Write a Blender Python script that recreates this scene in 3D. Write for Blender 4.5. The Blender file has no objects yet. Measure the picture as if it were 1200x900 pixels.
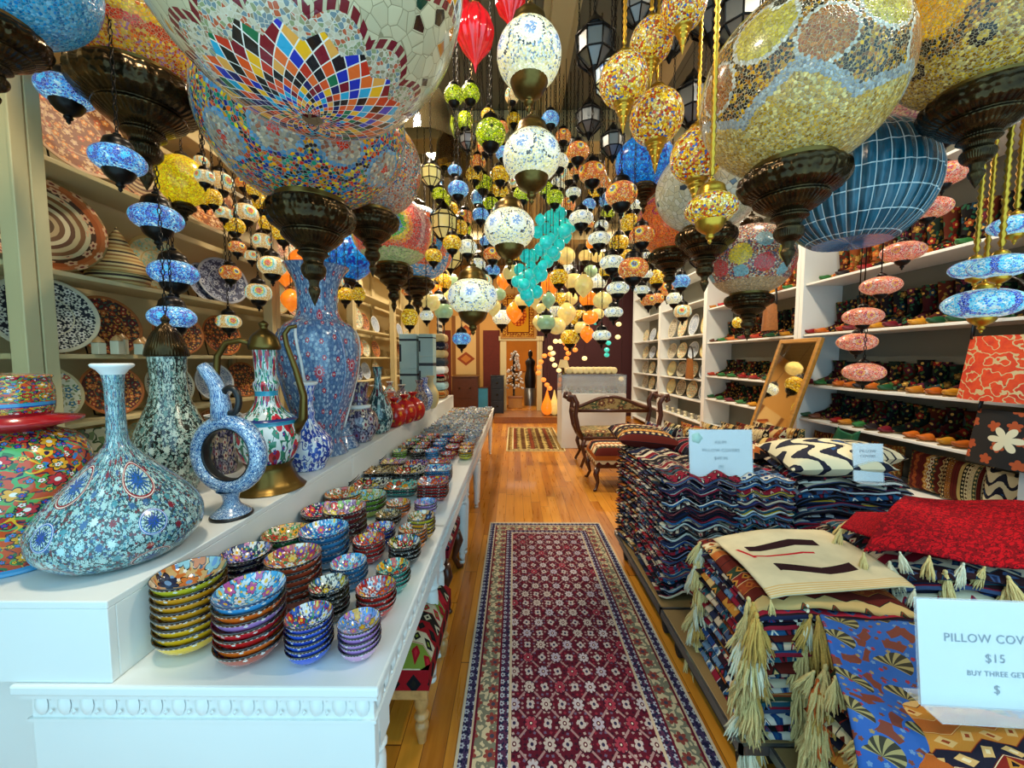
import bpy, bmesh, math, random
from math import pi, sin, cos, sqrt, radians as R_
from mathutils import Vector, Matrix, noise as mnoise
random.seed(7)
SC = bpy.context.scene
COL = SC.collection

# ------------------------------------------------------------------ camera
F = 450.0; PITCH = R_(3.8); YAW = R_(0.38); CZ = 1.55
cd = bpy.data.cameras.new('camera'); cam = bpy.data.objects.new('camera', cd); COL.objects.link(cam)
cd.sensor_width = 36.0; cd.lens = F / 1200 * 36.0; cd.clip_start = 0.05; cd.clip_end = 100
cam.location = (0, 0, CZ); cam.rotation_euler = (R_(90) - PITCH, 0, YAW)
SC.camera = cam
_rot = Matrix.Rotation(YAW, 3, 'Z') @ Matrix.Rotation(R_(90) - PITCH, 3, 'X')
def ray(px, py):
    return _rot @ Vector(((px - 600) / F, (450 - py) / F, -1))
def at(px, py, Y):
    d = ray(px, py); return Vector((0, 0, CZ)) + d * (Y / d.y)
def onz(px, py, z):
    d = ray(px, py); return Vector((0, 0, CZ)) + d * ((z - CZ) / d.z)

# ------------------------------------------------------------------ objects
def link(o, parent=None):
    COL.objects.link(o)
    if parent is not None: o.parent = parent
    return o
def tag(o, label=None, cat=None, group=None, kind=None):
    if label:
        o['label'] = label

    if cat: o['category'] = cat
    if group: o['group'] = group
    if kind: o['kind'] = kind
    return o
def thing(name, label, cat, loc=(0, 0, 0), rz=0, group=None):
    o = bpy.data.objects.new(name, None); o.empty_display_size = .05
    o.location = loc; o.rotation_euler = (0, 0, rz); link(o)
    return tag(o, label, cat, group)

class MB:
    """mesh builder: verts, faces, uvs, material index"""
    def __init__(s): s.v = []; s.f = []; s.uv = []; s.m = []; s.sm = []
    def add(s, vs, fs, uvs=None, mi=0, smooth=False, M=None):
        b = len(s.v)
        s.v += [tuple(M @ Vector(p)) if M is not None else tuple(p) for p in vs]
        for i, f in enumerate(fs):
            s.f.append(tuple(b + k for k in f)); s.m.append(mi); s.sm.append(smooth)
            s.uv.append(uvs[i] if uvs else [(vs[k][0] + vs[k][1] * .37, vs[k][2] + vs[k][1] * .5) for k in f])
        return s
    def box(s, a, b, mi=0, M=None):
        (x0, y0, z0), (x1, y1, z1) = a, b
        vs = [(x0, y0, z0), (x1, y0, z0), (x1, y1, z0), (x0, y1, z0), (x0, y0, z1), (x1, y0, z1), (x1, y1, z1), (x0, y1, z1)]
        fs = [(0, 3, 2, 1), (4, 5, 6, 7), (0, 1, 5, 4), (1, 2, 6, 5), (2, 3, 7, 6), (3, 0, 4, 7)]
        uv = []
        for i, f in enumerate(fs):
            ax = (0, 1) if i < 2 else ((0, 2) if i in (2, 4) else (1, 2))
            uv.append([(vs[k][ax[0]], vs[k][ax[1]]) for k in f])
        return s.add(vs, fs, uv, mi, False, M)
    def lathe(s, prof, n=24, mi=0, M=None, flute=None, smooth=True, squash=None):
        vs = []; L = [0]
        for i in range(1, len(prof)): L.append(L[-1] + math.hypot(prof[i][0] - prof[i-1][0], prof[i][1] - prof[i-1][1]))
        T = L[-1] or 1
        for i, (r, z) in enumerate(prof):
            for k in range(n):
                a = 2 * pi * k / n
                rr = r * (1 + flute(a, i, z)) if flute else r
                vs.append((rr * cos(a), rr * sin(a) * (squash or 1), z))
        fs = []; uv = []
        for i in range(len(prof) - 1):
            for k in range(n):
                k2 = (k + 1) % n
                f = (i * n + k, i * n + k2, (i + 1) * n + k2, (i + 1) * n + k)
                u0, u1 = k / n, (k + 1) / n; v0, v1 = L[i] / T, L[i+1] / T
                fs.append(f); uv.append([(u0, v0), (u1, v0), (u1, v1), (u0, v1)])
        return s.add(vs, fs, uv, mi, smooth, M)
    def tube(s, pts, r, n=8, mi=0, smooth=True, cap=True, flat=1.0):
        pts = [Vector(p) for p in pts]; N = len(pts)
        rs = r if isinstance(r, (list, tuple)) else [r] * N
        vs = []; up = Vector((0, 0, 1)); prev = None; D = 0; Ls = []
        for i, p in enumerate(pts):
            t = (pts[min(i + 1, N - 1)] - pts[max(i - 1, 0)]).normalized()
            if prev is None:
                a = t.cross(up if abs(t.z) < .9 else Vector((1, 0, 0))).normalized()
            else:
                a = (prev - t * prev.dot(t)).normalized()
            prev = a; b = t.cross(a)
            if i: D += (pts[i] - pts[i-1]).length
            Ls.append(D)
            for k in range(n):
                q = 2 * pi * k / n
                vs.append(tuple(p + a * cos(q) * rs[i] + b * sin(q) * rs[i] * flat))
        fs = []; uv = []
        for i in range(N - 1):
            for k in range(n):
                k2 = (k + 1) % n
                fs.append((i * n + k, i * n + k2, (i + 1) * n + k2, (i + 1) * n + k))
                uv.append([(k / n, Ls[i]), ((k + 1) / n, Ls[i]), ((k + 1) / n, Ls[i+1]), (k / n, Ls[i+1])])
        if cap:
            fs.append(tuple(range(n - 1, -1, -1))); uv.append([(0, 0)] * n)
            fs.append(tuple((N - 1) * n + k for k in range(n))); uv.append([(0, 0)] * n)
        return s.add(vs, fs, uv, mi, smooth)
    def grid(s, fn, nu, nv, mi=0, smooth=True, M=None):
        vs = [fn(i / nu, j / nv) for j in range(nv + 1) for i in range(nu + 1)]
        fs = []; uv = []
        for j in range(nv):
            for i in range(nu):
                a = j * (nu + 1) + i
                fs.append((a, a + 1, a + nu + 2, a + nu + 1))
                uv.append([(i / nu, j / nv), ((i + 1) / nu, j / nv), ((i + 1) / nu, (j + 1) / nv), (i / nu, (j + 1) / nv)])
        return s.add(vs, fs, uv, mi, smooth, M)
    def prism(s, pts, y0, y1, mi=0, M=None, smooth=False):
        n = len(pts)
        vs = [(x, y0, z) for x, z in pts] + [(x, y1, z) for x, z in pts]
        fs = [tuple(range(n)), tuple(range(2 * n - 1, n - 1, -1))]
        uv = [[(x, z) for x, z in pts], [(x, z) for x, z in reversed(pts)]]
        for k in range(n):
            k2 = (k + 1) % n
            fs.append((k, k + n, k2 + n, k2)); uv.append([(pts[k][0], y0), (pts[k][0], y1), (pts[k2][0], y1), (pts[k2][0], y0)])
        return s.add(vs, fs, uv, mi, smooth, M)
    def mesh(s, name, mats):
        me = bpy.data.meshes.new(name); me.from_pydata(s.v, [], s.f)
        for m in (mats if isinstance(mats, (list, tuple)) else [mats]): me.materials.append(m)
        ul = me.uv_layers.new(name='UVMap')
        ul.data.foreach_set('uv', [c for f in s.uv for p in f for c in p])
        me.polygons.foreach_set('material_index', s.m)
        me.polygons.foreach_set('use_smooth', s.sm)
        me.update(); return me
    def build(s, name, mats, parent=None, loc=None, bevel=0):
        o = bpy.data.objects.new(name, s.mesh(name, mats)); link(o, parent)
        if loc is not None: o.location = loc
        if bevel:
            b = o.modifiers.new('bevel', 'BEVEL'); b.width = bevel; b.segments = 2; b.limit_method = 'ANGLE'
        return o
def inst(name, me, parent=None, loc=(0, 0, 0), rot=(0, 0, 0), sc=None):
    o = bpy.data.objects.new(name, me); o.location = loc; o.rotation_euler = rot
    if sc is not None: o.scale = sc if isinstance(sc, (tuple, list)) else (sc, sc, sc)
    return link(o, parent)
def smoothprof(pts, k=4):
    """Catmull-Rom through profile points"""
    out = []
    P = [pts[0]] + list(pts) + [pts[-1]]
    for i in range(1, len(P) - 2):
        for j in range(k):
            t = j / k; r = []
            for c in (0, 1):
                a, b, d, e = P[i-1][c], P[i][c], P[i+1][c], P[i+2][c]
                r.append(.5 * (2 * b + (d - a) * t + (2 * a - 5 * b + 4 * d - e) * t * t + (3 * b - a - 3 * d + e) * t ** 3))
            out.append((max(r[0], 0.0005), r[1]))
    out.append(pts[-1]); return out

ORD = ['top', 'second', 'third', 'fourth', 'fifth', 'sixth', 'seventh', 'eighth', 'ninth', 'tenth', 'eleventh', 'twelfth',
       'thirteenth', 'fourteenth', 'fifteenth', 'sixteenth', 'seventeenth', 'eighteenth', 'nineteenth', 'twentieth', 'twenty-first',
       'twenty-second', 'twenty-third', 'twenty-fourth', 'twenty-fifth', 'twenty-sixth', 'twenty-seventh', 'twenty-eighth', 'twenty-ninth', 'thirtieth']
for _t in ('thirty', 'forty'):
    for _q in ('-first', '-second', '-third', '-fourth', '-fifth', '-sixth', '-seventh', '-eighth', '-ninth'): ORD.append(_t + _q)
    ORD.append({'thirty': 'fortieth', 'forty': 'fiftieth'}[_t])
def nth(i): return 'first' if i == 0 else ORD[i]

# ------------------------------------------------------------------ node language
class S:
    def __init__(s, T, sock): s.T = T; s.k = sock
    def _b(s, op, o, rev=False): return s.T.math(op, o, s) if rev else s.T.math(op, s, o)
    def __add__(s, o): return s._b('ADD', o)
    __radd__ = __add__
    def __sub__(s, o): return s._b('SUBTRACT', o)
    def __rsub__(s, o): return s._b('SUBTRACT', o, True)
    def __mul__(s, o): return s._b('MULTIPLY', o)
    __rmul__ = __mul__
    def __truediv__(s, o): return s._b('DIVIDE', o)
    def __lt__(s, o): return s._b('LESS_THAN', o)
    def __gt__(s, o): return s._b('GREATER_THAN', o)
class Tree:
    def __init__(s, nt): s.nt = nt; s._c = {}
    def n(s, t): return s.nt.nodes.new(t)
    def put(s, inp, v):
        if isinstance(v, S): s.nt.links.new(v.k, inp)
        elif isinstance(v, bpy.types.NodeSocket): s.nt.links.new(v, inp)
        elif isinstance(v, (tuple, list)): inp.default_value = (*v, 1) if len(v) == 3 and len(inp.default_value) == 4 else v
        else: inp.default_value = v
    def math(s, op, a, b=0.0, c=0.0):
        m = s.n('ShaderNodeMath'); m.operation = op
        s.put(m.inputs[0], a); s.put(m.inputs[1], b); s.put(m.inputs[2], c)
        return S(s, m.outputs[0])
    def f(s, op, a, b=0.0): return s.math(op, a, b)
    def fract(s, a): return s.math('FRACT', a)
    def floor(s, a): return s.math('FLOOR', a)
    def sin(s, a): return s.math('SINE', a)
    def cos(s, a): return s.math('COSINE', a)
    def abs(s, a): return s.math('ABSOLUTE', a)
    def sqrt(s, a): return s.math('SQRT', a)
    def atan2(s, a, b): return s.math('ARCTAN2', a, b)
    def mn(s, a, b): return s.math('MINIMUM', a, b)
    def mx(s, a, b): return s.math('MAXIMUM', a, b)
    def inv(s, a): return s.math('SUBTRACT', 1.0, a)
    def band(s, x, a, b): return s.mn(x > a, x < b)
    def _tc(s, w):
        if 'tc' not in s._c: s._c['tc'] = s.n('ShaderNodeTexCoord')
        return s._c['tc'].outputs[w]
    def obj(s): return s._tc('Object')
    def uvv(s): return s._tc('UV')
    def xyz(s, vec):
        m = s.n('ShaderNodeSeparateXYZ'); s.nt.links.new(vec, m.inputs[0]); return [S(s, o) for o in m.outputs]
    def uv(s): return s.xyz(s.uvv())[:2]
    def comb(s, x, y, z=0.0):
        m = s.n('ShaderNodeCombineXYZ'); s.put(m.inputs[0], x); s.put(m.inputs[1], y); s.put(m.inputs[2], z); return m.outputs[0]
    def rnd(s):
        if 'oi' not in s._c: s._c['oi'] = s.n('ShaderNodeObjectInfo')
        return S(s, s._c['oi'].outputs['Random'])
    def noise(s, vec, scale, detail=2.0, w=None):
        m = s.n('ShaderNodeTexNoise'); m.inputs['Scale'].default_value = scale; m.inputs['Detail'].default_value = detail
        if w is not None: m.noise_dimensions = '4D'; s.put(m.inputs['W'], w)
        if vec is not None: s.nt.links.new(vec, m.inputs['Vector'])
        return S(s, m.outputs['Fac'])
    def vor(s, vec, scale, edge=False, dims='3D', rnd=1.0):
        m = s.n('ShaderNodeTexVoronoi'); m.voronoi_dimensions = dims
        m.feature = 'DISTANCE_TO_EDGE' if edge else 'F1'
        m.inputs['Scale'].default_value = scale; m.inputs['Randomness'].default_value = rnd
        s.nt.links.new(vec, m.inputs['Vector'])
        if edge: return S(s, m.outputs['Distance'])
        return S(s, m.outputs['Distance']), s.xyz(m.outputs['Color']), m.outputs['Position']
    def white(s, x, y, z=0.0):
        m = s.n('ShaderNodeTexWhiteNoise'); s.nt.links.new(s.comb(x, y, z), m.inputs['Vector']); return S(s, m.outputs['Value'])
    def mix(s, fac, a, b):
        m = s.n('ShaderNodeMix'); m.data_type = 'RGBA'
        s.put(m.inputs[0], fac); s.put(m.inputs[6], a); s.put(m.inputs[7], b); return m.outputs[2]
    def pal(s, x, cols, smooth=False):
        m = s.n('ShaderNodeValToRGB'); cr = m.color_ramp; cr.interpolation = 'LINEAR' if smooth else 'CONSTANT'
        n = len(cols)
        while len(cr.elements) < n: cr.elements.new(0.5)
        for i, c in enumerate(cols):
            cr.elements[i].position = (i / n) if not smooth else i / max(n - 1, 1)
            cr.elements[i].color = (*c, 1)
        s.put(m.inputs[0], x); return m.outputs[0]
    def hsv(s, col, h=.5, sat=1., v=1.):
        m = s.n('ShaderNodeHueSaturation'); s.put(m.inputs['Hue'], h); s.put(m.inputs['Saturation'], sat); s.put(m.inputs['Value'], v); s.put(m.inputs['Color'], col); return m.outputs[0]
    def polar(s, x, y): return s.sqrt(x * x + y * y), s.atan2(y, x)

MATS = {}
def mat(name, fn=None, rough=.5, metal=0., coat=0., emit=0., color=None, spec=None, bump=None, alpha=None, trans=None):
    m = bpy.data.materials.new(name); m.use_nodes = True
    nt = m.node_tree; nt.nodes.clear(); T = Tree(nt)
    out = nt.nodes.new('ShaderNodeOutputMaterial'); p = nt.nodes.new('ShaderNodeBsdfPrincipled')
    nt.links.new(p.outputs[0], out.inputs[0])
    r = fn(T) if fn else color
    if not isinstance(r, dict): r = {'color': r}
    T.put(p.inputs['Base Color'], r['color'])
    T.put(p.inputs['Roughness'], r.get('rough', rough)); T.put(p.inputs['Metallic'], r.get('metal', metal))
    if coat: p.inputs['Coat Weight'].default_value = coat; p.inputs['Coat Roughness'].default_value = .08
    if spec is not None: p.inputs['Specular IOR Level'].default_value = spec
    if emit:
        T.put(p.inputs['Emission Color'], r.get('emit', r['color'])); p.inputs['Emission Strength'].default_value = emit
        m.cycles.emission_sampling = 'NONE' if emit < 1.0 else 'AUTO'
    if trans is not None: p.inputs['Transmission Weight'].default_value = trans
    if alpha is not None: p.inputs['Alpha'].default_value = alpha
    b = r.get('bump')
    if b is not None:
        bn = nt.nodes.new('ShaderNodeBump'); bn.inputs['Strength'].default_value = r.get('bs', .4); bn.inputs['Distance'].default_value = r.get('bd', .01)
        T.put(bn.inputs['Height'], b); nt.links.new(bn.outputs[0], p.inputs['Normal'])
    MATS[name] = m; return m
def h(x):
    x = x.lstrip('#'); c = [int(x[i:i+2], 16) / 255 for i in (0, 2, 4)]
    return tuple(v / 12.92 if v <= .04045 else ((v + .055) / 1.055) ** 2.4 for v in c)
def H(*a): return [h(x) for x in a]
# ------------------------------------------------------------------ materials
def varied(col, sc=6, amt=.15, det=3):
    def fn(T):
        n = T.noise(T.obj(), sc, det)
        return {'color': T.hsv(col, .5, 1, n * (2 * amt) + (1 - amt)), 'bump': n, 'bs': .05}
    return fn
mat('white_paint', varied(h('#e4e6e2'), 3, .05), rough=.38)
mat('cream_paint', varied(h('#c9b684'), 3, .06), rough=.45)
mat('grey_back', varied(h('#6e6f64'), 2, .08), rough=.6)
mat('wall_cream', varied(h('#b3a06a'), 2, .06), rough=.7)
mat('wall_warm', varied(h('#b8863f'), 2, .08), rough=.7)
mat('wall_maroon', varied(h('#3a1016'), 2, .12), rough=.8)
mat('black_paint', varied(h('#191817'), 6, .2), rough=.35)
mat('black_iron', varied(h('#1a1613'), 12, .25), rough=.35, metal=.7)
mat('gold', varied(h('#c99a34'), 30, .3), rough=.28, metal=.9)
mat('brass', varied(h('#6b562a'), 9, .3), rough=.33, metal=.9)
mat('grey_steel', varied(h('#8c8f90'), 9, .1), rough=.35, metal=.9)
mat('rubber', color=h('#121212'), rough=.7)
mat('paper', varied(h('#eef3f5'), 2, .02), rough=.5)
mat('ink', color=h('#39414b'), rough=.7)
mat('acrylic', color=h('#e6f2f7'), rough=.08, alpha=.28)
mat('board', varied(h('#8f7347'), 5, .2), rough=.5)
def bronze_fn(T):
    o = T.obj(); x, y, z = T.xyz(o); _, a = T.polar(x, y)
    n = T.noise(o, 10, 4)
    motif = T.sin(z * 70.0) * .5 + T.sin(a * 44.0) * T.sin(z * 30.0) * .25
    c = T.pal(n + motif * .10, H('#140f08', '#2c2113', '#4c3b20', '#94794a'), True)
    return {'color': c, 'bump': n * .5 + motif * .5, 'bs': .35, 'bd': .03}
mat('bronze', bronze_fn, rough=.22, metal=.85)
def wood(name, base, dark, sc=3, rough=.35):
    def fn(T):
        x, y, z = T.xyz(T.obj())
        n = T.noise(T.comb(x * 14, y * 2, z * 14), sc, 4)
        return {'color': T.pal(n, [dark, base, tuple(min(1, c * 1.25) for c in base)], True), 'bump': n, 'bs': .08}
    return mat(name, fn, rough=rough, coat=.2)
wood('wood_dark', h('#4a2413'), h('#1d0c06')); wood('wood_mid', h('#8a5426'), h('#4a2810')); wood('wood_light', h('#b98a52'), h('#7a5228'))
wood('wood_gold', h('#a9762c'), h('#5a3a12'))
def floor_fn(T):
    x, y, z = T.xyz(T.obj())
    i = T.floor(x * 11.0); off = T.white(i, 3.3)
    yy = y * .7 + off * 5.0; j = T.floor(yy)
    r = T.white(i, j, 1.7)
    gx = T.abs(T.fract(x * 11.0) - .5) > .485; gy = T.abs(T.fract(yy) - .5) > .498
    n = T.noise(T.comb(x * 40, y * 3 + r * 20, r * 9), 1.0, 5)
    c = T.pal(n * .55 + r * .45, H('#7d4311', '#a8641b', '#c98428', '#dc9c3c'), True)
    return {'color': T.mix(T.mx(gx, gy), c, h('#5f3310')), 'rough': n * .15 + .22, 'bump': T.inv(T.mx(gx, gy)), 'bs': .15, 'bd': .004}
mat('floor_wood', floor_fn, coat=.25)
def ceil_fn(T):
    x, y, z = T.xyz(T.obj())
    g = T.abs(T.fract(x * 7.0) - .5) > .47
    return {'color': T.mix(g, h('#6c6a58'), h('#45433a')), 'bump': T.inv(g), 'bs': .4, 'bd': .01}
mat('ceiling_boards', ceil_fn, rough=.6)

# floral motif field on a 2-D vector: returns (flower, heart, leaf, radius)
def flor(T, vec, scale, petals=5.0, size=.34, rnd=.6):
    d, c, pos = T.vor(vec, scale, dims='2D', rnd=rnd)
    vx, vy, _ = T.xyz(vec); px, py, _ = T.xyz(pos)
    dx = (vx - px) * scale; dy = (vy - py) * scale
    r, a = T.polar(dx, dy)
    pr = T.abs(T.cos(a * (petals / 2) + c[0] * 6.28)) * (size * .4) + size * .6
    flower = r < pr
    heart = r < (size * .33)
    ring = T.band(r, size * .33, size * .45)
    lr = T.abs(T.cos(a * 2.0 + c[1] * 6.28))
    leaf = T.mn(T.band(r, size * 1.08, size * 1.6), lr > .72)
    return dict(f=flower, h=heart, ring=ring, leaf=leaf, r=r, c=c, a=a, out=T.band(r, pr, pr + .05))
def veins(T, vec, scale, w=.03, seed=0.0):
    n = T.noise(vec, scale, 1.5, w=seed)
    return T.abs(n - .5) < w

def ceramic(name, bg, layers, lines=(), bands=(), k=3.0, coatv=.6, gap=None, k2=1.0, top=()):
    """bg colour(s); layers (scale, petals, size, [flower cols], heart col, leaf col); lines (scale,width,col); bands (v0,v1,col)"""
    def fn(T):
        u, v = T.uv(); vec = T.comb(u * k, v * k2)
        c = bg if isinstance(bg, tuple) else T.pal(T.noise(vec, 3.0, 2.0), bg)
        for i, (s, w, col) in enumerate(lines): c = T.mix(veins(T, vec, s, w, i * 3.1), c, col)
        for (s, pet, size, cols, hc, lc) in layers:
            q = flor(T, vec, s, pet, size)
            if lc: c = T.mix(q['leaf'], c, T.pal(q['c'][2], lc) if isinstance(lc, list) else lc)
            c = T.mix(q['out'], c, h('#14161f')) if len(cols) > 2 else c
            c = T.mix(q['f'], c, T.pal(q['c'][0], cols)); c = T.mix(q['h'], c, hc)
        for b in bands:
            m = T.band(v, b[0], b[1])
            if len(b) > 3: m = T.mn(m, T.sin(u * b[3]) > 0.0)
            c = T.mix(m, c, b[2])
        return c
    return mat(name, fn, rough=.22, coat=coatv)

class GP: pass
def globe(name, zones, scale=16, grout=h('#d9d2c0'), gw=.05, emit=0., var=.35, rough=.25, rnd=1.0, dark=.8):
    def fn(T):
        o = T.obj(); d, c, pos = T.vor(o, scale, rnd=rnd); e = T.vor(o, scale, True, rnd=rnd)
        P = GP(); P.T = T; P.r = c; x, y, z = T.xyz(pos)
        P.rho = T.sqrt(x * x + y * y); P.phi = T.atan2(y, x) / (2 * pi); P.ang = T.atan2(P.rho, z * -1.0) / pi
        X, Y, Z = T.xyz(o); P.X, P.Y, P.Z = X, Y, Z
        P.Rho = T.sqrt(X * X + Y * Y); P.Phi = T.atan2(Y, X) / (2 * pi); P.Ang = T.atan2(P.Rho, Z * -1.0) / pi
        def med(N, a0, off=0.0, exact=False):
            ph, an, rh = (P.Phi, P.Ang, P.Rho) if exact else (P.phi, P.ang, P.rho)
            w = ph * float(N) + off
            return T.polar((T.fract(w) - .5) * (2 * pi / N) * rh, (an - a0) * pi)
        P.med = med; P.id = lambda N, off=0.0: T.floor(P.phi * float(N) + off)
        c_ = None
        for mask, cols in zones:
            col = cols(P) if callable(cols) else (T.pal(c[0], cols) if isinstance(cols, list) else cols)
            c_ = col if mask is None else T.mix(mask(P), c_, col)
        c_ = T.hsv(c_, .5, 1.12, (c[1] * (2 * var) + (1 - var)) * dark)
        g = e < gw
        c_ = T.mix(g, c_, T.hsv(grout, .5, 1.0, .72))
        return {'color': c_, 'bump': T.mn(e, .12), 'bs': .5, 'bd': .04}
    return mat(name, fn, rough=rough, emit=emit, coat=.3)
Z = H
def rings(N, a0, edges, off=0.0):
    """concentric colours of a medallion: edges [(radius, cols)] from outside in"""
    out = []
    for rad, cols in edges:
        out.append((lambda P, rad=rad: P.med(N, a0, off)[0] < rad, cols))
    return out
def scal(P, n, amp): return P.T.abs(P.T.cos(P.phi * (pi * n))) * amp
# hero: white crackle globe with a many coloured flower round its lower pole
def hero_diamonds(P):
    T = P.T; N = 32.0; w = P.Phi * N; l = T.f('LOGARITHM', P.Ang + .015, 2.718) * (-4.2)
    return T.pal(T.white(T.floor(w + l), T.floor(w - l), 4.0),
                 H('#e2521f', '#f2b21c', '#0e0f14', '#1fa3c8', '#1a2fa8', '#7c1626', '#e8a24a', '#16181c', '#e8682a', '#0c6b45', '#c7341f', '#0f1a5a'))
def hero_fn(T):
    o = T.obj(); P = GP(); P.T = T
    X, Y, Zc = T.xyz(o); rho = T.sqrt(X * X + Y * Y); P.Phi = T.atan2(Y, X) / (2 * pi); P.Ang = T.atan2(rho, Zc * -1.0) / pi
    d1, c1, _ = T.vor(o, 42); e1 = T.vor(o, 42, True)
    d2, c2, _ = T.vor(o, 11); e2 = T.vor(o, 11, True)
    cream = T.mix(e2 < .02, T.hsv(h('#c4b994'), .5, 1, c2[1] * .3 + .8), h('#8f8566'))
    cream = T.mix(T.mn(c2[0] > .93, e2 > .06), cream, T.pal(c2[2], H('#2a1512', '#b8721c', '#123a2a', '#1a1a1a')))
    fine = T.mix(e1 < .06, T.pal(c1[0], H('#b8a98c', '#8f8062', '#b85a3a', '#6f8388', '#c8bca0', '#8a9268')), h('#cfc6b0'))
    s8 = T.abs(T.cos(P.Phi * (pi * 12))); b = s8 * .03 + .198
    c = T.mix(P.Ang < b, cream, fine)
    dash = T.sin(P.Phi * (2 * pi * 70)) > -.55
    c = T.mix(T.mn(T.band(P.Ang, b, b + .018), dash), c, h('#6d1424'))
    N = 32.0; w = P.Phi * N; l = T.f('LOGARITHM', P.Ang + .015, 2.718) * (-4.2)
    fa = T.abs(T.fract(w + l) - .5); fb = T.abs(T.fract(w - l) - .5)
    dia = hero_diamonds(P)
    dia = T.mix(T.mx(fa, fb) > .455, dia, h('#e9e4d6'))
    b2 = T.abs(T.fract(P.Phi * 16.0) - .5) * .05 + .165
    c = T.mix(P.Ang < b2, c, dia)
    # second field of square tiles high on the flanks
    tx = P.Phi * 90.0; ty = P.Ang * 48.0
    sq = T.pal(T.white(T.floor(tx), T.floor(ty), 2.0), H('#d9a21c', '#12161e', '#e2521f', '#8a5a1c', '#1c7fa8', '#3a1016', '#e8dfc8', '#10204a'))
    sq = T.mix(T.mx(T.abs(T.fract(tx) - .5), T.abs(T.fract(ty) - .5)) > .43, sq, h('#e9e4d6'))
    top = .43 + 0.0; bb = T.abs(T.cos(P.Phi * (pi * 5))) * .07 + .33
    c = T.mix(P.Ang > bb, c, sq)
    c = T.mix(T.mn(T.band(P.Ang, bb - .016, bb), dash), c, h('#6d1424'))
    return {'color': c, 'bump': T.mn(e2, .1), 'bs': .2, 'bd': .02}
mat('hero_mosaic', hero_fn, rough=.2, coat=.5, emit=.12)
multi = H('#c9301f', '#e8a01c', '#14357f', '#0e8a6a', '#e8dcc0', '#101014', '#e2601f', '#2a9ac0')
globe('mosaic_blue_large', [(None, H('#3fa3d8', '#66bce6', '#2e86c8', '#8fd0ec'))] + rings(5, .62, [(.40, H('#cfd8d0', '#b8c4bc')), (.34, H('#1a34b8', '#2248d8'))]) +
      rings(10, .44, [(.12, H('#10206a', '#1a3ab0'))]), scale=34, grout=h('#7cc4e6'), emit=.15)
globe('mosaic_amber_large', [(None, H('#d98a2c', '#e8b44a', '#c9604a', '#e8c46a', '#b87a9a', '#e0743a'))] +
      [(lambda P: P.T.band(P.ang, .30, .335), H('#c9301a', '#d8401c')), (lambda P: P.T.band(P.ang, .335, .375), H('#f2c81c', '#f0a81c')),
       (lambda P: P.T.band(P.ang, .60, .64), H('#c9301a', '#10141c'))] + rings(8, .5, [(.16, H('#c01828', '#e04a2a'))]), scale=36, grout=h('#d9b87a'), emit=.3)
globe('mosaic_medallion_large', [(None, H('#c9201a', '#e8a01c', '#10287f', '#0e8a6a', '#101014', '#e2601f', '#1c78b0', '#e8c81c'))] + sum([rings(9, a, [(.225, H('#5f90b4', '#7aa8c4')), (.19, H('#c0b094', '#a09884', '#d0c0a4', '#a8705a', '#9aa0a0')), (.05, H('#d8301a'))], o)
      for a, o in ((.33, .0), (.49, .5), (.65, .0))], []), scale=32, grout=h('#a8a498'), emit=.12)
globe('mosaic_confetti', [(None, H('#c8a898', '#a88070', '#c8b8a0', '#b84a2a', '#7a8a98'))] + rings(7, .42, [(.36, multi), (.14, H('#c93020', '#e8601c'))]) + rings(7, .62, [(.30, multi), (.12, H('#e8a01c'))], .5), scale=30, grout=h('#c8bca8'), emit=.12)
globe('mosaic_rainbow', [(None, H('#c8928a', '#d8a89a', '#b8787a'))] + rings(4, .47, [(.72, H('#a81828', '#c8202a')), (.62, H('#e0301c', '#d02818')), (.48, H('#e8701c', '#f08a1c')),
      (.38, H('#f2c81c')), (.29, H('#5ab83a')), (.20, H('#1c8fb8'))], .15) + [(lambda P: P.ang < .30, H('#8aa86a', '#a8b87a')), (lambda P: P.T.band(P.ang, .30, .33), H('#e04a1c'))], scale=24, grout=h('#c8b4a0'), emit=.4)
globe('mosaic_orange_ring', [(None, H('#4a98c8', '#6ab0d8', '#3a80b8', '#d8c8b8'))] + rings(4, .48, [(.70, H('#e0481c', '#f0601c')), (.50, H('#4a9ac8', '#2a78b0')), (.32, H('#e0a81c', '#c9301f'))], .45), scale=24, grout=h('#b8b0a0'), emit=.4)
def amber_tri(P): return P.T.pal(P.r[0], H('#c98a1c', '#1a120c', '#a8641c', '#2c1c10', '#d8a02c', '#3a2414', '#8a5a34', '#1a120c'))
globe('mosaic_cream_large', [(None, amber_tri)] +
      rings(6, .56, [(.31, H('#cfc8b8')), (.27, H('#c9b45a', '#d8c46a', '#b8a04a'))]) + rings(6, .47, [(.26, H('#cfc8b8')), (.225, H('#a8683c', '#9a5a3a', '#b87a4a'))], .5) +
      rings(6, .70, [(.27, H('#cfc8b8')), (.235, H('#c9b45a', '#d8c46a'))], .5) + rings(12, .64, [(.10, H('#e0dac8')), (.07, H('#14120f'))], .25) +
      [(lambda P: P.ang < P.T.abs(P.T.fract(P.phi * 5.0) - .5) * .20 + .33, H('#9aa0a0', '#b0b4b0', '#888c90')),
       (lambda P: P.ang < P.T.abs(P.T.fract(P.phi * 5.0) - .5) * .20 + .295, H('#dcb868', '#c8a050', '#e4cc88', '#b08840'))], scale=38, grout=h('#c8b488'), gw=.05, emit=.18)
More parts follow.
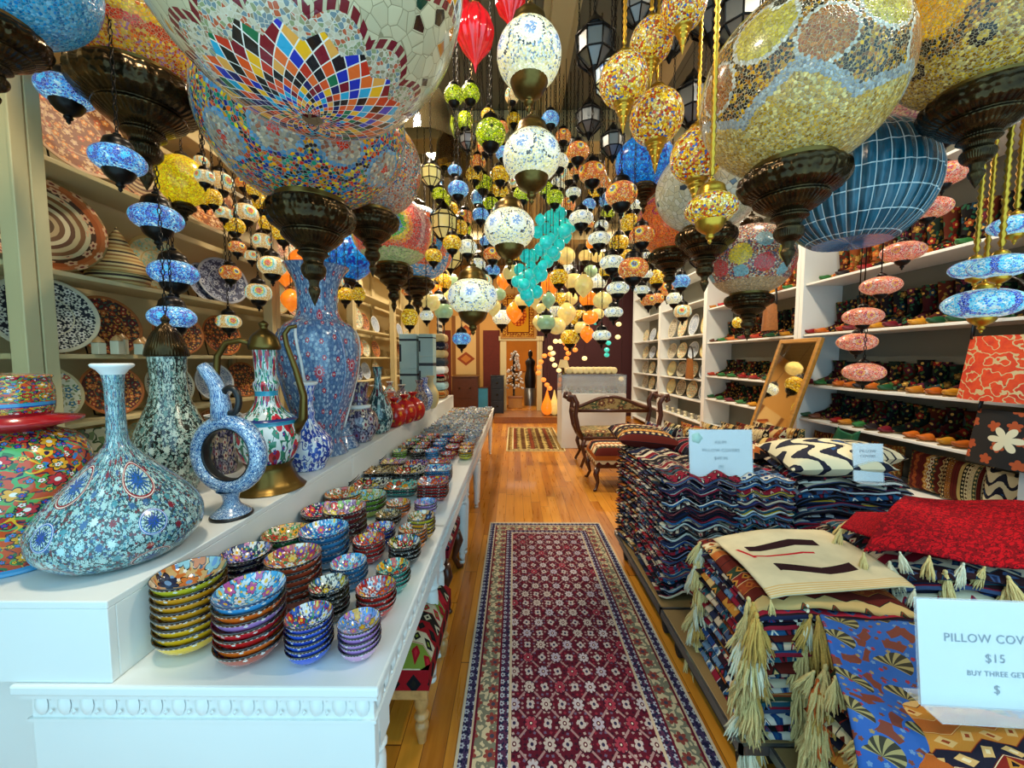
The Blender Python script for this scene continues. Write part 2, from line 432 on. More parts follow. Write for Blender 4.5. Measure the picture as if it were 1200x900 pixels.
globe('mosaic_checker_large', [(None, H('#e0a01c', '#d8901c', '#e8b02c'))] +
      [(lambda P: P.T.abs(P.T.fract(P.phi * 4.0) - .5) * .30 + .36 > P.ang, amber_tri),
       (lambda P: P.T.abs(P.T.fract(P.phi * 4.0) - .5) * .30 + .28 > P.ang, H('#dcb860', '#b88c3a', '#e4c880', '#8a6028', '#c89c44'))] +
      rings(8, .30, [(.11, H('#14120f')), (.05, H('#c8a85a'))]) + rings(4, .60, [(.2, multi)]), scale=36, grout=h('#c8b080'), emit=.16)
globe('mosaic_pink_large', [(None, H('#e0a08a', '#d88a7a', '#e8b89a', '#c8707a', '#e8c08a'))] + rings(4, .50, [(.62, H('#7a1434', '#a81c3c')), (.50, H('#e8b02c')), (.40, H('#4aa86a')), (.30, H('#2a70b8'))], .1) +
      rings(8, .34, [(.15, H('#c82a2a')), (.08, H('#f0a02c'))], .5), scale=30, grout=h('#d8b8a0'), emit=.15)
globe('mosaic_ivory_lines', [(None, H('#c9c2a8', '#d0c8ae', '#c2b898'))] + rings(7, .42, [(.07, H('#5a6a78', '#3a4450'))]), scale=9, grout=h('#6a6656'), gw=.018, emit=.25, var=.08)
globe('mosaic_circle_dots', [(None, H('#8a2a2a', '#d8c8a8', '#2a3a6a', '#c8702a', '#d8d0b8', '#3a3a3a', '#b84a5a'))] +
      rings(6, .50, [(.25, H('#e8c01c', '#f0d03c'))]) + rings(6, .42, [(.22, H('#c83a44', '#d84a50'))], .5) + rings(6, .60, [(.2, H('#7aa8b0', '#8ab8b8'))], .5) +
      rings(6, .37, [(.16, H('#7ab0b8'))], .0) + [(lambda P: P.ang < .31, H('#b89468', '#c8a478', '#a8845a'))], scale=32, grout=h('#b8a890'), emit=.2)
globe('mosaic_orange_floral', [(None, H('#e0561c', '#e86a2c', '#d8481c', '#f08a4a'))] + rings(9, .55, [(.14, H('#c8202a', '#b83a6a')), (.06, H('#e8a01c'))]) + rings(9, .68, [(.12, H('#a82a6a'))], .5), scale=28, grout=h('#e8a06a'), emit=.35)
globe('mosaic_yellow_lit', [(None, H('#e8c01c', '#f0d02c', '#d8a81c', '#f0e05a'))], scale=16, grout=h('#a8861c'), emit=.8)
globe('mosaic_blue_lit', [(None, H('#2a80e0', '#3a98f0', '#1c60c8', '#60b0f0'))] + rings(4, .5, [(.5, H('#1030a8', '#2a90f0')), (.3, H('#3aa0f0'))]), scale=14, grout=h('#103a80'), emit=.55)
# small lamps
globe('small_blue', [(None, H('#4aa0e8', '#7ac4f0', '#1c50b8', '#c8ecfa', '#12309a', '#8ad0f0'))] + rings(5, .5, [(.52, H('#7ac4f4', '#1c3ca8', '#4a98e8')), (.36, H('#12289a', '#1c48c8')), (.24, H('#5ab8f0', '#1c3ca8')), (.13, H('#3ac0f0'))]) +
      [(lambda P: P.ang < .26, H('#7ad4f4', '#9ae0f4'))], scale=17, grout=h('#bfe4f4'), gw=.04, emit=.62)
globe('small_white', [(None, H('#ece8b8', '#f4f0c8', '#e4dca0', '#c8d4d0', '#e8e4b8', '#ece8c8', '#7a8a98'))] + rings(6, .52, [(.46, H('#2a3440', '#3a4450', '#e8ead8', '#8aa8c8', '#e0e0c8')), (.38, H('#e8e8d0')), (.28, H('#e8ecdc')), (.2, H('#7a9ac8', '#e0e8e8'))]) +
      [(lambda P: P.ang < .25, H('#f0ecc0', '#f4f0d0'))], scale=19, grout=h('#c4c4a0'), gw=.035, emit=.8, var=.25, dark=.95)
globe('small_eye_orange', [(None, H('#c8301c', '#e0601c', '#e8a02c', '#a8201c', '#e8d0a0'))] + rings(4, .54, [(.56, H('#e0501c', '#c8301c')), (.42, H('#f0a01c', '#e8801c')), (.30, H('#f4e04a')), (.21, H('#1c90c8')), (.14, H('#10205a'))]), scale=14, grout=h('#e8b86a'), emit=.6)
globe('small_eye_white', [(None, H('#e8c88a', '#e0b060', '#f0dca8', '#d89a4a'))] + rings(4, .52, [(.60, H('#c8e0d0', '#e8ecd8')), (.44, H('#4ac0c8', '#7ad4c8')), (.34, H('#f4e03a')), (.25, H('#f08a1c')), (.18, H('#d8281c'))]), scale=15, grout=h('#e8dcb8'), emit=.7)
globe('small_green', [(None, H('#b8d02a', '#d8e84a', '#98b81c', '#e8f07a'))] + rings(6, .5, [(.1, H('#2a3a10'))]), scale=7, grout=h('#2a3410'), gw=.06, emit=.6)
globe('small_yellow', [(None, H('#e8b82c', '#f0d04a', '#d89a1c', '#f0e08a', '#a86a1c'))], scale=9, grout=h('#a87a1c'), emit=.7)
globe('small_pink', [(None, H('#e8705a', '#e89a7a', '#d84a4a', '#f0b89a', '#e8842a'))] + rings(5, .5, [(.5, H('#e05a4a', '#f0a08a')), (.32, H('#c8284a', '#f0c0a8')), (.2, H('#f0942a')), (.1, H('#c8203a'))]), scale=17, grout=h('#f4d0b8'), gw=.045, emit=.5)
globe('small_bluewhite', [(None, H('#a8e0f0', '#d0f0f4', '#6ac4e8', '#e8f4f0'))] + rings(5, .5, [(.62, H('#1c50c8', '#1430a0')), (.50, H('#4ab8e8', '#8ad8f0')), (.36, H('#d8f0f4', '#60c0e8')), (.2, H('#2a80d8', '#a8e8f4'))]), scale=18, grout=h('#d8f0f0'), gw=.04, emit=.62)
globe('gold_mosaic', [(None, H('#e8c04a', '#f0d87a', '#d8a02c', '#e8e0b8', '#c8401c', '#e8b02c', '#1c5ab0', '#f0d060', '#a82a1c', '#e8d8a0'))], scale=12, grout=h('#a87a24'), gw=.06, emit=.55)
def teal_fn(T):
    X, Y, Zc = T.xyz(T.obj()); rho = T.sqrt(X * X + Y * Y); ph = T.atan2(Y, X) / (2 * pi); an = T.atan2(rho, Zc * -1.0) / pi
    a = T.fract(ph * 40.0); b = T.fract(an * 10.0)
    line = T.mx(T.abs(a - .5) > .46, T.abs(b - .5) > .475)
    n = T.noise(T.comb(ph * 120, an * 9), 1.0, 3)
    c = T.pal(n, H('#02222a', '#063c4c', '#0a5c74', '#1c8ca4'), True)
    c = T.mix(an < .17, c, h('#0e6a9c'))
    return {'color': T.mix(T.mn(line, an > .17), c, h('#c4d4d4')), 'bump': T.sin(a * pi) + n * .4, 'bs': .5, 'bd': .04}
mat('teal_tiles', teal_fn, rough=.22, coat=.4, emit=.06)
def glassy(name, col, emit, var=.3):
    def fn(T):
        n = T.noise(T.obj(), 2.5, 2)
        return T.hsv(col, .5, 1, n * (2 * var) + (1 - var))
    return mat(name, fn, rough=.08, coat=.8, emit=emit)
glassy('glass_turquoise', h('#22d0c8'), .42); glassy('glass_cream', h('#e0c878'), .5); glassy('glass_amber', h('#e8781c'), 1.1); glassy('glass_red', h('#d0101c'), .45)
glassy('glass_green', h('#9ab88a'), .35); glassy('orb_orange', h('#f08a3a'), 1.3); glassy('orb_cream', h('#f4dc9a'), 1.3); glassy('orb_teal', h('#3ac8b8'), .8)
mat('glass_clear', color=h('#7a6c4c'), rough=.08, trans=.75, spec=.8); MATS['glass_clear'].node_tree.nodes['Principled BSDF'].inputs['IOR'].default_value = 1.1

# ceramics
ceramic('jar_orange', [h('#d8501c'), h('#c8481c'), h('#b02a1c')], [(3.6, 6., .26, H('#c01a20', '#e8a01c', '#c8202a'), h('#f0e8d8'), H('#2a6a3a', '#2a78b8', '#5aa04a')), (8., 5., .20, H('#f0e8d8', '#1c3a9a', '#e8c02c', '#2a80c0'), h('#c01a20'), H('#2a6a3a', '#5aa04a'))],
        lines=[(5.0, .018, h('#241440')), (4.0, .016, h('#4aa05a')), (3.3, .014, h('#e8b02c'))], bands=[(0, .05, h('#9a1420')), (.14, .155, h('#1c2a8a')), (.155, .20, h('#3a90c0'))], k=3.2, k2=2.2)
mat('glaze_red', varied(h('#a8141c'), 4, .2), rough=.18, coat=.7)
def micro(name, bg, cols, k=2.2, meds=(), sc=34, dark=h('#2c4248'), band=()):
    def fn(T):
        u, v = T.uv(); vec = T.comb(u * k, v)
        q = flor(T, vec, sc, 6., .42, .9); c = bg
        c = T.mix(veins(T, vec, sc * .8, .07, 2.), c, dark)
        c = T.mix(q['f'], c, T.pal(q['c'][0], cols)); c = T.mix(q['h'], c, dark)
        big = flor(T, vec, sc * .22, 8., .25, .5)
        c = T.mix(T.mn(big['f'], veins(T, vec, sc * 1.3, .16, 5.)), c, T.pal(big['c'][0], cols))
        for (N, v0, rx, ry, edge, inn) in meds:
            x = (T.fract(u * N) - .5) * (k / N); r, a = T.polar(x / rx, (v - v0) / ry)
            det = T.abs(T.sin(a * 8.0)) * .5 + r
            inner = T.mix(veins(T, vec, sc * .9, .04, 9.), T.mix(det < .85, h('#b4d0ca'), inn), h('#27505a'))
            c = T.mix(r < 1.0, c, edge); c = T.mix(r < .84, c, inner); c = T.mix(T.band(r, .92, .96), c, h('#e8e0d0'))
        for (a_, b_, cc) in band: c = T.mix(T.band(v, a_, b_), c, cc)
        return c
    return mat(name, fn, rough=.2, coat=.7)
micro('flask_blue', h('#86b0b0'), H('#c4dcd6', '#7c2430', '#3a8490', '#a4ccca', '#2a5a88', '#9abcb8'), meds=[(5., .56, .105, .085, h('#8a1c28'), h('#1c58a8')), (5., .38, .06, .05, h('#2a68b8'), h('#1c48a0')), (5., .22, .10, .05, h('#8a2028'), h('#1c4080')), ], sc=70)
micro('bottle_dark', h('#8fa89a'), H('#b8c8b8', '#0f1c1c', '#5a8078', '#c8d4c4'), k=1.6, sc=52, dark=h('#0a1414'))
micro('ring_blue', h('#b4cfe0'), H('#e4eef2', '#1c4a8a', '#2a6aa8', '#a8c8e0'), k=2.6, sc=64, dark=h('#2a5080'))
micro('vase_blue', h('#7f97b4'), H('#a8bccc', '#3c5c88', '#8aa4bc', '#c2cdd6'), k=1.5, sc=30, dark=h('#3a5c86'), band=[(.30, .31, h('#b04a5a')), (.66, .67, h('#b04a5a'))])
def vase_fn(T):
    u, v = T.uv(); vec = T.comb(u * 1.5, v)
    q = flor(T, vec, 50, 6., .42, .9); c = h('#6f86a2')
    c = T.mix(veins(T, vec, 44, .08, 2.), c, h('#4a6890')); c = T.mix(q['f'], c, T.pal(q['c'][0], H('#a4b8c8', '#5a7aa0', '#8aa8c0')))
    b = flor(T, vec, 13, 6., .17, .45); c = T.mix(b['f'], c, h('#b01c34')); c = T.mix(b['h'], c, h('#e8d8d0'))
    m = flor(T, vec, 4.2, 12., .13, .3); c = T.mix(m['f'], c, h('#c04a58')); c = T.mix(m['ring'], c, h('#c8d4dc')); c = T.mix(m['h'], c, h('#b01c34'))
    return c
mat('vase_tall', vase_fn, rough=.18, coat=.8)
ceramic('tulip_white', h('#d4dedd'), [(3.6, 3., .34, H('#b01c2c', '#c02838'), h('#6a1020'), H('#1c7a5a', '#2a9070')), (9., 5., .24, H('#1c3a8a', '#1c7a5a'), h('#b01c2c'), None)], lines=[(6., .02, h('#1c6a50'))], k=3.0,
        bands=[(.34, .37, h('#2a8aa8')), (.37, .40, h('#1c2c6a')), (.62, .66, h('#2a9ab8'))])
ceramic('bottle_bluewhite', h('#dfe6ec'), [(4.5, 5., .36, H('#1c3c9a', '#2a58b8'), h('#dfe6ec'), H('#1c3c9a', '#3a68c0')), (10., 4., .22, H('#2a50b0', '#1c3088'), h('#dfe6ec'), None)], lines=[(7., .02, h('#2a50a8'))], k=2.4)
ceramic('bottle_purple', h('#2c2848'), [(5., 6., .36, H('#b8a8b0', '#c8b8a8', '#6a5a80'), h('#7a1c30'), H('#8a90a0', '#b8a890'))], lines=[(8., .03, h('#7a708a'))], k=2.4)
ceramic('flask_teal', h('#8ab0a8'), [(6., 6., .36, H('#d0dcd0', '#1c4a50', '#7a2430'), h('#1c3a44'), H('#1c4a50', '#d8e0d8'))], lines=[(9., .035, h('#1c3c48'))], k=2.0)
ceramic('red_glossy', h('#c01418'), [(4., 5., .3, H('#e86a1c', '#7a0c10'), h('#f0b01c'), None)], k=2.)
ceramic('tile_floral', h('#b8ae8a'), [(2.6, 5., .36, H('#a81c24', '#3a5a3a', '#8a3a2a'), h('#d8c89a'), H('#2a5a3a', '#6a7a4a'))], lines=[(4., .02, h('#3a4a2a'))], k=1., k2=1.)

# plates: object space, face towards +Z, unit radius
def plate(name, fn_): return mat(name, lambda T: fn_(T), rough=.5, coat=0., spec=.3)
def ringplate(cols, fl=None, nr=9.0):
    def fn(T):
        X, Y, _ = T.xyz(T.obj()); r, a = T.polar(X, Y); n = T.noise(T.obj(), 5, 2)
        c = T.pal(T.fract(r * .999 + n * .03), cols)
        if fl:
            q = flor(T, T.comb(a * 1.6, r * 4), 1.6, 5., .36); c = T.mix(T.mn(q['f'], r > .7), c, fl[0]); c = T.mix(T.mn(q['h'], r > .7), c, fl[1])
        return c
    return fn
plate('plate_brown', ringplate(H('#8a6a3a', '#c8b48a', '#5a3c1c', '#b89a6a', '#6a4420', '#d0bc90', '#5a3418', '#b8a070', '#7a4c24', '#c8b080', '#4a2a14', '#a8501c', '#b8602c'), (h('#d8a070'), h('#7a2414'))))
def flplate(bg, cols, heart, leaf, rim=None, sc=4.5, size=.36, pet=5.):
    def fn(T):
        X, Y, _ = T.xyz(T.obj()); r, a = T.polar(X, Y)
        q = flor(T, T.comb(X, Y), sc, pet, size); c = bg
        if leaf: c = T.mix(q['leaf'], c, T.pal(q['c'][2], leaf))
        c = T.mix(q['f'], c, T.pal(q['c'][0], cols)); c = T.mix(q['h'], c, heart)
        if rim: c = T.mix(r > .93, c, rim)
        c = T.mix(T.band(r, .52, .55), c, rim or heart)
        return c
    return fn
plate('plate_blackwhite', flplate(h('#15131a'), H('#c8c0a8', '#d8d0bc'), h('#2a2430'), H('#b8b09a', '#c8c0a8'), h('#c8bc9a'), 5.2, .42, 6.))
plate('plate_redbrown', flplate(h('#4a2018'), H('#a83a1c', '#c86a2c', '#7a1c1c'), h('#d8b06a'), H('#3a5a4a', '#c8903a'), h('#a8602c'), 4.))
plate('plate_cream', flplate(h('#c8b88a'), H('#8ab09a', '#b8c8a0'), h('#c8a04a'), H('#9ab08a', '#c8b070'), h('#b89a5a'), 3.))
plate('plate_navy', flplate(h('#2c3450'), H('#8a94a8', '#a8b0bc'), h('#3a4464'), H('#8a94a8', '#5a6480'), h('#9aa0a8'), 3., .34, 8.))
plate('plate_orange', flplate(h('#8f4f20'), H('#e08a2c', '#d8b088', '#c85a1c'), h('#e8c88a'), H('#d8a868', '#8a4a1c'), h('#c89a6a'), 5.))
plate('plate_greyblue', flplate(h('#a8b0b8'), H('#5a6c8c', '#7a8aa0'), h('#d0d4d4'), H('#5a6c8c', '#8a94a0'), h('#c8ccc8'), 4.))
plate('plate_ivory', flplate(h('#cfc8a8'), H('#b04a2a', '#3a6a7a'), h('#d8c88a'), H('#5a7a4a', '#8a8a5a'), h('#b8a878'), 3.5))

# bowls: unit rim radius, object space
def bowl_mat(name, outer, inner, cols, heart, leaf, rimc=h('#101010'), sc=2.6, pet=6., dots=h('#e8e4d8')):
    def fn(T):
        u, v = T.uv(); X, Y, Zc = T.xyz(T.obj()); r, a = T.polar(X, Y)
        q = flor(T, T.comb(X, Y), sc, pet, .42)
        c = inner
        if leaf: c = T.mix(q['leaf'], c, T.pal(q['c'][2], leaf))
        c = T.mix(q['out'], c, h('#111118')); c = T.mix(q['f'], c, T.pal(q['c'][0], cols)); c = T.mix(q['h'], c, heart)
        sm = flor(T, T.comb(X, Y), sc * 2.7, 5., .25); c = T.mix(T.mn(sm['f'], T.inv(q['f'])), c, T.pal(sm['c'][1], [heart, h('#e8e4d8')] + list(cols[:1])))
        o = outer if isinstance(outer, tuple) else T.pal(T.rnd(), outer)
        oq = flor(T, T.comb(u * 14.0, v * 9.0), 1.0, 5., .16); o = T.mix(T.mn(oq['f'], oq['c'][0] > .5), o, dots)
        c = T.mix(v < .505, c, o)
        rim = T.band(v, .481, .53); c = T.mix(rim, c, rimc)
        dt = T.mn(T.mn(T.sin(u * (2 * pi * 44)) > .3, rim), T.abs(v - .4895) < .0038)
        return T.mix(dt, c, dots)
    return mat(name, fn, rough=.16, coat=.8)
K = h('#101010')
W_ = h('#e8e4d8')
bowl_mat('bowl_yellow', H('#e0a818', '#c8b82a', '#e8b418', '#d8901c'), h('#c9a46a'), H('#1c2a4a', '#e8d8b8', '#8ab8c0', '#c8702a'), h('#6a98c8'), H('#3a6a2a', '#c86a2a'), sc=1.6)
bowl_mat('bowl_mixed', H('#e0601c', '#7a5cb0', '#c8202c', '#e87038', '#1c88c8'), h('#1c88c8'), H('#b83040', '#2a3a4a'), h('#c82a38'), H('#c8d8e0', '#2a5a8a'), sc=1.0, pet=12.)
bowl_mat('bowl_cobalt', H('#1c3ca0', '#2a50b8', '#22409c'), h('#2444a8'), H('#c82a28', '#e8e8e8', '#3a6ac8', '#c85a2a'), h('#f0c82c'), H('#2a8a4a', '#d8e0e8'))
bowl_mat('bowl_lilac', H('#b080c0', '#a87ab8', '#c890b8'), h('#8a9ad0'), H('#5a9ae0', '#d8a02c', '#c87ab0', '#e8e0f0'), h('#e8c02c'), H('#4a7a9a', '#c8a0d0'))
bowl_mat('bowl_navy', h('#10183a'), h('#18245c'), H('#e8e4d8', '#c82a48', '#7a8ac8', '#d87a9a'), h('#f0b82c'), H('#2a7a5a', '#8a5ab0'))
bowl_mat('bowl_coral', H('#b04428', '#c85030'), h('#d0603c'), H('#e8c87a', '#8a3a8a', '#e8e8e0', '#c83a5a', '#4a7ac8'), h('#f0c02c'), H('#3a8a5a', '#2a6ab0'))
bowl_mat('bowl_black', h('#101012'), h('#16161a'), H('#e0c02c', '#c83028', '#e8e4d8', '#3a7ab8'), h('#e8e0c8'), H('#4a7a3a', '#c8c0a0'))
bowl_mat('bowl_red', H('#c01c1c', '#d02820'), h('#d03020'), H('#e8681c', '#c8d8e8', '#e8b82c', '#a81420'), h('#4a80b8'), H('#e8d8c8', '#2a6a8a'))
bowl_mat('bowl_green', h('#1c7a48'), h('#c8a870'), H('#c83a28', '#e0a02c', '#e8d8b8'), h('#2a6a3a'), H('#2a8a4a', '#4a9a5a'))
bowl_mat('bowl_sky', H('#2a80b8', '#3a90c8'), h('#3fa8d8'), H('#e8e8f0', '#3a58b0', '#c05a9a', '#8ad0e8'), h('#f0c02c'), H('#2a68a8', '#c8e0e8'), rimc=h('#123a5a'))
bowl_mat('bowl_teal', H('#3a9a88', '#2a8878'), h('#4aa898'), H('#f0b01c', '#c83a28', '#1c3a4a', '#e8e4d8'), h('#e0701c'), H('#1c5a5a', '#8ad0b8'))
bowl_mat('bowl_orange', H('#d86018', '#e07020'), h('#d8702c'), H('#e8e0c8', '#e8b02c', '#c83a28', '#7ab0c8'), h('#c83018'), H('#4a8a5a', '#e8d0a0'))
bowl_mat('bowl_lime', H('#7aa838', '#98b848'), h('#a8c070'), H('#8ac8d8', '#e8e4c8', '#d88a3a', '#4a98b8'), h('#e0b02c'), H('#4a8a3a', '#c8d8a0'))
bowl_mat('bowl_purple', H('#5a1c28', '#7a2424'), h('#a88aa8'), H('#e0802c', '#e8d860', '#8ab860', '#d8505a'), h('#f0e8d0'), H('#6a8a4a', '#7a5a9a'))
bowl_mat('bowl_brown', h('#2a1c14'), h('#5a4834'), H('#c8b48a', '#8a6a3a', '#1c1410'), h('#c89a4a'), H('#3a4a2a', '#a8946a'))
bowl_mat('bowl_white', h('#c8c8c0'), h('#ccd0cc'), H('#3a5a9a', '#c8b89a', '#7a98b8', '#9a3a3a'), h('#b8a878'), H('#6a9080', '#98a8b0'), rimc=h('#8a8f94'))

# textiles
def kilim(name, cols, n=12.0, zz=6.0, rough=.9, m=5.0, emitc=None):
    def fn(T):
        u, v = T.uv(); r = T.rnd(); s = v * n + T.abs(T.fract(u * zz) - .5) * (T.floor(T.fract(r * 7.0) * 2.0) * 1.2)
        i = T.floor(s); w = T.white(i, r * 31.0); c = T.pal(w, cols)
        d = T.abs(T.fract(s) - .5) * 2.0 + T.abs(T.fract(u * m * 2.0 + w) - .5) * 2.0
        c2 = T.pal(T.fract(w + .43), cols); c = T.mix(T.mn(d < .72, w > .35), c, c2)
        c = T.mix(T.mn(d < .3, w > .35), c, T.pal(T.fract(w + .77), cols))
        c = T.mix(T.abs(T.fract(s) - .5) > .46, c, T.pal(T.fract(w + .2), cols))
        wv = T.sin(u * 900.0) * T.sin(v * 900.0)
        return {'color': c, 'bump': wv * .3 + T.noise(T.obj(), 60, 2), 'bs': .3, 'bd': .004}
    return mat(name, fn, rough=rough, spec=.15)
kilim('kilim_dark', H('#14101a', '#7c1424', '#1c2440', '#c8bca0', '#2a1418', '#9a2030', '#1c4a5a', '#101014', '#b8a890', '#3a4a6a'))
kilim('kilim_blue', H('#101424', '#1c3c70', '#8a1c30', '#c8c4b8', '#20507a', '#14141c', '#d8d0c0', '#5a7a9a', '#2a1420'), 10., 5.)
kilim('kilim_warm', H('#5a1c14', '#a85a24', '#141014', '#c8a468', '#7a2018', '#2a3a2a', '#d8c8a0', '#8a3a1c', '#1c1c2c', '#b87c30'), 11., 5.)
kilim('kilim_stripe', H('#2a2014', '#b89a5a', '#5a1c14', '#14100c', '#c8b080', '#3a4430', '#8a5a24', '#d0bc90'), 13., 0.0)
kilim('kilim_ikat', H('#e0dccc', '#14141c', '#e8e4d8', '#1c2c50', '#d8b02c', '#101018', '#7a2a5a', '#c8ccd0'), 7., 4.)
kilim('kilim_tile', H('#8a1420', '#8a1018', '#101014', '#a81c28', '#1c1a14', '#6a7a2a', '#8a1018', '#b8ae90'), 9., 6., m=6.)
def red_fn(T):
    u, v = T.uv(); vec = T.comb(u, v); q = flor(T, vec, 16, 5., .34, .5); c = T.mix(veins(T, vec, 22, .06, 1.), h('#b00e1a'), h('#780a14'))
    c = T.mix(q['out'], c, h('#4a0810')); return {'color': T.mix(q['h'], c, h('#40080e')), 'bump': T.noise(T.obj(), 70, 2), 'bs': .3, 'bd': .005}
mat('fabric_red', red_fn, rough=.9, spec=.1)
def cream_fn(T):
    u, v = T.uv(); n = T.noise(T.comb(u * 3, v * 3), 2, 2)
    c = T.hsv(h('#cdc09c'), .5, 1, n * .4 + .8)
    # two dark serrated bands and one red line woven into the flat cloth
    z1 = T.abs(T.fract(u * 1.6 + .15) - .5) * .13
    b1 = T.mn(T.band(v - z1, .60, .70), T.band(u, .14, .72)); b2 = T.mn(T.band(v + z1, .26, .37), T.band(u, .20, .78))
    rd = T.mn(T.band(v - z1 * .8, .485, .51), T.band(u, .12, .62)); rd2 = T.mn(T.band(u + (v - .5) * .3, .11, .135), T.band(v, .48, .68))
    c = T.mix(T.mx(b1, b2), c, h('#2c1418')); c = T.mix(T.mx(rd, rd2), c, h('#b81424'))
    c = T.mix(T.mn(v < .10, T.sin(v * 300.0) > 0.0), c, h('#c8a468'))
    return {'color': c, 'bump': T.noise(T.comb(u * 200, v * 40), 1, 2), 'bs': .3, 'bd': .004}
mat('fabric_cream', cream_fn, rough=.92, spec=.1)
def blue_fn(T):
    u, v = T.uv(); vec = T.comb(u * 1.2, v * 1.2); q = flor(T, vec, 3.6, 2., .40, .45); fan = T.mn(q['f'], T.band(q['a'], -.5, 2.9)); st = T.sin(q['a'] * 11.0 + q['r'] * 6.0) > .1
    c = T.pal(T.noise(vec, 3, 3), H('#153a78', '#1a4a90', '#2458a0', '#142c54'), True)
    s = flor(T, vec, 16.0, 5., .22, .9); c = T.mix(s['f'], c, T.pal(s['c'][0], H('#8a2430', '#8a7448', '#6a3424', '#5a7aa0')))
    c = T.mix(fan, c, h('#2c2818'))
    c = T.mix(T.mn(fan, st), c, h('#8f8252')); c = T.mix(q['leaf'], c, h('#6a3020'))
    return {'color': c, 'bump': T.noise(T.obj(), 60, 2), 'bs': .2, 'bd': .004}
mat('fabric_blue', blue_fn, rough=.7, spec=.3)
def ikat_fn(T):
    X, Y, Zc = T.xyz(T.obj()); n = T.noise(T.comb(X * 26, Y * 4), 1., 2); s = T.sin(X * 22.0 + T.sin(Y * 16.0) * 2.2 + n * 1.4) + T.sin(Y * 18.0) * .5
    c = T.mix(s > .25, h('#cfc6a4'), h('#161a2c')); return T.mix(T.mn(s > 1.05, X > 0.0), c, h('#1c4a80'))
mat('fabric_ikat', ikat_fn, rough=.75, spec=.2)
def fringe(name, a, b):
    return mat(name, lambda T: T.pal(T.noise(T.obj(), 40, 3), [a, b], True), rough=.9, spec=.1)
fringe('tassel_cream', h('#b89a54'), h('#ecdca0')); fringe('tassel_white', h('#c0c0a4'), h('#ece8cc')); fringe('tassel_orange', h('#b8481c'), h('#e87838')); fringe('tassel_gold', h('#a07830'), h('#dcb868'))
def boot_fn(base, cols):
    def fn(T):
        r = T.rnd(); x, y, z = T.xyz(T.obj()); vec = T.comb(x * .7 + y + r * 9.0, z + r * 5.0)
        q = flor(T, vec, 11., 5., .35, .8); c = T.pal(T.fract(r * 5.0), base)
        c = T.mix(q['leaf'], c, T.pal(q['c'][2], H('#1c4a34', '#3a5a2a', '#8a6a2a'))); c = T.mix(q['f'], c, T.pal(T.fract(q['c'][0] + r), cols)); c = T.mix(q['h'], c, h('#c8a050'))
        return {'color': c, 'bump': T.noise(T.obj(), 90, 2), 'bs': .2, 'bd': .003}
    return fn
mat('boot_floral', boot_fn(H('#0c0a0c', '#1a141a', '#3a0e14', '#0e141c', '#4a1a0c', '#08080a', '#16241c'), H('#7a1216', '#8a401c', '#5a1c30', '#8a682c', '#1c3a4a', '#8a2018', '#3a1420', '#10100f', '#1c1418')), rough=.8, spec=.15)
mat('boot_warm', boot_fn(H('#5a1c0c', '#7a2c10', '#2c100a', '#8a4418'), H('#a8501c', '#c8702c', '#3a1410', '#c89a4a')), rough=.7, spec=.2)
def slip_fn(T):
    r = T.rnd(); return T.hsv(T.pal(r, H('#8a1014', '#b85c14', '#144a2a', '#a8181c', '#c8881c', '#5a2c14', '#a83014', '#2a6a34', '#6a1020', '#1c1418', '#b8741c')), .5, 1, T.noise(T.obj(), 20, 3) * .8 + .6)
mat('slipper_leather', slip_fn, rough=.45)
mat('sole', varied(h('#8a6a3c'), 9, .2), rough=.6)
def rugbase(cx, hw, hl, zones, fieldfn, sc):
    """zones: (distance from edge, colour, motif cols or None)"""
    def fn(T):
        X, Y, _ = T.xyz(T.obj()); d = T.mn(hw - T.abs(X), hl - T.abs(Y))
        c = fieldfn(T, X, Y)
        for (d1, col, mot, ms) in reversed(zones):
            cc = col
            if mot:
                q = flor(T, T.comb(X, Y), ms, 6., .36, .15)
                cc = T.mix(veins(T, T.comb(X, Y), ms * 2.2, .07, 3.), cc, mot[1]) if len(mot) > 1 else cc
                cc = T.mix(q['f'], cc, mot[0]); cc = T.mix(q['h'], cc, mot[-1])
            c = T.mix(d < d1, c, cc)
        return {'color': c, 'bump': T.noise(T.obj(), 160, 2), 'bs': .35, 'bd': .004}
    return fn
def field_maroon(T, X, Y):
    c = h('#4f1222')
    sm = flor(T, T.comb(X, Y), 44., 4., .30, .35); c = T.mix(sm['f'], c, T.pal(sm['c'][0], H('#8f7474', '#5c5068', '#7c2434', '#a08c88', '#301020')))
    A = X + Y * .8; B = X - Y * .8
    fa = T.abs(T.fract(A * 7.0) - .5); fb = T.abs(T.fract(B * 7.0) - .5)
    c = T.mix(T.mn(T.mx(fa, fb) > .46, T.mx(fa, fb) < .5), c, h('#8f7070'))
    q = flor(T, T.comb(A, B), 7., 8., .26, 0.0); c = T.mix(T.band(q['r'], .26, .30), c, h('#301020')); c = T.mix(q['f'], c, T.pal(q['c'][0], H('#9c94a0', '#a89c94', '#8a3040', '#a8a0a4'))); c = T.mix(q['h'], c, h('#4a1020')); c = T.mix(T.mn(q['r'] < .04, q['r'] > -1.0), c, h('#c8bcb0'))
    q = flor(T, T.comb(A + 1 / 14, B + 1 / 14), 7., 4., .20, 0.0); c = T.mix(q['f'], c, h('#a89c98')); c = T.mix(q['h'], c, h('#2a2440'))
    return c
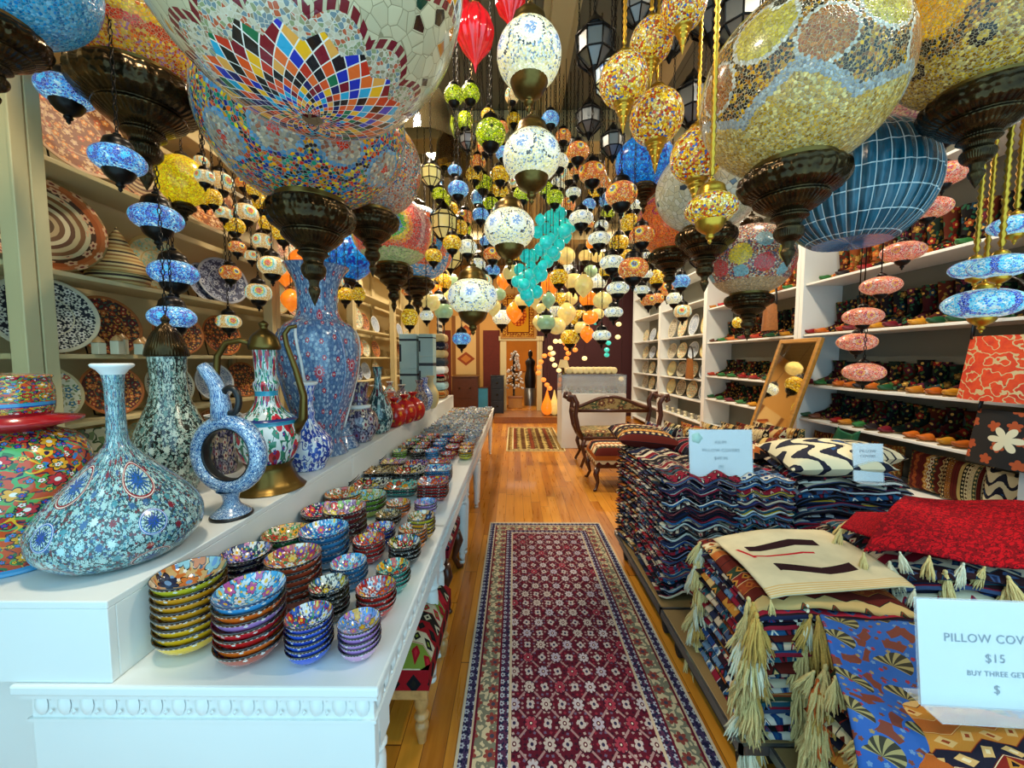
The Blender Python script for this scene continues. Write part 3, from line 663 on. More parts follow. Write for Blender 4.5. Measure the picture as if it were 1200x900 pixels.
mat('rug_maroon', rugbase(0, .515, 1.9, [(.012, h('#c2b49a'), None, 0), (.05, h('#1a1c38'), (h('#9aa0ac'), h('#3a3050')), 26), (.058, h('#b0a088'), None, 0), (.068, h('#571424'), None, 0),
     (.155, h('#b5a888'), (h('#7a3a34'), h('#6a6a5a'), h('#3a3a4a')), 13), (.165, h('#571424'), None, 0), (.205, h('#1a1c38'), (h('#9aa0ac'), h('#4a2a44')), 26), (.217, h('#b0a088'), None, 0)], field_maroon, 1), rough=.9, spec=.1)
mat('rug_gold', rugbase(0, .5, 1.1, [(.02, h('#c8b888'), None, 0), (.10, h('#5a3a1c'), (h('#b89a5a'), h('#7a5a2a')), 12), (.12, h('#c8b888'), None, 0)],
     lambda T, X, Y: T.mix(flor(T, T.comb(X, Y), 9., 6., .4, .3)['f'], T.pal(T.fract(X * 3.2), H('#a08a50', '#6a4a24', '#b8a060', '#7a3a20')), h('#4a2c1c')), 1), rough=.9, spec=.1)
mat('rug_framed', rugbase(0, .44, .6, [(.05, h('#8a5a1c'), None, 0), (.14, h('#c89a3a'), (h('#5a2410'), h('#8a4a1c')), 14), (.17, h('#5a2410'), None, 0)],
     lambda T, X, Y: T.mix(T.polar(X * 1.3, Y)[0] < .28, h('#b8801c'), T.mix(flor(T, T.comb(X, Y), 12., 8., .4, .3)['f'], h('#8a2c10'), h('#c8701c'))), 1), rough=.9, spec=.1)
def patch_fn(T):
    X, _, Y = T.xyz(T.obj()); d = T.abs(X * 1.4) + T.abs(T.fract(Y * 1.4) - .5) * 1.3
    c = T.mix(d < .34, h('#c8a468'), h('#8a3a14')); c = T.mix(d < .20, c, h('#b8702c')); return T.mix(T.abs(X) > .27, c, h('#7a4a1c'))
mat('kilim_patch', patch_fn, rough=.9)
mat('picture_lamps', lambda T: T.pal(T.vor(T.obj(), 14)[1][0], H('#d8c07a', '#2ab8a8', '#e8dca0', '#c87a24', '#a8601c', '#e0c870')), rough=.25)
ceramic('seat_tapestry', h('#9a8454'), [(7., 5., .34, H('#6a3a24', '#4a5a3a', '#8a5a2a'), h('#c8b078'), H('#5a5a3a', '#7a5a34'))], k=1., coatv=0.)
MATS['seat_tapestry'].node_tree.nodes['Principled BSDF'].inputs['Roughness'].default_value = .9

mat('basket', lambda T: T.pal(T.fract(T.xyz(T.obj())[2] * 16.0), H('#c8a868', '#8a5a2c', '#d0b478', '#3a2414', '#c8a868', '#a87a3c')), rough=.8)
def bagw(T):
    x, y, z = T.xyz(T.obj()); vec = T.comb(x, z); n = T.noise(vec, 8, 3)
    c = T.pal(n, H('#8a0f1c', '#b81c1c', '#d8481c', '#a8141c', '#7a0f20'), True); c = T.mix(veins(T, vec, 17, .022, 2.), c, h('#c8b080'))
    return {'color': c, 'bump': T.noise(T.obj(), 60, 2), 'bs': .4, 'bd': .005}
mat('bag_red', bagw, rough=.9)
m = MATS
XL, XR, XLB, XRB, YE, ZC = -1.9, 3.0, -2.28, 3.42, 10.3, 4.0
Y0 = -0.3
def struct(name, mb, mats, loc=None, bevel=0): return tag(mb.build(name, mats, None, loc, bevel), kind='structure')
# ------------------------------------------------------------------ room shell
struct('floor', MB().box((XLB - .1, Y0, -.1), (XRB + .1, YE + .1, 0)), m['floor_wood'])
struct('ceiling', MB().box((XLB - .1, Y0, ZC), (XRB + .1, YE + 4, ZC + .1)), m['ceiling_boards'])
struct('wall_left', MB().box((XLB - .1, Y0, 0), (XLB, YE + .1, ZC)), m['wall_cream'])
struct('wall_right', MB().box((XRB, Y0, 0), (XRB + .1, YE + .1, ZC)), m['grey_back'])
DX0, DX1, DZ = -.22, .60, 2.02
w = MB(); w.box((XLB, YE, 0), (DX0, YE + .12, ZC)); w.box((DX0, YE, DZ), (DX1, YE + .12, ZC)); w.box((DX1, YE, 0), (XRB, YE + .12, ZC), 1)
struct('wall_back', w, [m['wall_warm'], m['wall_maroon']])
# room behind the doorway
w = MB(); w.box((-1.8, YE + 3.5, 0), (2.2, YE + 3.6, 3.0)); w.box((-1.9, YE + .12, 0), (-1.8, YE + 3.6, 3.0)); w.box((2.2, YE + .12, 0), (2.3, YE + 3.6, 3.0))
struct('wall_far', w, m['wall_warm'])
struct('floor_far', MB().box((-1.9, YE + .1, .05), (2.3, YE + 3.6, .15)), m['floor_wood'])
struct('trim_1', MB().box((-.5, 9.1, 0), (1.05, YE, .15)), m['wood_mid'])     # the step up to the doorway
t = MB(); t.box((DX0 - .16, YE - .03, .15), (DX0, YE, DZ + .02)); t.box((DX1, YE - .03, .15), (DX1 + .14, YE, DZ + .02)); t.box((DX0 - .2, YE - .05, DZ), (DX1 + .18, YE, DZ + .12))
struct('trim_2', t, m['cream_paint'], bevel=.006)
# ceiling beams and cornice
t = MB()
for y in (4.0, 7.2): t.box((XLB, y, 3.72), (XRB, y + .25, ZC)); t.box((XLB, y - .04, 3.9), (XRB, y, ZC))
struct('trim_3', t, m['cream_paint'], bevel=.01)
t = MB()
for x in (.25, 1.15): t.box((x, Y0, 3.9), (x + .16, YE, ZC)); t.box((x - .05, Y0, 3.96), (x + .21, YE, ZC))
struct('trim_4', t, m['cream_paint'], bevel=.01)

# ------------------------------------------------------------------ shelving along both walls
def shelving(label, xf, xb, ya, yb, zs, matn, backm, ztop=3.45, group=None, op=False):
    root = thing('shelf_unit', label, 'shelves', ((xf + xb) / 2, (ya + yb) / 2, 0), 0, group)
    ox, oy = (xf + xb) / 2, (ya + yb) / 2; s = 1 if xf > xb else -1
    def B(x0, y0, z0, x1, y1, z1): return ((min(x0, x1) - ox, y0 - oy, z0), (max(x0, x1) - ox, y1 - oy, z1))
    for y in (ya, yb - .045):
        if op:
            MB().box(*B(xf, y, 0, xf + s * -.06, y + .045, ztop)).build('front_post', m[matn], root, bevel=.004); MB().box(*B(xb + s * .016, y, 0, xb + s * .05, y + .045, ztop)).build('rear_post', m[matn], root, bevel=.004)
        else: MB().box(*B(xf, y, 0, xb, y + .045, ztop)).build('side_panel', m[matn], root, bevel=.004)
    for y in (ya, yb - .05):
        MB().box(*B(xf + s * .014, y, 0, xf + s * .001, y + .05, ztop)).build('face_stile', m[matn], root, bevel=.003)
    MB().box(*B(xb, ya + .045, 0, xb + s * .015, yb - .045, ztop)).build('back_panel', m[backm], root)
    for z in zs:
        e = .0 if op else .045; sh = MB().box(*B(xf - s * (.062 if op else .01), ya + e, z - .022, xb + s * (.051 if op else .015), yb - e, z)).build('shelf', m[matn], root, bevel=.003)
    MB().box(*B(xf + s * .015, ya - .01, ztop, xb, yb + .01, ztop + .06)).build('top_panel', m[matn], root, bevel=.01)
    return root
LZ = [.1, .55, .95, 1.26, 1.57, 1.93, 2.40, 2.9]
LY = [-.1, 1.532, 3.06, 4.56, 6.1, 7.6]
nm = ['nearest the shop front at the left edge', 'behind the orange jar holding the big brown platter', 'behind the tall blue vase', 'behind the blue package boxes', 'at the far end of the left wall']
for i in range(5): shelving('cream shelf unit on the left wall, ' + nm[i], XL, XLB + .01, LY[i] + .003, LY[i+1] - .003, LZ, 'cream_paint', 'cream_paint', group='shelf units on the left wall', op=True)
RZ = [.1, .52, .93, 1.28, 1.80, 2.32, 2.98]
RY = [-.05, 2.2, 4.1, 6.1, 8.0, 9.8]
nm = ['at the right edge nearest the shop front', 'packed with dark floral boots', 'behind the leaning framed picture of lamps', 'with upright grey platters', 'farthest along the right wall']
for i in range(5):
    shelving('white shelf unit on the right wall, ' + nm[i], XR, XRB - .01, RY[i] + .003, RY[i+1] - .003, RZ if i < 3 else [.1, .5, .85, 1.2, 1.55, 1.95, 2.5, 3.0], 'white_paint', 'grey_back', group='shelf units on the right wall')

# ------------------------------------------------------------------ the long white table and the raised ledge
TZ, TX0, TX1 = .75, -1.22, -.352
def eggdart(mb, n, fx, mi=0):
    """n eggs along a run; fx(t, out, z) maps run parameter to space"""
    for k in range(n):
        c = (k + .5) / n; w_ = .30 / n
        pts = [(c + w_ * cos(a) * 1.0, .002, -.038 + .030 * sin(a)) for a in [2 * pi * q / 14 for q in range(14)]]
        ring = [fx(*p) for p in pts]; inn = [fx(c + (p[0] - c) * .55, .0085, -.038 + (p[2] + .038) * .55) for p in pts]; ctr = [fx(c, .0105, -.038)]
        vs = ring + inn + ctr; fs = [(q, (q + 1) % 14, 14 + (q + 1) % 14, 14 + q) for q in range(14)] + [(14 + q, 14 + (q + 1) % 14, 28) for q in range(14)]
        mb.add(vs, fs, None, mi, True)
        # the dart between two eggs, with a little arrow over it
        d = (k + 1) / n
        if k == n - 1: continue
        for dz, s_ in ((-.052, .010), (-.014, .012)):
            q4 = [fx(d - s_ / n * 9, .006, dz), fx(d, .006, dz - s_), fx(d + s_ / n * 9, .006, dz), fx(d, .006, dz + s_ * .6), fx(d, .012, dz)]
            mb.add(q4, [(0, 1, 4), (1, 2, 4), (2, 3, 4), (3, 0, 4)], None, mi)
def table(label, ya, yb, first=False):
    root = thing('display_table', label, 'table', ((TX0 + TX1) / 2, (ya + yb) / 2, 0), 0, 'white display tables'); ox, oy = (TX0 + TX1) / 2, (ya + yb) / 2
    a, b = TX0 - ox, TX1 - ox; y0, y1 = ya - oy, yb - oy
    MB().box((a - .02, y0 - .025, TZ - .028), (b + .02, y1, TZ)).build('table_top', m['white_paint'], root, bevel=.006)
    ap = MB(); ap.box((a, y0, .50 if first else .575), (b, y0 + .03, TZ - .028)); ap.box((b - .03, y0 + .03, .575), (b, y1 - .03, TZ - .028)); ap.box((a, y0 + .03, .585), (a + .03, y1 - .03, TZ - .028)); ap.box((a, y1 - .03, .585), (b, y1, TZ - .028))
    ap.build('apron', m['white_paint'], root, bevel=.003)
    md = MB(); md.box((a - .012, y0 - .012, TZ - .045), (b + .012, y1, TZ - .028)); md.box((a - .006, y0 - .006, TZ - .112), (b + .006, y1, TZ - .104))
    if first: eggdart(md, 15, lambda t_, o_, z_: (a + (b - a) * t_, y0 - o_, TZ - .030 + z_))
    nside = int((yb - ya) / .058)
    eggdart(md, nside, lambda t_, o_, z_: (b + o_ * .9, y0 + (y1 - y0) * t_, TZ - .030 + z_))
    md.build('moulding', m['white_paint'], root)
    lp = smoothprof([(.0, 0), (.018, 0), (.022, .015), (.018, .03), (.022, .05), (.032, .30), (.036, .42), (.030, .46), (.040, .475), (.030, .49), (.038, .50)], 3)
    for x in (a + .06, b - .045):
        for y in (y0 + (.10 if not first else .10), y1 - .05):
            l = MB(); l.lathe(lp, 14); l.box((-.036, -.036, .50), (.036, .036, .60)); l.build('leg', m['white_paint'], root, (x, y, 0), )
    return root
table('white table with carved egg-and-dart edge nearest the camera, crowded with bowls', .905, 1.80, True)
table('white table second from the front, under the square dishes', 1.805, 2.87)
table('white table third from the front, under small stacked bowls', 2.875, 3.95)
table('white table farthest down the aisle, under white bowls', 3.955, 6.2)
LX = -.992; LEDGE = .96
for i, (ya, yb, lab) in enumerate(((.89, 2.3, 'white painted riser ledge nearest the camera carrying big vases'), (2.302, 4.2, 'white riser ledge behind the tall blue vase'), (4.202, 6.2, 'white riser ledge at the far end of the tables'))):
    r_ = thing('riser_ledge', lab, 'ledge', (-1.3, (ya + yb) / 2, TZ), 0, 'riser ledges on the tables'); hy = (yb - ya) / 2
    bx0, bx1 = -1.68 + 1.3, LX + 1.3
    MB().box((bx0, -hy, .19), (bx1, hy, LEDGE - TZ)).build('top_board', m['white_paint'], r_, bevel=.003)
    b_ = MB(); b_.box((bx0, -hy, .001), (bx1, -hy + .02, .19)); b_.box((bx1 - .02, -hy + .02, .001), (bx1, hy, .19)); b_.build('front_board', m['white_paint'], r_, bevel=.002)
# low white cabinet behind the tables carrying the rear half of the ledge
c_ = thing('base_cabinet', 'low white cabinet behind the table under the orange jar', 'cabinet', (-1.56, 3.5, 0))
MB().box((-.32, -2.52, .08), (.32, 2.68, .749)).build('carcass', m['white_paint'], c_, bevel=.004)
MB().box((-.30, -2.48, 0), (.28, 2.66, .08)).build('plinth', m['white_paint'], c_)
for k in range(4): MB().box((-.006 + .32, -2.48 + k * 1.3, .12), (.332, -1.24 + k * 1.3, .70)).build('door', m['white_paint'], c_, bevel=.004)

# ------------------------------------------------------------------ rugs
def rug(name, label, X, Y, hw, hl, mt, rz=0):
    def fn(u, v):
        x = (u - .5) * 2 * hw; y = (v - .5) * 2 * hl
        return (x, y, .008 + .0015 * sin(y * 9 + x * 3))
    mb = MB(); mb.grid(fn, 12, 60)
    n = 12; mb.box((-hw, -hl, 0), (hw, hl, .0055))
    for s in (-1, 1):
        for k in range(int(hw * 2 / .012)):
            x = -hw + .006 + k * .012; mb.box((x - .003, s * hl, .001), (x + .003, s * (hl + .025), .004)) if s > 0 else mb.box((x - .003, -hl - .025, .001), (x + .003, -hl, .004))
    o = mb.build(name, m[mt], None, (X, Y, 0)); o.rotation_euler = (0, 0, rz); return tag(o, label, 'rug')
rug('runner_rug', 'long maroon runner rug with navy and ivory borders down the aisle', .285, 1.62, .515, 1.9, 'rug_maroon')
rug('small_rug', 'small gold patterned rug on the floor before the far doorway', .36, 7.45, .5, 1.1, 'rug_gold')

# ------------------------------------------------------------------ vases and ewers on the ledge
def on_ledge(px, py, z=LEDGE): return onz(px, py, z)
def P3(x, Y, z): return (x, Y, z)
# orange lidded jar at the left edge
r_ = thing('lidded_jar', 'big orange floral jar with red flanged neck at the left edge of the ledge', 'jar', (-1.415, 1.06, LEDGE))
MB().lathe(smoothprof([(.001, 0), (.080, 0), (.085, .012), (.09, .03), (.115, .09), (.145, .17), (.157, .25), (.148, .32), (.125, .365), (.08, .39)], 5), 48).build('body', m['jar_orange'], r_)
MB().lathe([(.08, .388), (.085, .395), (.14, .41), (.142, .418), (.08, .43), (.078, .435)], 48).build('flange', m['glaze_red'], r_)
nk = MB().lathe(smoothprof([(.078, .43), (.085, .45), (.086, .50), (.08, .53), (.084, .54), (.07, .545), (.001, .55)], 4), 40).build('neck', m['jar_orange'], r_)
# squat flask with long neck
r_ = thing('long_neck_flask', 'squat blue micro-patterned flask with red medallions and thin neck', 'flask', (-1.18, 1.12, LEDGE), .2)
MB().lathe(smoothprof([(.001, .0), (.10, .0), (.145, .015), (.182, .055), (.192, .10), (.180, .145), (.142, .20), (.09, .26), (.047, .31), (.026, .35), (.022, .42), (.022, .50), (.026, .545)], 5), 72).build('body', m['flask_blue'], r_)
MB().lathe([(.026, .543), (.034, .556), (.046, .566), (.048, .572), (.044, .576), (.030, .566), (.016, .55)], 40).build('rim', m['white_paint'], r_)
# dark bottle with metal dome
r_ = thing('domed_bottle', 'dark green filigree bottle with bronze domed lid behind the squat flask', 'bottle', (-1.47, 1.62, LEDGE))
MB().lathe(smoothprof([(.001, 0), (.06, 0), (.075, .02), (.115, .10), (.135, .19), (.125, .27), (.095, .35), (.07, .42), (.062, .50), (.066, .60)], 5), 48).build('body', m['bottle_dark'], r_)
MB().lathe(smoothprof([(.070, .598), (.075, .605), (.073, .625), (.062, .66), (.045, .70), (.024, .725), (.012, .74), (.016, .755), (.001, .775)], 4), 32).build('lid', m['bronze'], r_)
# ring ewer
r_ = thing('ring_ewer', 'light blue ring-shaped ewer with open centre and black-rimmed foot', 'ewer', (-1.062, 1.40, LEDGE), -.12)
rg = MB(); rc = .235; RO = .146
NU, NV = 56, 20
def ringfn(u, v):
    a = u * 2 * pi; b = v * 2 * pi; rr = .122 + .027 * cos(b); return (rr * cos(a), .032 * sin(b), rc + rr * sin(a))
rg.grid(ringfn, NU, NV); rg.build('ring_body', m['ring_blue'], r_)
ib = MB(); ib.grid(lambda u, v: ((.0965 + .004 * cos(v * 2 * pi)) * cos(u * 2 * pi), .019 * sin(v * 2 * pi), rc + (.0965 + .004 * cos(v * 2 * pi)) * sin(u * 2 * pi)), 48, 8); ib.build('inner_band', m['black_paint'], r_)
MB().lathe(smoothprof([(.066, .012), (.06, .02), (.035, .04), (.026, .06), (.03, .085), (.045, .10)], 4), 32).build('foot', m['ring_blue'], r_)
MB().lathe([(.001, 0), (.068, 0), (.07, .006), (.067, .013), (.001, .014)], 32).build('foot_rim', m['black_paint'], r_)
MB().tube([(-.02, 0, .365), (-.022, 0, .42), (-.03, 0, .47), (-.045, 0, .505), (-.075, 0, .545), (-.09, 0, .562)], [.036, .032, .027, .025, .023, .02], 16).build('spout', m['ring_blue'], r_)
MB().tube([(.018 + .034 * cos(a), 0, .435 + .048 * sin(a)) for a in [pi * 1.25 + 2 * pi * k / 22 * .92 for k in range(22)]], .011, 10).build('handle', m['black_paint'], r_)
# big tulip coffee ewer
r_ = thing('coffee_ewer', 'large white tulip-painted ewer with brass lid, handle and flared foot', 'ewer', (-1.12, 1.72, LEDGE), .1)
MB().lathe(smoothprof([(.001, 0), (.135, 0), (.14, .008), (.12, .03), (.10, .07), (.09, .10), (.10, .125)], 4), 40, flute=lambda a, i, z: .012 * cos(a * 12)).build('foot', m['brass'], r_)
MB().lathe(smoothprof([(.09, .12), (.11, .15), (.128, .20), (.13, .26), (.118, .30), (.118, .315), (.10, .33), (.075, .35), (.052, .39), (.045, .43), (.05, .46), (.052, .48), (.042, .50), (.045, .57), (.048, .63)], 4), 48).build('body', m['tulip_white'], r_)
MB().lathe(smoothprof([(.06, .628), (.066, .64), (.062, .66), (.05, .69), (.03, .71), (.015, .725), (.02, .745), (.001, .76)], 4), 32).build('lid', m['brass'], r_)
MB().tube([(-.05, 0, .655), (-.10, 0, .67), (-.16, 0, .66), (-.20, 0, .60), (-.21, 0, .50), (-.20, 0, .40), (-.17, 0, .30), (-.125, 0, .25)], [.012, .013, .014, .014, .014, .014, .013, .011], 10).build('handle', m['brass'], r_)
MB().tube([(.115, 0, .26), (.155, 0, .32), (.16, 0, .42), (.13, 0, .54), (.095, 0, .65), (.088, 0, .70), (.11, 0, .73), (.14, 0, .735)], [.024, .020, .016, .013, .011, .011, .010, .008], 12).build('spout', m['brass'], r_)
# tall blue vase
vp = on_ledge(378, 531)
r_ = thing('tall_vase', 'man-sized slate blue vase with red dots and scalloped raised borders', 'vase', (vp.x, vp.y, LEDGE)); V = vp.y / F
prof = [(.001, 0), (27, 0), (28, 3), (24, 12), (22, 20), (27, 40), (36, 70), (43, 100), (45, 125), (43, 142), (37, 153), (27, 160), (23, 168), (22, 180), (23, 195), (28, 210), (34, 219), (36, 221)]
VS = V * .985
MB().lathe(smoothprof([(a * VS, b * VS) for a, b in prof], 5), 64, flute=lambda a, i, z: .02 * cos(a * 6)).build('body', m['vase_tall'], r_)
for s in (0, 1, 2, 3, 4, 5):
    pts = []
    for k in range(15):
        t_ = k / 14; zz = (30 + t_ * 118) * VS; a_ = s * pi / 3 + .25 + (.16 + .20 * sin(t_ * pi)) * 1.0
        rr = (24 + 22 * sin(min(1, (t_ * 118 + 30) / 155) ** .8 * pi * .62)) * VS
        best = min(range(len(prof) - 1), key=lambda q: 0 if prof[q][1] * VS <= zz < prof[q+1][1] * VS else 1)
        p0, p1 = prof[best], prof[best+1]; f_ = (zz / VS - p0[1]) / max(p1[1] - p0[1], .01); rr = (p0[0] + (p1[0] - p0[0]) * f_) * VS * 1.01
        pts.append((rr * cos(a_), rr * sin(a_), zz))
    MB().tube(pts, .008, 6).build('raised_border', m['vase_tall'] if s % 2 else m['white_paint'], r_)
# further vases
def simple_vase(name, label, px, py, prof, mt, cat='vase', sc=1.0, parts=(), n=40, flute=None):
    p = on_ledge(px, py); V = p.y / F * sc
    r_ = thing(name, label, cat, (p.x, p.y, LEDGE))
    MB().lathe(smoothprof([(max(a * V, .0005), b * V) for a, b in prof], 4), n, flute=flute).build('body', m[mt], r_)
    for (nm_, pr, mt_) in parts: MB().lathe([(max(a * V, .0005), b * V) for a, b in pr], n).build(nm_, m[mt_], r_)
    return r_
simple_vase('bottle_vase', 'blue and white floral bottle vase beside the tulip ewer', 362, 549, [(0, 0), (16, 0), (20, 6), (27, 20), (26, 34), (19, 44), (12, 52), (8, 60), (9, 68), (7, 74), (8, 90), (11, 100)], 'bottle_bluewhite', parts=[('rim', [(10, 99), (13, 102), (12, 104), (8, 101)], 'white_paint')])
simple_vase('perfume_bottle', 'dark purple floral round bottle right of the tall blue vase', 421, 517, [(0, 0), (12, 0), (16, 4), (22, 18), (20, 32), (13, 40), (10, 46), (12, 50), (10, 56), (13, 70)], 'bottle_purple', parts=[('neck_ring', [(11, 39), (14, 40), (14, 43), (11, 44)], 'white_paint')])
simple_vase('stem_flask', 'pale teal flask with long neck behind the purple bottle', 444, 507, [(0, 0), (9, 0), (13, 5), (17, 18), (15, 30), (10, 42), (5, 54), (4, 66), (6, 78)], 'flask_teal')
simple_vase('footed_vase', 'slate blue small vase at the foot of the tall blue vase', 402, 524, [(0, 0), (17, 0), (17, 4), (12, 14), (8, 22), (11, 30)], 'vase_blue')
for (px, py, lab) in ((462, 500, 'glossy red pomegranate on the ledge nearest the teal flask'), (474, 496, 'glossy red pomegranate in the middle of the red group'), (484, 493, 'glossy red pomegranate farthest back in the red group')):
    simple_vase('ceramic_pomegranate', lab, px, py, [(0, 0), (6, 0), (12, 5), (14, 14), (11, 22), (5, 27), (3, 29), (6, 34), (4, 33)], 'red_glossy', 'ornament', flute=lambda a, i, z: .04 * cos(a * 6))
simple_vase('sugar_bowl', 'small red-lidded bronze pot on the ledge before the package boxes', 447, 468, [(0, 0), (8, 0), (11, 6), (9, 12), (4, 16), (2, 19), (0, 20)], 'bowl_brown', 'pot')
tall_list = [('cream round lantern jar at the far end of the ledge', 505, 478, 'plate_cream'), ('purple speckled vase at the far end of the ledge', 492, 483, 'bottle_purple'), ('blue speckled vase near the far end of the ledge', 498, 480, 'bottle_bluewhite')]
for lab, px, py, mt in tall_list: simple_vase('round_vase', lab, px, py, [(0, 0), (5, 0), (9, 8), (9, 18), (5, 26), (3, 32), (5, 38)], mt)
# flared beaker behind flask & purple beaker
def shelf_vase(name, label, x, y, z, H_, R, mt, kind=0):
    pr = [[(0, 0), (.6, 0), (.75, .3), (.7, .6), (.9, .9), (1, 1)], [(0, 0), (.5, 0), (.95, .3), (1, .5), (.6, .75), (.35, .85), (.5, 1)]][kind]
    r_ = thing(name, label, 'vase', (x, y, z)); MB().lathe(smoothprof([(max(a * R, .0005), b * H_) for a, b in pr], 4), 28).build('body', m[mt], r_)
    MB().lathe([(R * (1 if kind == 0 else .5), H_), (R * (1.06 if kind == 0 else .6), H_ + .004), (R * (.9 if kind == 0 else .4), H_ - .01)], 28).build('rim', m['white_paint'], r_); return r_
shelf_vase('beaker_vase', 'purple beaker vase on the ledge between the ring ewer and tulip ewer', -1.5, 1.95, LEDGE, .30, .075, 'bottle_purple')
shelf_vase('beaker_vase', 'red and grey beaker vase on the ledge against the left shelves', -1.52, 2.25, LEDGE, .26, .09, 'plate_redbrown')
shelf_vase('teapot_vase', 'turquoise rounded vase behind the spout of the tulip ewer', -1.38, 2.12, LEDGE, .30, .09, 'bowl_teal', 1)
# ------------------------------------------------------------------ bowls
def bowl_mesh(name, mt, depth=.62, square=False):
    # unit rim radius; v runs foot -> rim -> inner centre
    prof = smoothprof([(.001, 0), (.42, 0), (.46, .03), (.72, .17 * depth / .62), (.90, .38 * depth / .62), (1.0, depth), (.965, depth + .012), (.90, .40 * depth / .62 + .08), (.70, .21 * depth / .62 + .06), (.40, .09), (.001, .07)], 3)
    mb = MB()
    if not square: mb.lathe(prof, 28)
    else:
        n = 32; sq = lambda a: (1 / max(abs(cos(a)), abs(sin(a)))) ** .8 * .84 - 1
        mb.lathe(prof, n, flute=lambda a, i, z: sq(a))
    return mb.mesh(name, m[mt])
BM = {}
def bowl(mt, depth=.62, square=False):
    k = (mt, depth, square)
    if k not in BM: BM[k] = bowl_mesh(mt + ('_square' if square else ''), mt, depth, square)
    return BM[k]
def stack(x, y, R, n, mt, pitch, desc, group, depth=.62, square=False, rz=0., z0=TZ, kind='bowl', mats=None):
    top = n - 1
    for k in range(n):
        q = mats[k % len(mats)] if mats else mt
        o = inst('ceramic_dish' if square else 'ceramic_bowl', bowl(q, depth, square), None, (x + random.uniform(-.0015, .0015), y + random.uniform(-.0015, .0015), z0 + .001 + k * pitch), (0, 0, rz + random.uniform(0, 6 if not square else .06)), R)
        pos = 'topmost' if k == top else ('bottommost' if k == 0 else nth(top - k) + ' from top')
        lab = f'{desc}, {pos}' if n > 1 else desc
        tag(o, lab, 'dish' if square else 'bowl', group)
G = 'hand-painted bowls stacked on the table'
front = [ # px, py(rim centre), half width, n, material, desc, tilt-y base height
 (206, 683, 50, 8, 'bowl_yellow', 'large yellow bowl of the front left corner stack', .60),
 (293, 698, 47, 7, 'bowl_mixed', 'large bowl of the multicoloured stack right of the yellow one', .60),
 (362, 722, 31, 6, 'bowl_cobalt', 'small cobalt blue bowl third from left in front', .72),
 (421, 728, 27, 5, 'bowl_lilac', 'small lilac bowl of the front row beside the aisle edge', .72),
 (273, 650, 34, 6, 'bowl_navy', 'navy flowered bowl behind the yellow stack', .6),
 (344, 655, 36, 6, 'bowl_coral', 'coral bowl with big white flowers in the second row', .6),
 (386, 685, 25, 6, 'bowl_black', 'small black bowl with yellow flowers behind the cobalt stack', .7),
 (441, 688, 25, 4, 'bowl_red', 'small red flowered bowl behind the lilac stack', .7),
 (315, 625, 32, 4, 'bowl_green', 'dark green bowl behind the navy stack', .55),
 (380, 622, 31, 5, 'bowl_sky', 'sky blue bowl behind the coral stack', .6),
 (409, 659, 23, 4, 'bowl_sky', 'small light blue bowl behind the small black stack', .7),
 (461, 664, 21, 4, 'bowl_teal', 'small teal bowl with a yellow patch beside the aisle edge', .7),
 (432, 632, 20, 4, 'bowl_red', 'small plain red bowl behind the light blue one', .7),
 (474, 635, 20, 4, 'bowl_black', 'small black speckled bowl behind the teal one', .7),
 (349, 597, 29, 3, 'bowl_navy', 'dark multicoloured wide bowl behind the green one', .5),
 (404, 597, 27, 5, 'bowl_purple', 'mauve bowl with red sides behind the sky blue one', .6),
 (446, 618, 18, 3, 'bowl_cobalt', 'small dark blue bowl behind the plain red one', .7),
 (484, 619, 18, 4, 'bowl_orange', 'small orange flowered bowl third back from the teal one', .7),
 (378, 578, 24, 3, 'bowl_orange', 'orange wide bowl before the square dishes', .55),
 (430, 581, 24, 3, 'bowl_lime', 'light green wide bowl before the square dishes', .55),
 (455, 602, 16, 3, 'bowl_brown', 'small brown bowl behind the small dark blue one', .6),
 (494, 605, 17, 5, 'bowl_yellow', 'small yellow bowl beside the aisle edge', .65),
 (467, 589, 15, 3, 'bowl_orange', 'small bright orange bowl before the teal square dish', .7),
 (499, 588, 14, 3, 'bowl_lilac', 'small lilac bowl before the pink square dishes', .7),
]
for (px, py, hw, n, mt, desc, dp) in front:
    pz = TZ
    for _ in range(3):                                   # settle the stack height with its distance
        p = onz(px, py, pz); st = sqrt(1 + ((px - 600) / F) ** 2); R = hw / st / F * p.y
        pitch = R * .26; pz = TZ + (n - 1) * pitch + R * dp
    mts = None; p.x = max(p.x, LX + R + .006)
    if mt == 'bowl_mixed': mts = ['bowl_coral', 'bowl_orange', 'bowl_red', 'bowl_mixed', 'bowl_lilac', 'bowl_orange', 'bowl_sky']
    stack(p.x, p.y, R, n, mt, pitch, desc, G, dp, mats=mts)
# square dishes, three rows
sq = [(397, 560, 22, 'bowl_navy'), (435, 566, 22, 'bowl_black'), (472, 567, 21, 'bowl_teal'), (508, 572, 19, 'bowl_red'),
      (416, 548, 19, 'bowl_yellow'), (448, 550, 19, 'bowl_brown'), (482, 550, 19, 'bowl_black'), (514, 556, 17, 'bowl_sky'),
      (435, 535, 17, 'bowl_sky'), (462, 539, 15, 'bowl_purple'), (489, 541, 15, 'bowl_navy'), (516, 546, 13, 'bowl_red')]
cn = {'bowl_navy': 'navy', 'bowl_black': 'black', 'bowl_teal': 'dark teal', 'bowl_red': 'red', 'bowl_yellow': 'yellow', 'bowl_brown': 'brown', 'bowl_sky': 'sky blue', 'bowl_purple': 'mauve', 'bowl_cobalt': 'cobalt', 'bowl_orange': 'orange', 'bowl_lilac': 'lilac', 'bowl_white': 'white', 'bowl_lime': 'lime green', 'bowl_green': 'green', 'bowl_coral': 'coral'}
rows_ = ['front row', 'middle row', 'back row']
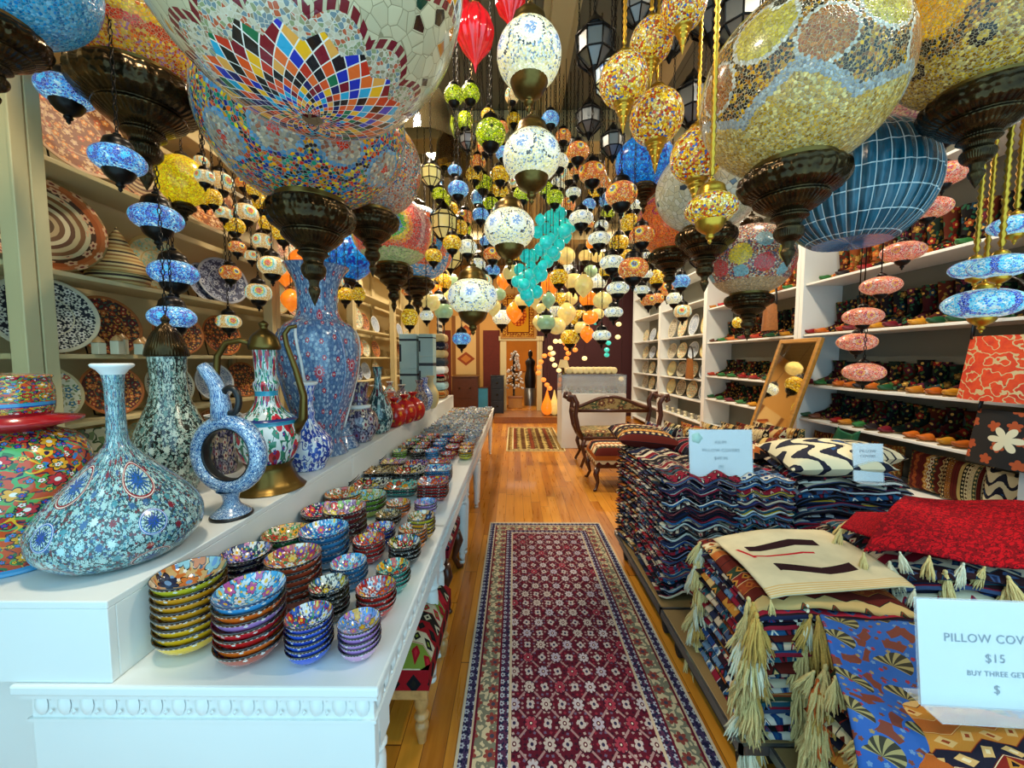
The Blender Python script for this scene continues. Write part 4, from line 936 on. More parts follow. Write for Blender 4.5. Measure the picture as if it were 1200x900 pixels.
for i, (px, py, hw, mt) in enumerate(sq):
    n = 5 if i % 4 == 3 else 2; p = onz(px, py, TZ + .06); R = hw / F * p.y * 1.12
    stack(p.x, p.y, R, n, mt, .017, f'{cn[mt]} square dish in the {rows_[i // 4]} of square dishes', 'square dishes in rows on the table', .34, True, .04)
# small bowls beyond, row by row towards the far end
random.seed(21)
far = ['bowl_lime', 'bowl_black', 'bowl_sky', 'bowl_red', 'bowl_yellow', 'bowl_brown', 'bowl_purple', 'bowl_cobalt', 'bowl_red', 'bowl_orange', 'bowl_navy', 'bowl_red', 'bowl_sky', 'bowl_purple', 'bowl_orange']
y = 3.0; ri = 0; cols_ = ['by the ledge', 'second from ledge', 'mid-row', 'second from aisle', 'by the aisle']
while y < 5.95:
    for c in range(5):
        x = -.905 + c * .127 + random.uniform(-.01, .01)
        white = ri >= 6 or (c == 4 and ri >= 3)
        mt = 'bowl_white' if (white and random.random() < .8) else far[(ri * 5 + c) % len(far)] if ri < 6 else random.choice(['bowl_white', 'bowl_sky', 'bowl_red', 'bowl_green'])
        n = random.choice((2, 3, 3)) if ri < 6 else random.choice((1, 1, 2))
        R = .060 if c else .062
        stack(x, y + random.uniform(-.01, .01), R, n, mt, .017, f'small {cn[mt]} bowl, {nth(ri)} row past the square dishes, {cols_[c]}', 'small bowls on the far tables', .6)
    y += .13 if ri < 6 else .14; ri += 1

# ------------------------------------------------------------------ plates, platters, baskets on the left shelves
def plate_mesh(mt, relief=.12):
    pr = smoothprof([(.001, 0), (.55, 0), (.60, .02), (.78, .06), (1.0, relief), (1.0, relief + .02), (.80, .09), (.60, .05), (.001, .035)], 3)
    return MB().lathe(pr, 48).mesh(mt, m[mt])
PM = {}
def plate_on(x, y, z, R, mt, label, group, side=1, lean=.22, yaw=0., name='display_plate', sy=1.0, cat='plate'):
    """leaning plate facing the aisle: side +1 on the left wall, -1 on the right"""
    if mt not in PM: PM[mt] = plate_mesh(mt)
    r = thing(name, label, cat, (x, y, z), yaw, group)
    inst('dish', PM[mt], r, (0, 0, R * cos(lean) + .002), (0, side * (pi / 2 - lean), 0), (R, R * sy, R))
    st = MB(); st.tube([(side * .03, -R * .25, .004), (side * -.07, -R * .25, .004), (side * -.10, -R * .25, R * .8)], .004, 5); st.tube([(side * .03, R * .25, .004), (side * -.07, R * .25, .004), (side * -.10, R * .25, R * .8)], .004, 5)
    st.build('plate_stand', m['black_iron'], r); return r
GPL = 'plates on the left wall shelves'
plate_on(-2.10, 1.72, LZ[5], .215, 'plate_brown', 'huge ringed brown platter behind the white post, third shelf down', GPL, yaw=-.35)
plate_on(-2.08, 1.70, LZ[4], .17, 'plate_blackwhite', 'black and white floral plate under the huge brown platter', GPL, yaw=-.35)
plate_on(-2.12, 1.99, LZ[4], .15, 'plate_redbrown', 'red brown plate half behind the black and white plate', GPL, yaw=-.2)
plate_on(-2.09, 2.28, LZ[5], .165, 'plate_cream', 'round cream plate behind the blue globe lamps', GPL, yaw=-.25)
plate_on(-2.05, 2.72, LZ[5], .16, 'plate_navy', 'round navy plate with pale leaves left of the tall vase', GPL, yaw=-.4)
plate_on(-2.10, 2.62, LZ[5], .13, 'plate_navy', 'dark blue plate tucked behind the navy leaf plate', GPL, yaw=-.1)
plate_on(-2.06, 2.35, LZ[4], .13, 'plate_redbrown', 'red brown ringed plate behind the ring ewer', GPL, yaw=-.4)
plate_on(-2.08, 2.72, LZ[4], .14, 'plate_redbrown', 'red plate on the shelf behind the brass handle', GPL, yaw=-.2)
plate_on(-2.05, 2.60, LZ[6], .19, 'plate_orange', 'orange floral platter on the top shelf beside the yellow lamp', GPL, yaw=-.3)
plate_on(-2.05, 1.85, LZ[6], .20, 'plate_orange', 'rust speckled platter on the top shelf behind the blue lamps', GPL, yaw=-.2)
plate_on(-2.10, 2.20, LZ[6], .17, 'plate_brown', 'brown ringed platter on the top shelf, middle of the bay', GPL, yaw=-.2)
for k, (yy, zi, mt, lab) in enumerate([(1.66, 3, 'plate_ivory', 'ivory floral plate low behind the squat flask neck'), (1.95, 3, 'plate_redbrown', 'red floral plate low behind the domed bottle'), (2.28, 3, 'plate_blackwhite', 'black flowered plate low behind the ring ewer'),
        (2.62, 3, 'plate_greyblue', 'grey plate low behind the tulip ewer lid'), (2.9, 3, 'plate_redbrown', 'red floral plate low beside the second cream post'),
        (1.70, 2, 'tile_floral', 'green floral plate lowest behind the squat flask'), (2.1, 2, 'plate_cream', 'cream plate lowest behind the domed bottle'), (2.6, 2, 'plate_orange', 'orange plate lowest behind the tulip ewer')]):
    plate_on(-2.07, yy, LZ[zi], .13, mt, lab, GPL, yaw=-.25)
for k in range(5):
    for zi, R in ((3, .12), (4, .14), (5, .15), (6, .16)):
        mt = ['plate_greyblue', 'plate_ivory', 'plate_redbrown', 'plate_cream', 'plate_navy', 'plate_orange', 'plate_brown'][(k * 3 + zi * 2) % 7]
        yy = 3.32 + k * .30 if k < 4 else 5.0
        c2 = {'plate_greyblue': 'grey blue', 'plate_ivory': 'ivory', 'plate_redbrown': 'red brown', 'plate_cream': 'cream', 'plate_navy': 'navy', 'plate_orange': 'orange', 'plate_brown': 'brown ringed'}[mt]
        plate_on(-2.07, yy, LZ[zi], R, mt, f'{c2} plate past the second post, {nth(k)} along the {["","","","lowest","second lowest","third","highest"][zi]} plate shelf', GPL, yaw=-.2)
for k in range(6):
    for zi in (3, 4, 5):
        mt = ['plate_greyblue', 'plate_ivory', 'plate_redbrown'][(k + zi) % 3]; c2 = ['grey blue', 'ivory', 'red brown'][(k + zi) % 3]
        if k * .4 + 5.3 < 7.5 and abs(k * .4 + 5.3 - 6.1) > .16: plate_on(-2.07, 5.3 + k * .4, LZ[zi], .12, mt, f'small {c2} plate far down the left wall, {nth(k)} along the {["lowest","middle","upper"][zi-3]} shelf', GPL, yaw=-.1)
# oblong floral tray on the low shelf
r_ = thing('floral_tray', 'square green floral tray leaning low behind the squat flask neck', 'tray', (-1.98, 1.72, LZ[2]), -.3)
MB().grid(lambda u, v: (.02 + .03 * (abs(u - .5) * 2) ** 4 + .03 * (abs(v - .5) * 2) ** 4 - v * .07, (u - .5) * .26, v * .27), 16, 16).build('dish', m['tile_floral'], r_).modifiers.new('s', 'SOLIDIFY').thickness = .008
# basketwork tagine
r_ = thing('conical_basket', 'ringed straw-coloured conical lidded pot beside the huge brown platter', 'pot', (-2.06, 2.02, LZ[5]))
MB().lathe(smoothprof([(.001, 0), (.10, 0), (.12, .02), (.125, .05)], 3), 36).build('base', m['basket'], r_)
MB().lathe([(.128 * (1 - k / 15) ** 1.2 + .012 + (.004 if k % 2 else 0), .05 + k * .0155) for k in range(15)] + [(.006, .285), (.001, .30)], 36).build('lid', m['basket'], r_)
# little figurines
for k in range(5):
    r_ = thing('figurine', f'tiny cream pottery house figurine before the red brown plate, {nth(k)} from the white post', 'figurine', (-1.955 + (k % 2) * .03, 1.80 + k * .055, LZ[4]), .2 * k)
    MB().box((-.018, -.018, 0), (.018, .018, .055 + .01 * (k % 3))).build('body', m['plate_ivory'], r_, bevel=.003)
    MB().lathe([(.024, .055 + .01 * (k % 3)), (.020, .065 + .01 * (k % 3)), (.001, .085 + .01 * (k % 3))], 10).build('roof', m['wood_light'], r_)

# more pots crowding the rear of the ledge
more = [(-1.30, 2.85, .24, .085, 'bottle_purple', 1, 'dark purple pot behind the round purple bottle'), (-1.52, 3.05, .34, .08, 'flask_teal', 1, 'teal long vase against the shelves behind the purple bottle'), (-1.28, 3.35, .22, .08, 'red_glossy', 1, 'glossy red pot behind the teal long-neck flask'),
        (-1.50, 3.55, .30, .075, 'bottle_bluewhite', 0, 'blue and white beaker against the shelves past the tall vase'), (-1.25, 3.85, .26, .09, 'bowl_coral', 1, 'coral floral pot behind the pomegranates'), (-1.50, 4.1, .30, .09, 'jar_orange', 1, 'orange floral pot against the shelves behind the pomegranates'),
        (-1.07, 4.45, .20, .06, 'red_glossy', 0, 'slim red beaker at the ledge front past the pomegranates'), (-1.33, 4.5, .28, .085, 'bottle_purple', 1, 'purple pot just before the package boxes'), (-1.10, 4.75, .16, .06, 'bowl_cobalt', 1, 'small cobalt pot before the package boxes'), (-1.55, 4.75, .30, .08, 'tulip_white', 1, 'white tulip-painted pot left of the package boxes')]
for (x, y_, hh, rr, mt, kd, lab) in more: shelf_vase('pottery_vase', lab, x, y_, LEDGE, hh, rr, mt, kd)
for k, (x, y_) in enumerate(((-1.08, 3.15), (-1.06, 3.62), (-1.09, 4.12))):
    r_ = thing('lidded_pot', ['small red lidded pot on the ledge edge nearest the teal flask', 'small red lidded pot on the ledge edge, middle one', 'small red lidded pot on the ledge edge, farthest one'][k], 'pot', (x, y_, LEDGE))
    MB().lathe(smoothprof([(.001, 0), (.035, 0), (.055, .035), (.052, .07), (.035, .085)], 4), 24).build('body', m['red_glossy'], r_)
    MB().lathe(smoothprof([(.038, .086), (.030, .10), (.010, .115), (.012, .13), (.001, .138)], 3), 20).build('lid', m['bronze'], r_)
# ------------------------------------------------------------------ hanging lamps
GM = {}
def sphere_prof(sq=1.0, lo=0.02, hi=.98, n=22):
    out = []
    for k in range(n + 1):
        a = pi * (lo + (hi - lo) * k / n); out.append((max(sin(a), .0006), -cos(a) * sq))
    return out
def globe_mesh(mt, sq=1.0, n=48, tip=0, shape=None):
    k = (mt, sq, n, tip, shape)
    if k not in GM:
        if shape == 'tear': pr = smoothprof([(.001, -1.25), (.12, -1.2), (.38, -.95), (.78, -.5), (1., 0), (.93, .45), (.65, .85), (.28, 1.15), (.16, 1.3)], 4)
        elif shape == 'melon': pr = smoothprof([(.001, -1.9), (.05, -1.7), (.14, -1.35), (.45, -.9), (.85, -.35), (1., .2), (.95, .7), (.7, 1.2), (.4, 1.6), (.28, 1.75)], 4)
        elif shape == 'flatdisc': pr = smoothprof([(.001, -.5), (.5, -.46), (.86, -.28), (1., 0), (.86, .28), (.5, .46), (.001, .5)], 4)
        elif shape == 'teal': pr = [(.001, -.86), (.50, -.86)] + [(max(sin(a), .001), -cos(a) * 1.0) for a in [pi * (.17 + .80 * q / 22) for q in range(23)]]
        else: pr = sphere_prof(sq)
        fl = {'melon': (lambda a, i, z: .05 * cos(a * 14)), 'teal': (lambda a, i, z: .012 * cos(a * 30))}.get(shape)
        GM[k] = MB().lathe(pr, n if shape not in ('melon', 'teal') else 120, flute=fl).mesh(mt, m[mt])
    return GM[k]
def ribs(N, amp, z0, z1): return lambda a, i, z: amp * cos(a * N) if z0 < z < z1 else 0
BIGCUP = MB().lathe(smoothprof([(.30, .10), (.37, .09), (.385, .06), (.36, .035), (.355, -.02), (.42, -.045), (.455, -.09), (.46, -.15), (.43, -.22), (.36, -.28), (.31, -.305), (.325, -.33), (.30, -.36), (.25, -.40), (.19, -.44), (.15, -.47), (.165, -.50), (.12, -.53), (.105, -.58), (.13, -.62), (.13, -.67), (.10, -.72), (.06, -.75), (.05, -.80), (.065, -.84), (.05, -.89), (.02, -.96), (.001, -1.0)], 3), 64, flute=ribs(22, .032, -.26, -.05)).mesh('bronze_cup', m['bronze'])
BIGBAND = MB().lathe([(.358 + .006 * (k % 2), .028 - .009 * k) for k in range(7)], 60, flute=lambda a, i, z: .014 * cos(a * 60)).mesh('beaded_band', m['brass'])
SMALLCUP = MB().lathe(smoothprof([(.50, .12), (.60, .10), (.60, .04), (.56, -.06), (.50, -.22), (.36, -.38), (.20, -.48), (.14, -.54), (.17, -.60), (.13, -.68), (.07, -.74), (.09, -.80), (.001, -.92)], 3), 24, flute=ribs(12, .03, -.36, .0)).mesh('metal_cup', m['black_iron'])
BRASSCUP = SMALLCUP.copy(); BRASSCUP.materials.clear(); BRASSCUP.materials.append(m['brass'])
GOLDCUP = SMALLCUP.copy(); GOLDCUP.materials.clear(); GOLDCUP.materials.append(m['gold'])
CAPM = {}
for nm_ in ('black_iron', 'brass', 'gold', 'bronze'):
    CAPM[nm_] = MB().lathe(smoothprof([(.56, -.10), (.60, -.02), (.55, .10), (.50, .30), (.36, .44), (.22, .52), (.12, .56), (.15, .62), (.06, .70), (.05, .80), (.001, .82)], 3), 20, flute=ribs(10, .03, .0, .4)).mesh('cap', m[nm_])
GOLDTIP = MB().lathe(smoothprof([(.34, .12), (.42, .06), (.40, -.02), (.30, -.12), (.33, -.18), (.24, -.30), (.25, -.36), (.16, -.52), (.17, -.58), (.09, -.80), (.10, -.86), (.03, -1.1), (.001, -1.2)], 3), 20).mesh('pointed_tip', m['gold'])
CH = {}
def chain_mesh(L, mt, kind):
    L = max(.05, round(L / .06) * .06); k = (L, mt, kind)
    if k not in CH:
        if kind == 'cord': mb = MB().tube([(0, 0, 0), (0, 0, L)], .003, 5)
        elif kind == 'twist':
            n = int(L / .028); pr = []
            for q in range(n): pr += [(.006, q * .028), (.011, q * .028 + .014)]
            pr.append((.006, L)); mb = MB().lathe(pr, 7)
        else:
            mb = MB(); n = int(L / .026)
            for q in range(n + 1):
                z = q * .026; w_, hh = .006, .015
                pts = [(w_ * cos(a), 0, z + hh * sin(a)) for a in [2 * pi * j / 8 for j in range(9)]] if q % 2 else [(0, w_ * cos(a), z + hh * sin(a)) for a in [2 * pi * j / 8 for j in range(9)]]
                mb.tube(pts, .0022, 4, cap=False)
        CH[k] = mb.mesh(kind, m[mt])
    return CH[k]
PLACED = []
def extent(kind, R, sq):
    lo, hi = {'big': (sq * .9 + 1.0, sq + .4), 'small': (sq * .82 + .92, sq * .84 + .8), 'disc': (sq * .88 + .57, sq + .4), 'tear': (2.13, 1.5), 'melon': (1.9, 2.1), 'blob': (sq, sq + .3), 'drop': (1.25, 1.6), 'iron': (1.6, 1.65), 'bowl': (sq, sq + .3), 'teal': (.9, 1.2)}[kind]
    return lo * R, hi * R
def settle(px, py, Y, r, kind, sq):
    """find the depth nearest to Y where the lamp hangs clear of its neighbours, and where its chain can end"""
    best = None
    for i in range(41):
        y = Y * (1 + (.012 if Y < 6 else .002) * ((i + 1) // 2) * (1 if i % 2 else -1)); p = at(px, py, y); R = r / F * p.y * .995
        if p.x - R < XL + .02 or p.x + R > XR - .02: continue
        lo, hi = extent(kind, R, sq); cost = 0; stop = None
        for (q, R2, lo2, hi2, k2, stop2) in PLACED:
            d = math.hypot(p.x - q.x, p.y - q.y); top, bot = p.z + hi, p.z - lo; top2, bot2 = q.z + hi2, q.z - lo2
            if d < (R + R2) * .99 + .004 and bot < top2 and top > bot2:
                dz = abs(p.z - q.z); d3 = math.hypot(d, dz)
                if d3 < (R + R2) * 1.01: cost += (R + R2) - d3 + .1
                elif d < max(R + .45 * R2, R2 + .45 * R): cost += .5 * (max(R + .45 * R2, R2 + .45 * R) - d) / (R + R2)
            if d < R2 + .012 and bot2 > top - .01:                       # my chain meets a lamp above
                if d < R2 * .8: stop = min(stop or 99, q.z - sqrt(max(R2 * R2 - d * d, 0)) * min(1, sq + .1) if d > R2 * .12 else bot2)
                else: cost += .05
            if d < R + .012 and top2 < bot + .01 and (stop2 is None or stop2 > bot + .02): cost += .12
        if best is None or cost < best[0] - 1e-6: best = (cost, p, R, lo, hi, stop)
        if cost == 0: break
    c, p, R, lo, hi, stop = best
    PLACED.append((p, R, lo, hi, kind, stop))
    return p, R, stop
def lamp(px, py, Y, r, mt, label, kind='small', cup='black_iron', sq=.85, group=None, rz=None, chain='chain', cs=(1., 1.), top=None, name=None, cat='lamp', stretch=None, pos=None):
    """r: half size in pixels measured across; Y: distance down the aisle"""
    p, R, zstop = settle(px, py, Y, r, kind, sq)
    if rz is None: rz = random.uniform(0, 6.28)
    root = thing(name or 'hanging_lamp', label, cat, (p.x, p.y, p.z), rz, group)
    zt = (zstop or ZC - .005) - p.z
    if kind == 'big':
        inst('globe', globe_mesh(mt, sq, 72), root, sc=R)
        c_ = inst('bottom_cup', BIGCUP, root, (0, 0, -R * sq * (sqrt(1 - min(.99, .37 * cs[0]) ** 2)) - R * .02), sc=(R * cs[0], R * cs[0], R * cs[1])); inst('beaded_band', BIGBAND, c_)
        inst('cap', CAPM['bronze'], root, (0, 0, R * sq * .93), sc=R * .5); up = R * sq * .93 + R * .4
        cm = 'black_iron'
    elif kind == 'small':
        inst('globe', globe_mesh(mt, sq, 28), root, sc=R)
        inst('bottom_cup', {'black_iron': SMALLCUP, 'brass': BRASSCUP, 'gold': GOLDCUP}[cup], root, (0, 0, -R * sq * .82), sc=R)
        inst('cap', CAPM[cup], root, (0, 0, R * sq * .84), sc=R); up = R * sq * .84 + R * .8; cm = cup
    elif kind == 'disc':
        inst('globe', globe_mesh(mt, sq, 28), root, sc=R)
        inst('bottom_cup', SMALLCUP if cup != 'gold' else GOLDCUP, root, (0, 0, -R * sq * .88), sc=R * .62)
        inst('cap', CAPM[cup], root, (0, 0, R * sq * .9), sc=R * .5); up = R * sq * .9 + R * .4; cm = cup
    elif kind == 'tear':
        inst('globe', globe_mesh(mt, 1.0, 32), root, sc=R); inst('pointed_tip', GOLDTIP, root, (0, 0, -R * .93), sc=R)
        inst('cap', CAPM['gold'], root, (0, 0, R * .85), sc=R * .7); up = R * 1.4; cm = 'gold'
    elif kind == 'melon':
        inst('glass', globe_mesh(mt, 1.0, 48, 0, 'melon'), root, sc=R); inst('cap', CAPM['brass'], root, (0, 0, R * 1.7), sc=R * .6); up = R * 2.1; cm = 'black_iron'
    elif kind == 'blob':
        inst('glass', globe_mesh(mt, sq, 20), root, sc=R); inst('cap', CAPM['brass'], root, (0, 0, R * sq * .95), sc=R * .35); up = R * sq + R * .25; cm = 'black_iron'
    elif kind == 'drop':
        inst('glass', globe_mesh(mt, 1.0, 20, 0, 'tear'), root, sc=R); inst('cap', CAPM['brass'], root, (0, 0, R * 1.2), sc=R * .45); up = R * 1.5; cm = 'black_iron'
    elif kind == 'bowl':
        inst('globe', globe_mesh(mt, sq, 96), root, sc=R); inst('cap', CAPM['bronze'], root, (0, 0, R * sq * .95), sc=R * .4); up = R * sq * .95 + R * .3; cm = 'black_iron'
    elif kind == 'teal':
        inst('globe', globe_mesh(mt, 1.0, 96, 0, 'teal'), root, sc=R); inst('cap', CAPM['black_iron'], root, (0, 0, R * .97), sc=R * .35); up = R * 1.2; cm = 'black_iron'
    if zt - up > .05:
        c = chain_mesh(zt - up, cm, chain); o = inst({'chain': 'chain', 'twist': 'beaded_rod', 'cord': 'cord'}[chain], c, root, (0, 0, up))
        L = max(.05, round((zt - up) / .06) * .06); o.scale = (1, 1, (zt - up) / L)
    return root
# --- the large mosaic globes
GB = None
lamp(-24, -60, 1.12, 96, 'mosaic_blue_large', 'large light blue mosaic globe cut by the top left corner', 'big', rz=.6, cs=(1.1, 1.0))
lamp(160, 22, 1.55, 84, 'mosaic_amber_large', 'large amber and pink mosaic globe on a heavy bronze cup, upper left', 'big', rz=.4, sq=.9, cs=(1.5, 1.45))
lamp(360, -50, 1.02, 172, 'hero_mosaic', 'huge ivory mosaic globe with a many-coloured flower underneath, top of the picture', 'bowl', rz=.2, sq=1.0)
lamp(362, 148, 1.85, 106, 'mosaic_medallion_large', 'large mosaic globe with round grey medallions under the huge ivory one', 'big', rz=.3, sq=.82, cs=(.95, 1.12))
lamp(434, 196, 2.5, 57, 'mosaic_confetti', 'pinkish confetti mosaic globe right of the medallion globe', 'big', rz=.5, sq=.95, cs=(1.15, 1.3))
lamp(460, 272, 3.1, 46, 'mosaic_rainbow', 'mosaic globe with red and rainbow petals above the tall blue vase', 'big', rz=-.24, sq=.85, cs=(1.05, 1.2))
lamp(488, 286, 3.6, 44, 'mosaic_orange_ring', 'mosaic globe with orange and blue rings behind the rainbow one', 'big', rz=.35, sq=.95)
lamp(403, 300, 3.7, 34, 'mosaic_blue_lit', 'glowing sky blue mosaic globe behind the bronze cups', 'big', rz=.2)
lamp(932, 106, 1.42, 97, 'mosaic_cream_large', 'large cream, amber and black mosaic globe with yellow discs, upper right', 'big', rz=-.9, sq=.93, cs=(1.18, 1.15))
lamp(1158, 22, 1.36, 88, 'mosaic_checker_large', 'large golden checkered mosaic globe cut by the top right corner', 'big', rz=-.5, sq=.95, cs=(1.25, 1.2))
lamp(1052, 106, 2.0, 55, 'mosaic_pink_large', 'pink mosaic globe with rainbow medallion between the two golden ones', 'big', rz=-.4)
lamp(1000, 222, 1.98, 70, 'teal_tiles', 'dark teal tiled glass globe with a flat blue underside', 'teal', rz=0, name='hanging_lamp')
lamp(829, 222, 2.2, 56, 'mosaic_ivory_lines', 'plain ivory crackle globe behind the gold pendants', 'big', rz=.7, sq=.85, cs=(1.25, 1.3))
lamp(879, 306, 2.15, 45, 'mosaic_circle_dots', 'mosaic globe with red, yellow and blue circles over a tan base', 'big', rz=.3, sq=.9, cs=(1.2, 1.2))
lamp(786, 262, 2.7, 38, 'mosaic_orange_floral', 'orange mosaic globe with pink flowers behind the ivory globe', 'big', rz=.1, sq=.9, cs=(1.35, 1.3))
lamp(755, 190, 2.6, 32, 'mosaic_blue_lit', 'glowing blue mosaic globe under the gold teardrop pendants', 'big', rz=.8, sq=.85)
lamp(214, 212, 2.0, 25, 'mosaic_yellow_lit', 'bright yellow mosaic lamp behind the heavy bronze cup', 'big', rz=0, sq=1.1)
# --- blue lamps cascading on the left
BL = [(78, 108, 1.55, 25), (139, 188, 1.75, 25), (184, 256, 1.85, 25), (204, 320, 1.95, 24), (202, 372, 2.0, 23), (197, 423, 2.05, 15)]
for i, (x, y, Y, r) in enumerate(BL):
    lamp(x, y, Y, r, 'small_blue', f'small blue mosaic lamp of the left cascade, {["highest, beside the white post", "second highest", "third from above", "fourth from above", "fifth from above", "lowest, between the dark bottle and ring ewer"][i]}', 'small', sq=.62, group='cascade of blue lamps', rz=.3 + i)
# --- white lamps over the aisle
for i, (x, y, Y, r, q, lab) in enumerate([(620, 66, 1.75, 36, .95, 'round white lit lamp on a brass cup, highest over the aisle'), (623, 184, 1.9, 33, .85, 'white lit lamp hanging directly under the highest round one'),
        (597, 269, 2.3, 29, .82, 'white lit lamp with brass cap left of the turquoise cluster'), (554, 348, 2.5, 29, .76, 'lowest big white lit lamp, over the far end of the tables')]):
    lamp(x, y, Y, r, 'small_white', lab, 'small', 'brass', sq=q, group=None, rz=i * .7, chain='chain')
# --- pink lamps cascading on the right
PK = [(1107, 154, 1.95, 23), (1105, 205, 2.0, 22), (1087, 245, 2.05, 21), (1058, 295, 2.12, 20), (1032, 335, 2.2, 19), (1011, 371, 2.25, 19), (1004, 401, 2.3, 19), (1012, 436, 2.3, 20)]
for i, (x, y, Y, r) in enumerate(PK):
    lamp(x, y, Y, r, 'small_pink', f'small pink mosaic lamp of the curved cascade before the boots, {nth(i) if i else "highest"} from above' if i < 7 else 'small pink mosaic lamp of the curved cascade, lowest, before the boots', 'disc', sq=.55, group='cascade of pink lamps', rz=i, chain='cord' if i < 7 else 'chain')
# --- blue and white lamps at the right edge
for i, (x, y, Y, r, lab) in enumerate([(1190, 264, 1.5, 22, 'blue and white flat mosaic lamp cut by the right edge'), (1143, 315, 1.55, 22, 'small blue and white mosaic lamp left of its larger twin at the right edge'),
        (1172, 312, 1.48, 26, 'larger blue and white mosaic lamp overlapping a smaller one at the right edge'), (1152, 356, 1.5, 34, 'lowest blue and white mosaic lamp on gold rods at the right edge')]):
    lamp(x, y, Y, r, 'small_bluewhite', lab, 'disc', 'gold', sq=.5, rz=.4 + i, chain='twist')
# --- gold pendants
for i, (x, y, Y, r, lab) in enumerate([(763, 50, 1.9, 23, 'gold mosaic teardrop pendant behind the largest one'), (731, 95, 1.85, 27, 'gold mosaic teardrop pendant with long spike, leftmost'),
        (769, 138, 1.9, 29, 'gold mosaic teardrop pendant with coloured flecks, middle'), (801, 8, 1.8, 24, 'gold mosaic teardrop pendant cut by the top edge'), (817, 183, 1.75, 29, 'gold mosaic teardrop pendant before the ivory globe')]):
    lamp(x, y, Y, r, 'gold_mosaic', lab, 'tear', 'gold', rz=i, chain='twist')
lamp(833, 245, 1.7, 28, 'gold_mosaic', 'flat gold mosaic lamp with gold cup, lowest before the ivory globe', 'small', 'gold', sq=.62, rz=1, chain='twist')
# --- red fluted glass
lamp(557, 45, 1.9, 20, 'glass_red', 'red fluted glass teardrop lamp, the one fully in view', 'melon', rz=0, chain='cord')
lamp(598, 5, 2.0, 16, 'glass_red', 'red fluted glass teardrop lamp cut by the top edge', 'melon', rz=0, chain='cord')
lamp(541, 20, 2.3, 12, 'glass_red', 'red fluted glass lamp half hidden behind the one fully in view', 'melon', rz=0, chain='cord')
# --- green-yellow lamps
for x, y, Y, r, lab in [(532, 112, 2.2, 11, 'lime green mosaic lamp left of the iron chain'), (551, 110, 2.25, 11, 'lime green mosaic lamp right of the iron chain'), (575, 157, 2.3, 17, 'lime green mosaic lamp with black cup, lower'), (612, 228, 3.2, 10, 'small lime green lamp beside the white lamp cup'),
        (650, 232, 3.3, 10, 'small lime green lamp above the turquoise cluster'), (640, 222, 3.6, 9, 'small lime green lamp behind another above the turquoise cluster')]:
    lamp(x, y, Y, r, 'small_green', lab, 'small', sq=.9, rz=x)
# --- blue lamps over the middle
for x, y, Y, r, mt, lab in [(537, 222, 2.6, 12, 'small_blue', 'small blue lamp left of the white lamps'), (541, 397, 3.3, 11, 'small_blue', 'small blue lamp low over the far tables'), (563, 252, 3.2, 10, 'small_blue', 'small blue lamp half behind the lower white lamp chain'),
        (571, 283, 3.3, 9, 'small_blue', 'small blue lamp beside the third white lamp'), (577, 317, 3.4, 9, 'small_blue', 'small blue lamp under the orange-eyed one'), (577, 298, 3.2, 11, 'small_eye_orange', 'orange-eyed lamp between blue ones beside the third white lamp'), (533, 200, 2.8, 8, 'small_blue', 'tiny blue lamp above the small blue lamp')]:
    lamp(x, y, Y, r, mt, lab, 'small', sq=.75, rz=x * 1.3)
# --- orange eye lamps right of the aisle
for i, (x, y, Y, r) in enumerate([(677, 178, 2.6, 13), (694, 203, 2.6, 15), (728, 228, 2.5, 18), (752, 276, 2.5, 14), (742, 315, 2.45, 17)]):
    lamp(x, y, Y, r, 'small_eye_orange', f'orange mosaic lamp with blue eye, {["highest of the group", "second highest", "the widest, under the blue globe", "fourth from above", "lowest, over the right shelves"][i]}', 'small', sq=.78, group='orange lamps with blue eyes', rz=.9 + i * .31)
# --- small white cascades right
WH = [(672, 226, 3.3, 9), (681, 256, 3.0, 14), (702, 280, 2.9, 13), (717, 308, 2.8, 14), (724, 338, 2.8, 13), (752, 340, 3.0, 9), (757, 322, 3.0, 8), (719, 366, 3.1, 11), (705, 393, 3.2, 11), (757, 300, 3.0, 7)]
for i, (x, y, Y, r) in enumerate(WH):
    lamp(x, y, Y, r, 'small_white', f'small white mosaic lamp spiralling down right of the turquoise cluster, {nth(i)} in turn' if i else 'small white mosaic lamp at the head of the spiral right of the turquoise cluster', 'small', sq=.62, group='white lamps of the far spiral', rz=i)
# --- white and red-eyed lamps on the left
for i, (x, y, Y, r, q, mt, lab) in enumerate([(258, 214, 2.4, 14, .85, 'small_eye_white', 'white lamp with red eye, highest on the left'), (288, 250, 2.5, 13, .85, 'small_eye_white', 'white lamp with red eye, second from above on the left'),
        (307, 283, 2.5, 10, 1., 'small_eye_white', 'narrow white lamp with red eye between two chains'), (319, 312, 2.45, 15, .8, 'small_eye_white', 'white lamp with red eye left of the tall blue vase'),
        (303, 343, 2.45, 14, .8, 'small_eye_white', 'white lamp with red eye above the tulip ewer lid'), (268, 377, 2.5, 13, .7, 'small_eye_white', 'white lamp with red eye behind the brass handle, lowest'),
        (332, 275, 2.6, 12, .75, 'small_yellow', 'small yellow mosaic lamp left of the big bronze cup'), (306, 238, 2.7, 9, 1.1, 'small_yellow', 'small yellow hexagonal lamp above the narrow one'), (320, 225, 2.9, 8, 1.1, 'small_yellow', 'smallest yellow lamp in the upper left group')]):
    lamp(x, y, Y, r, mt, lab, 'small', sq=q, rz={0: .5, 1: .2}.get(i, .35 * i))
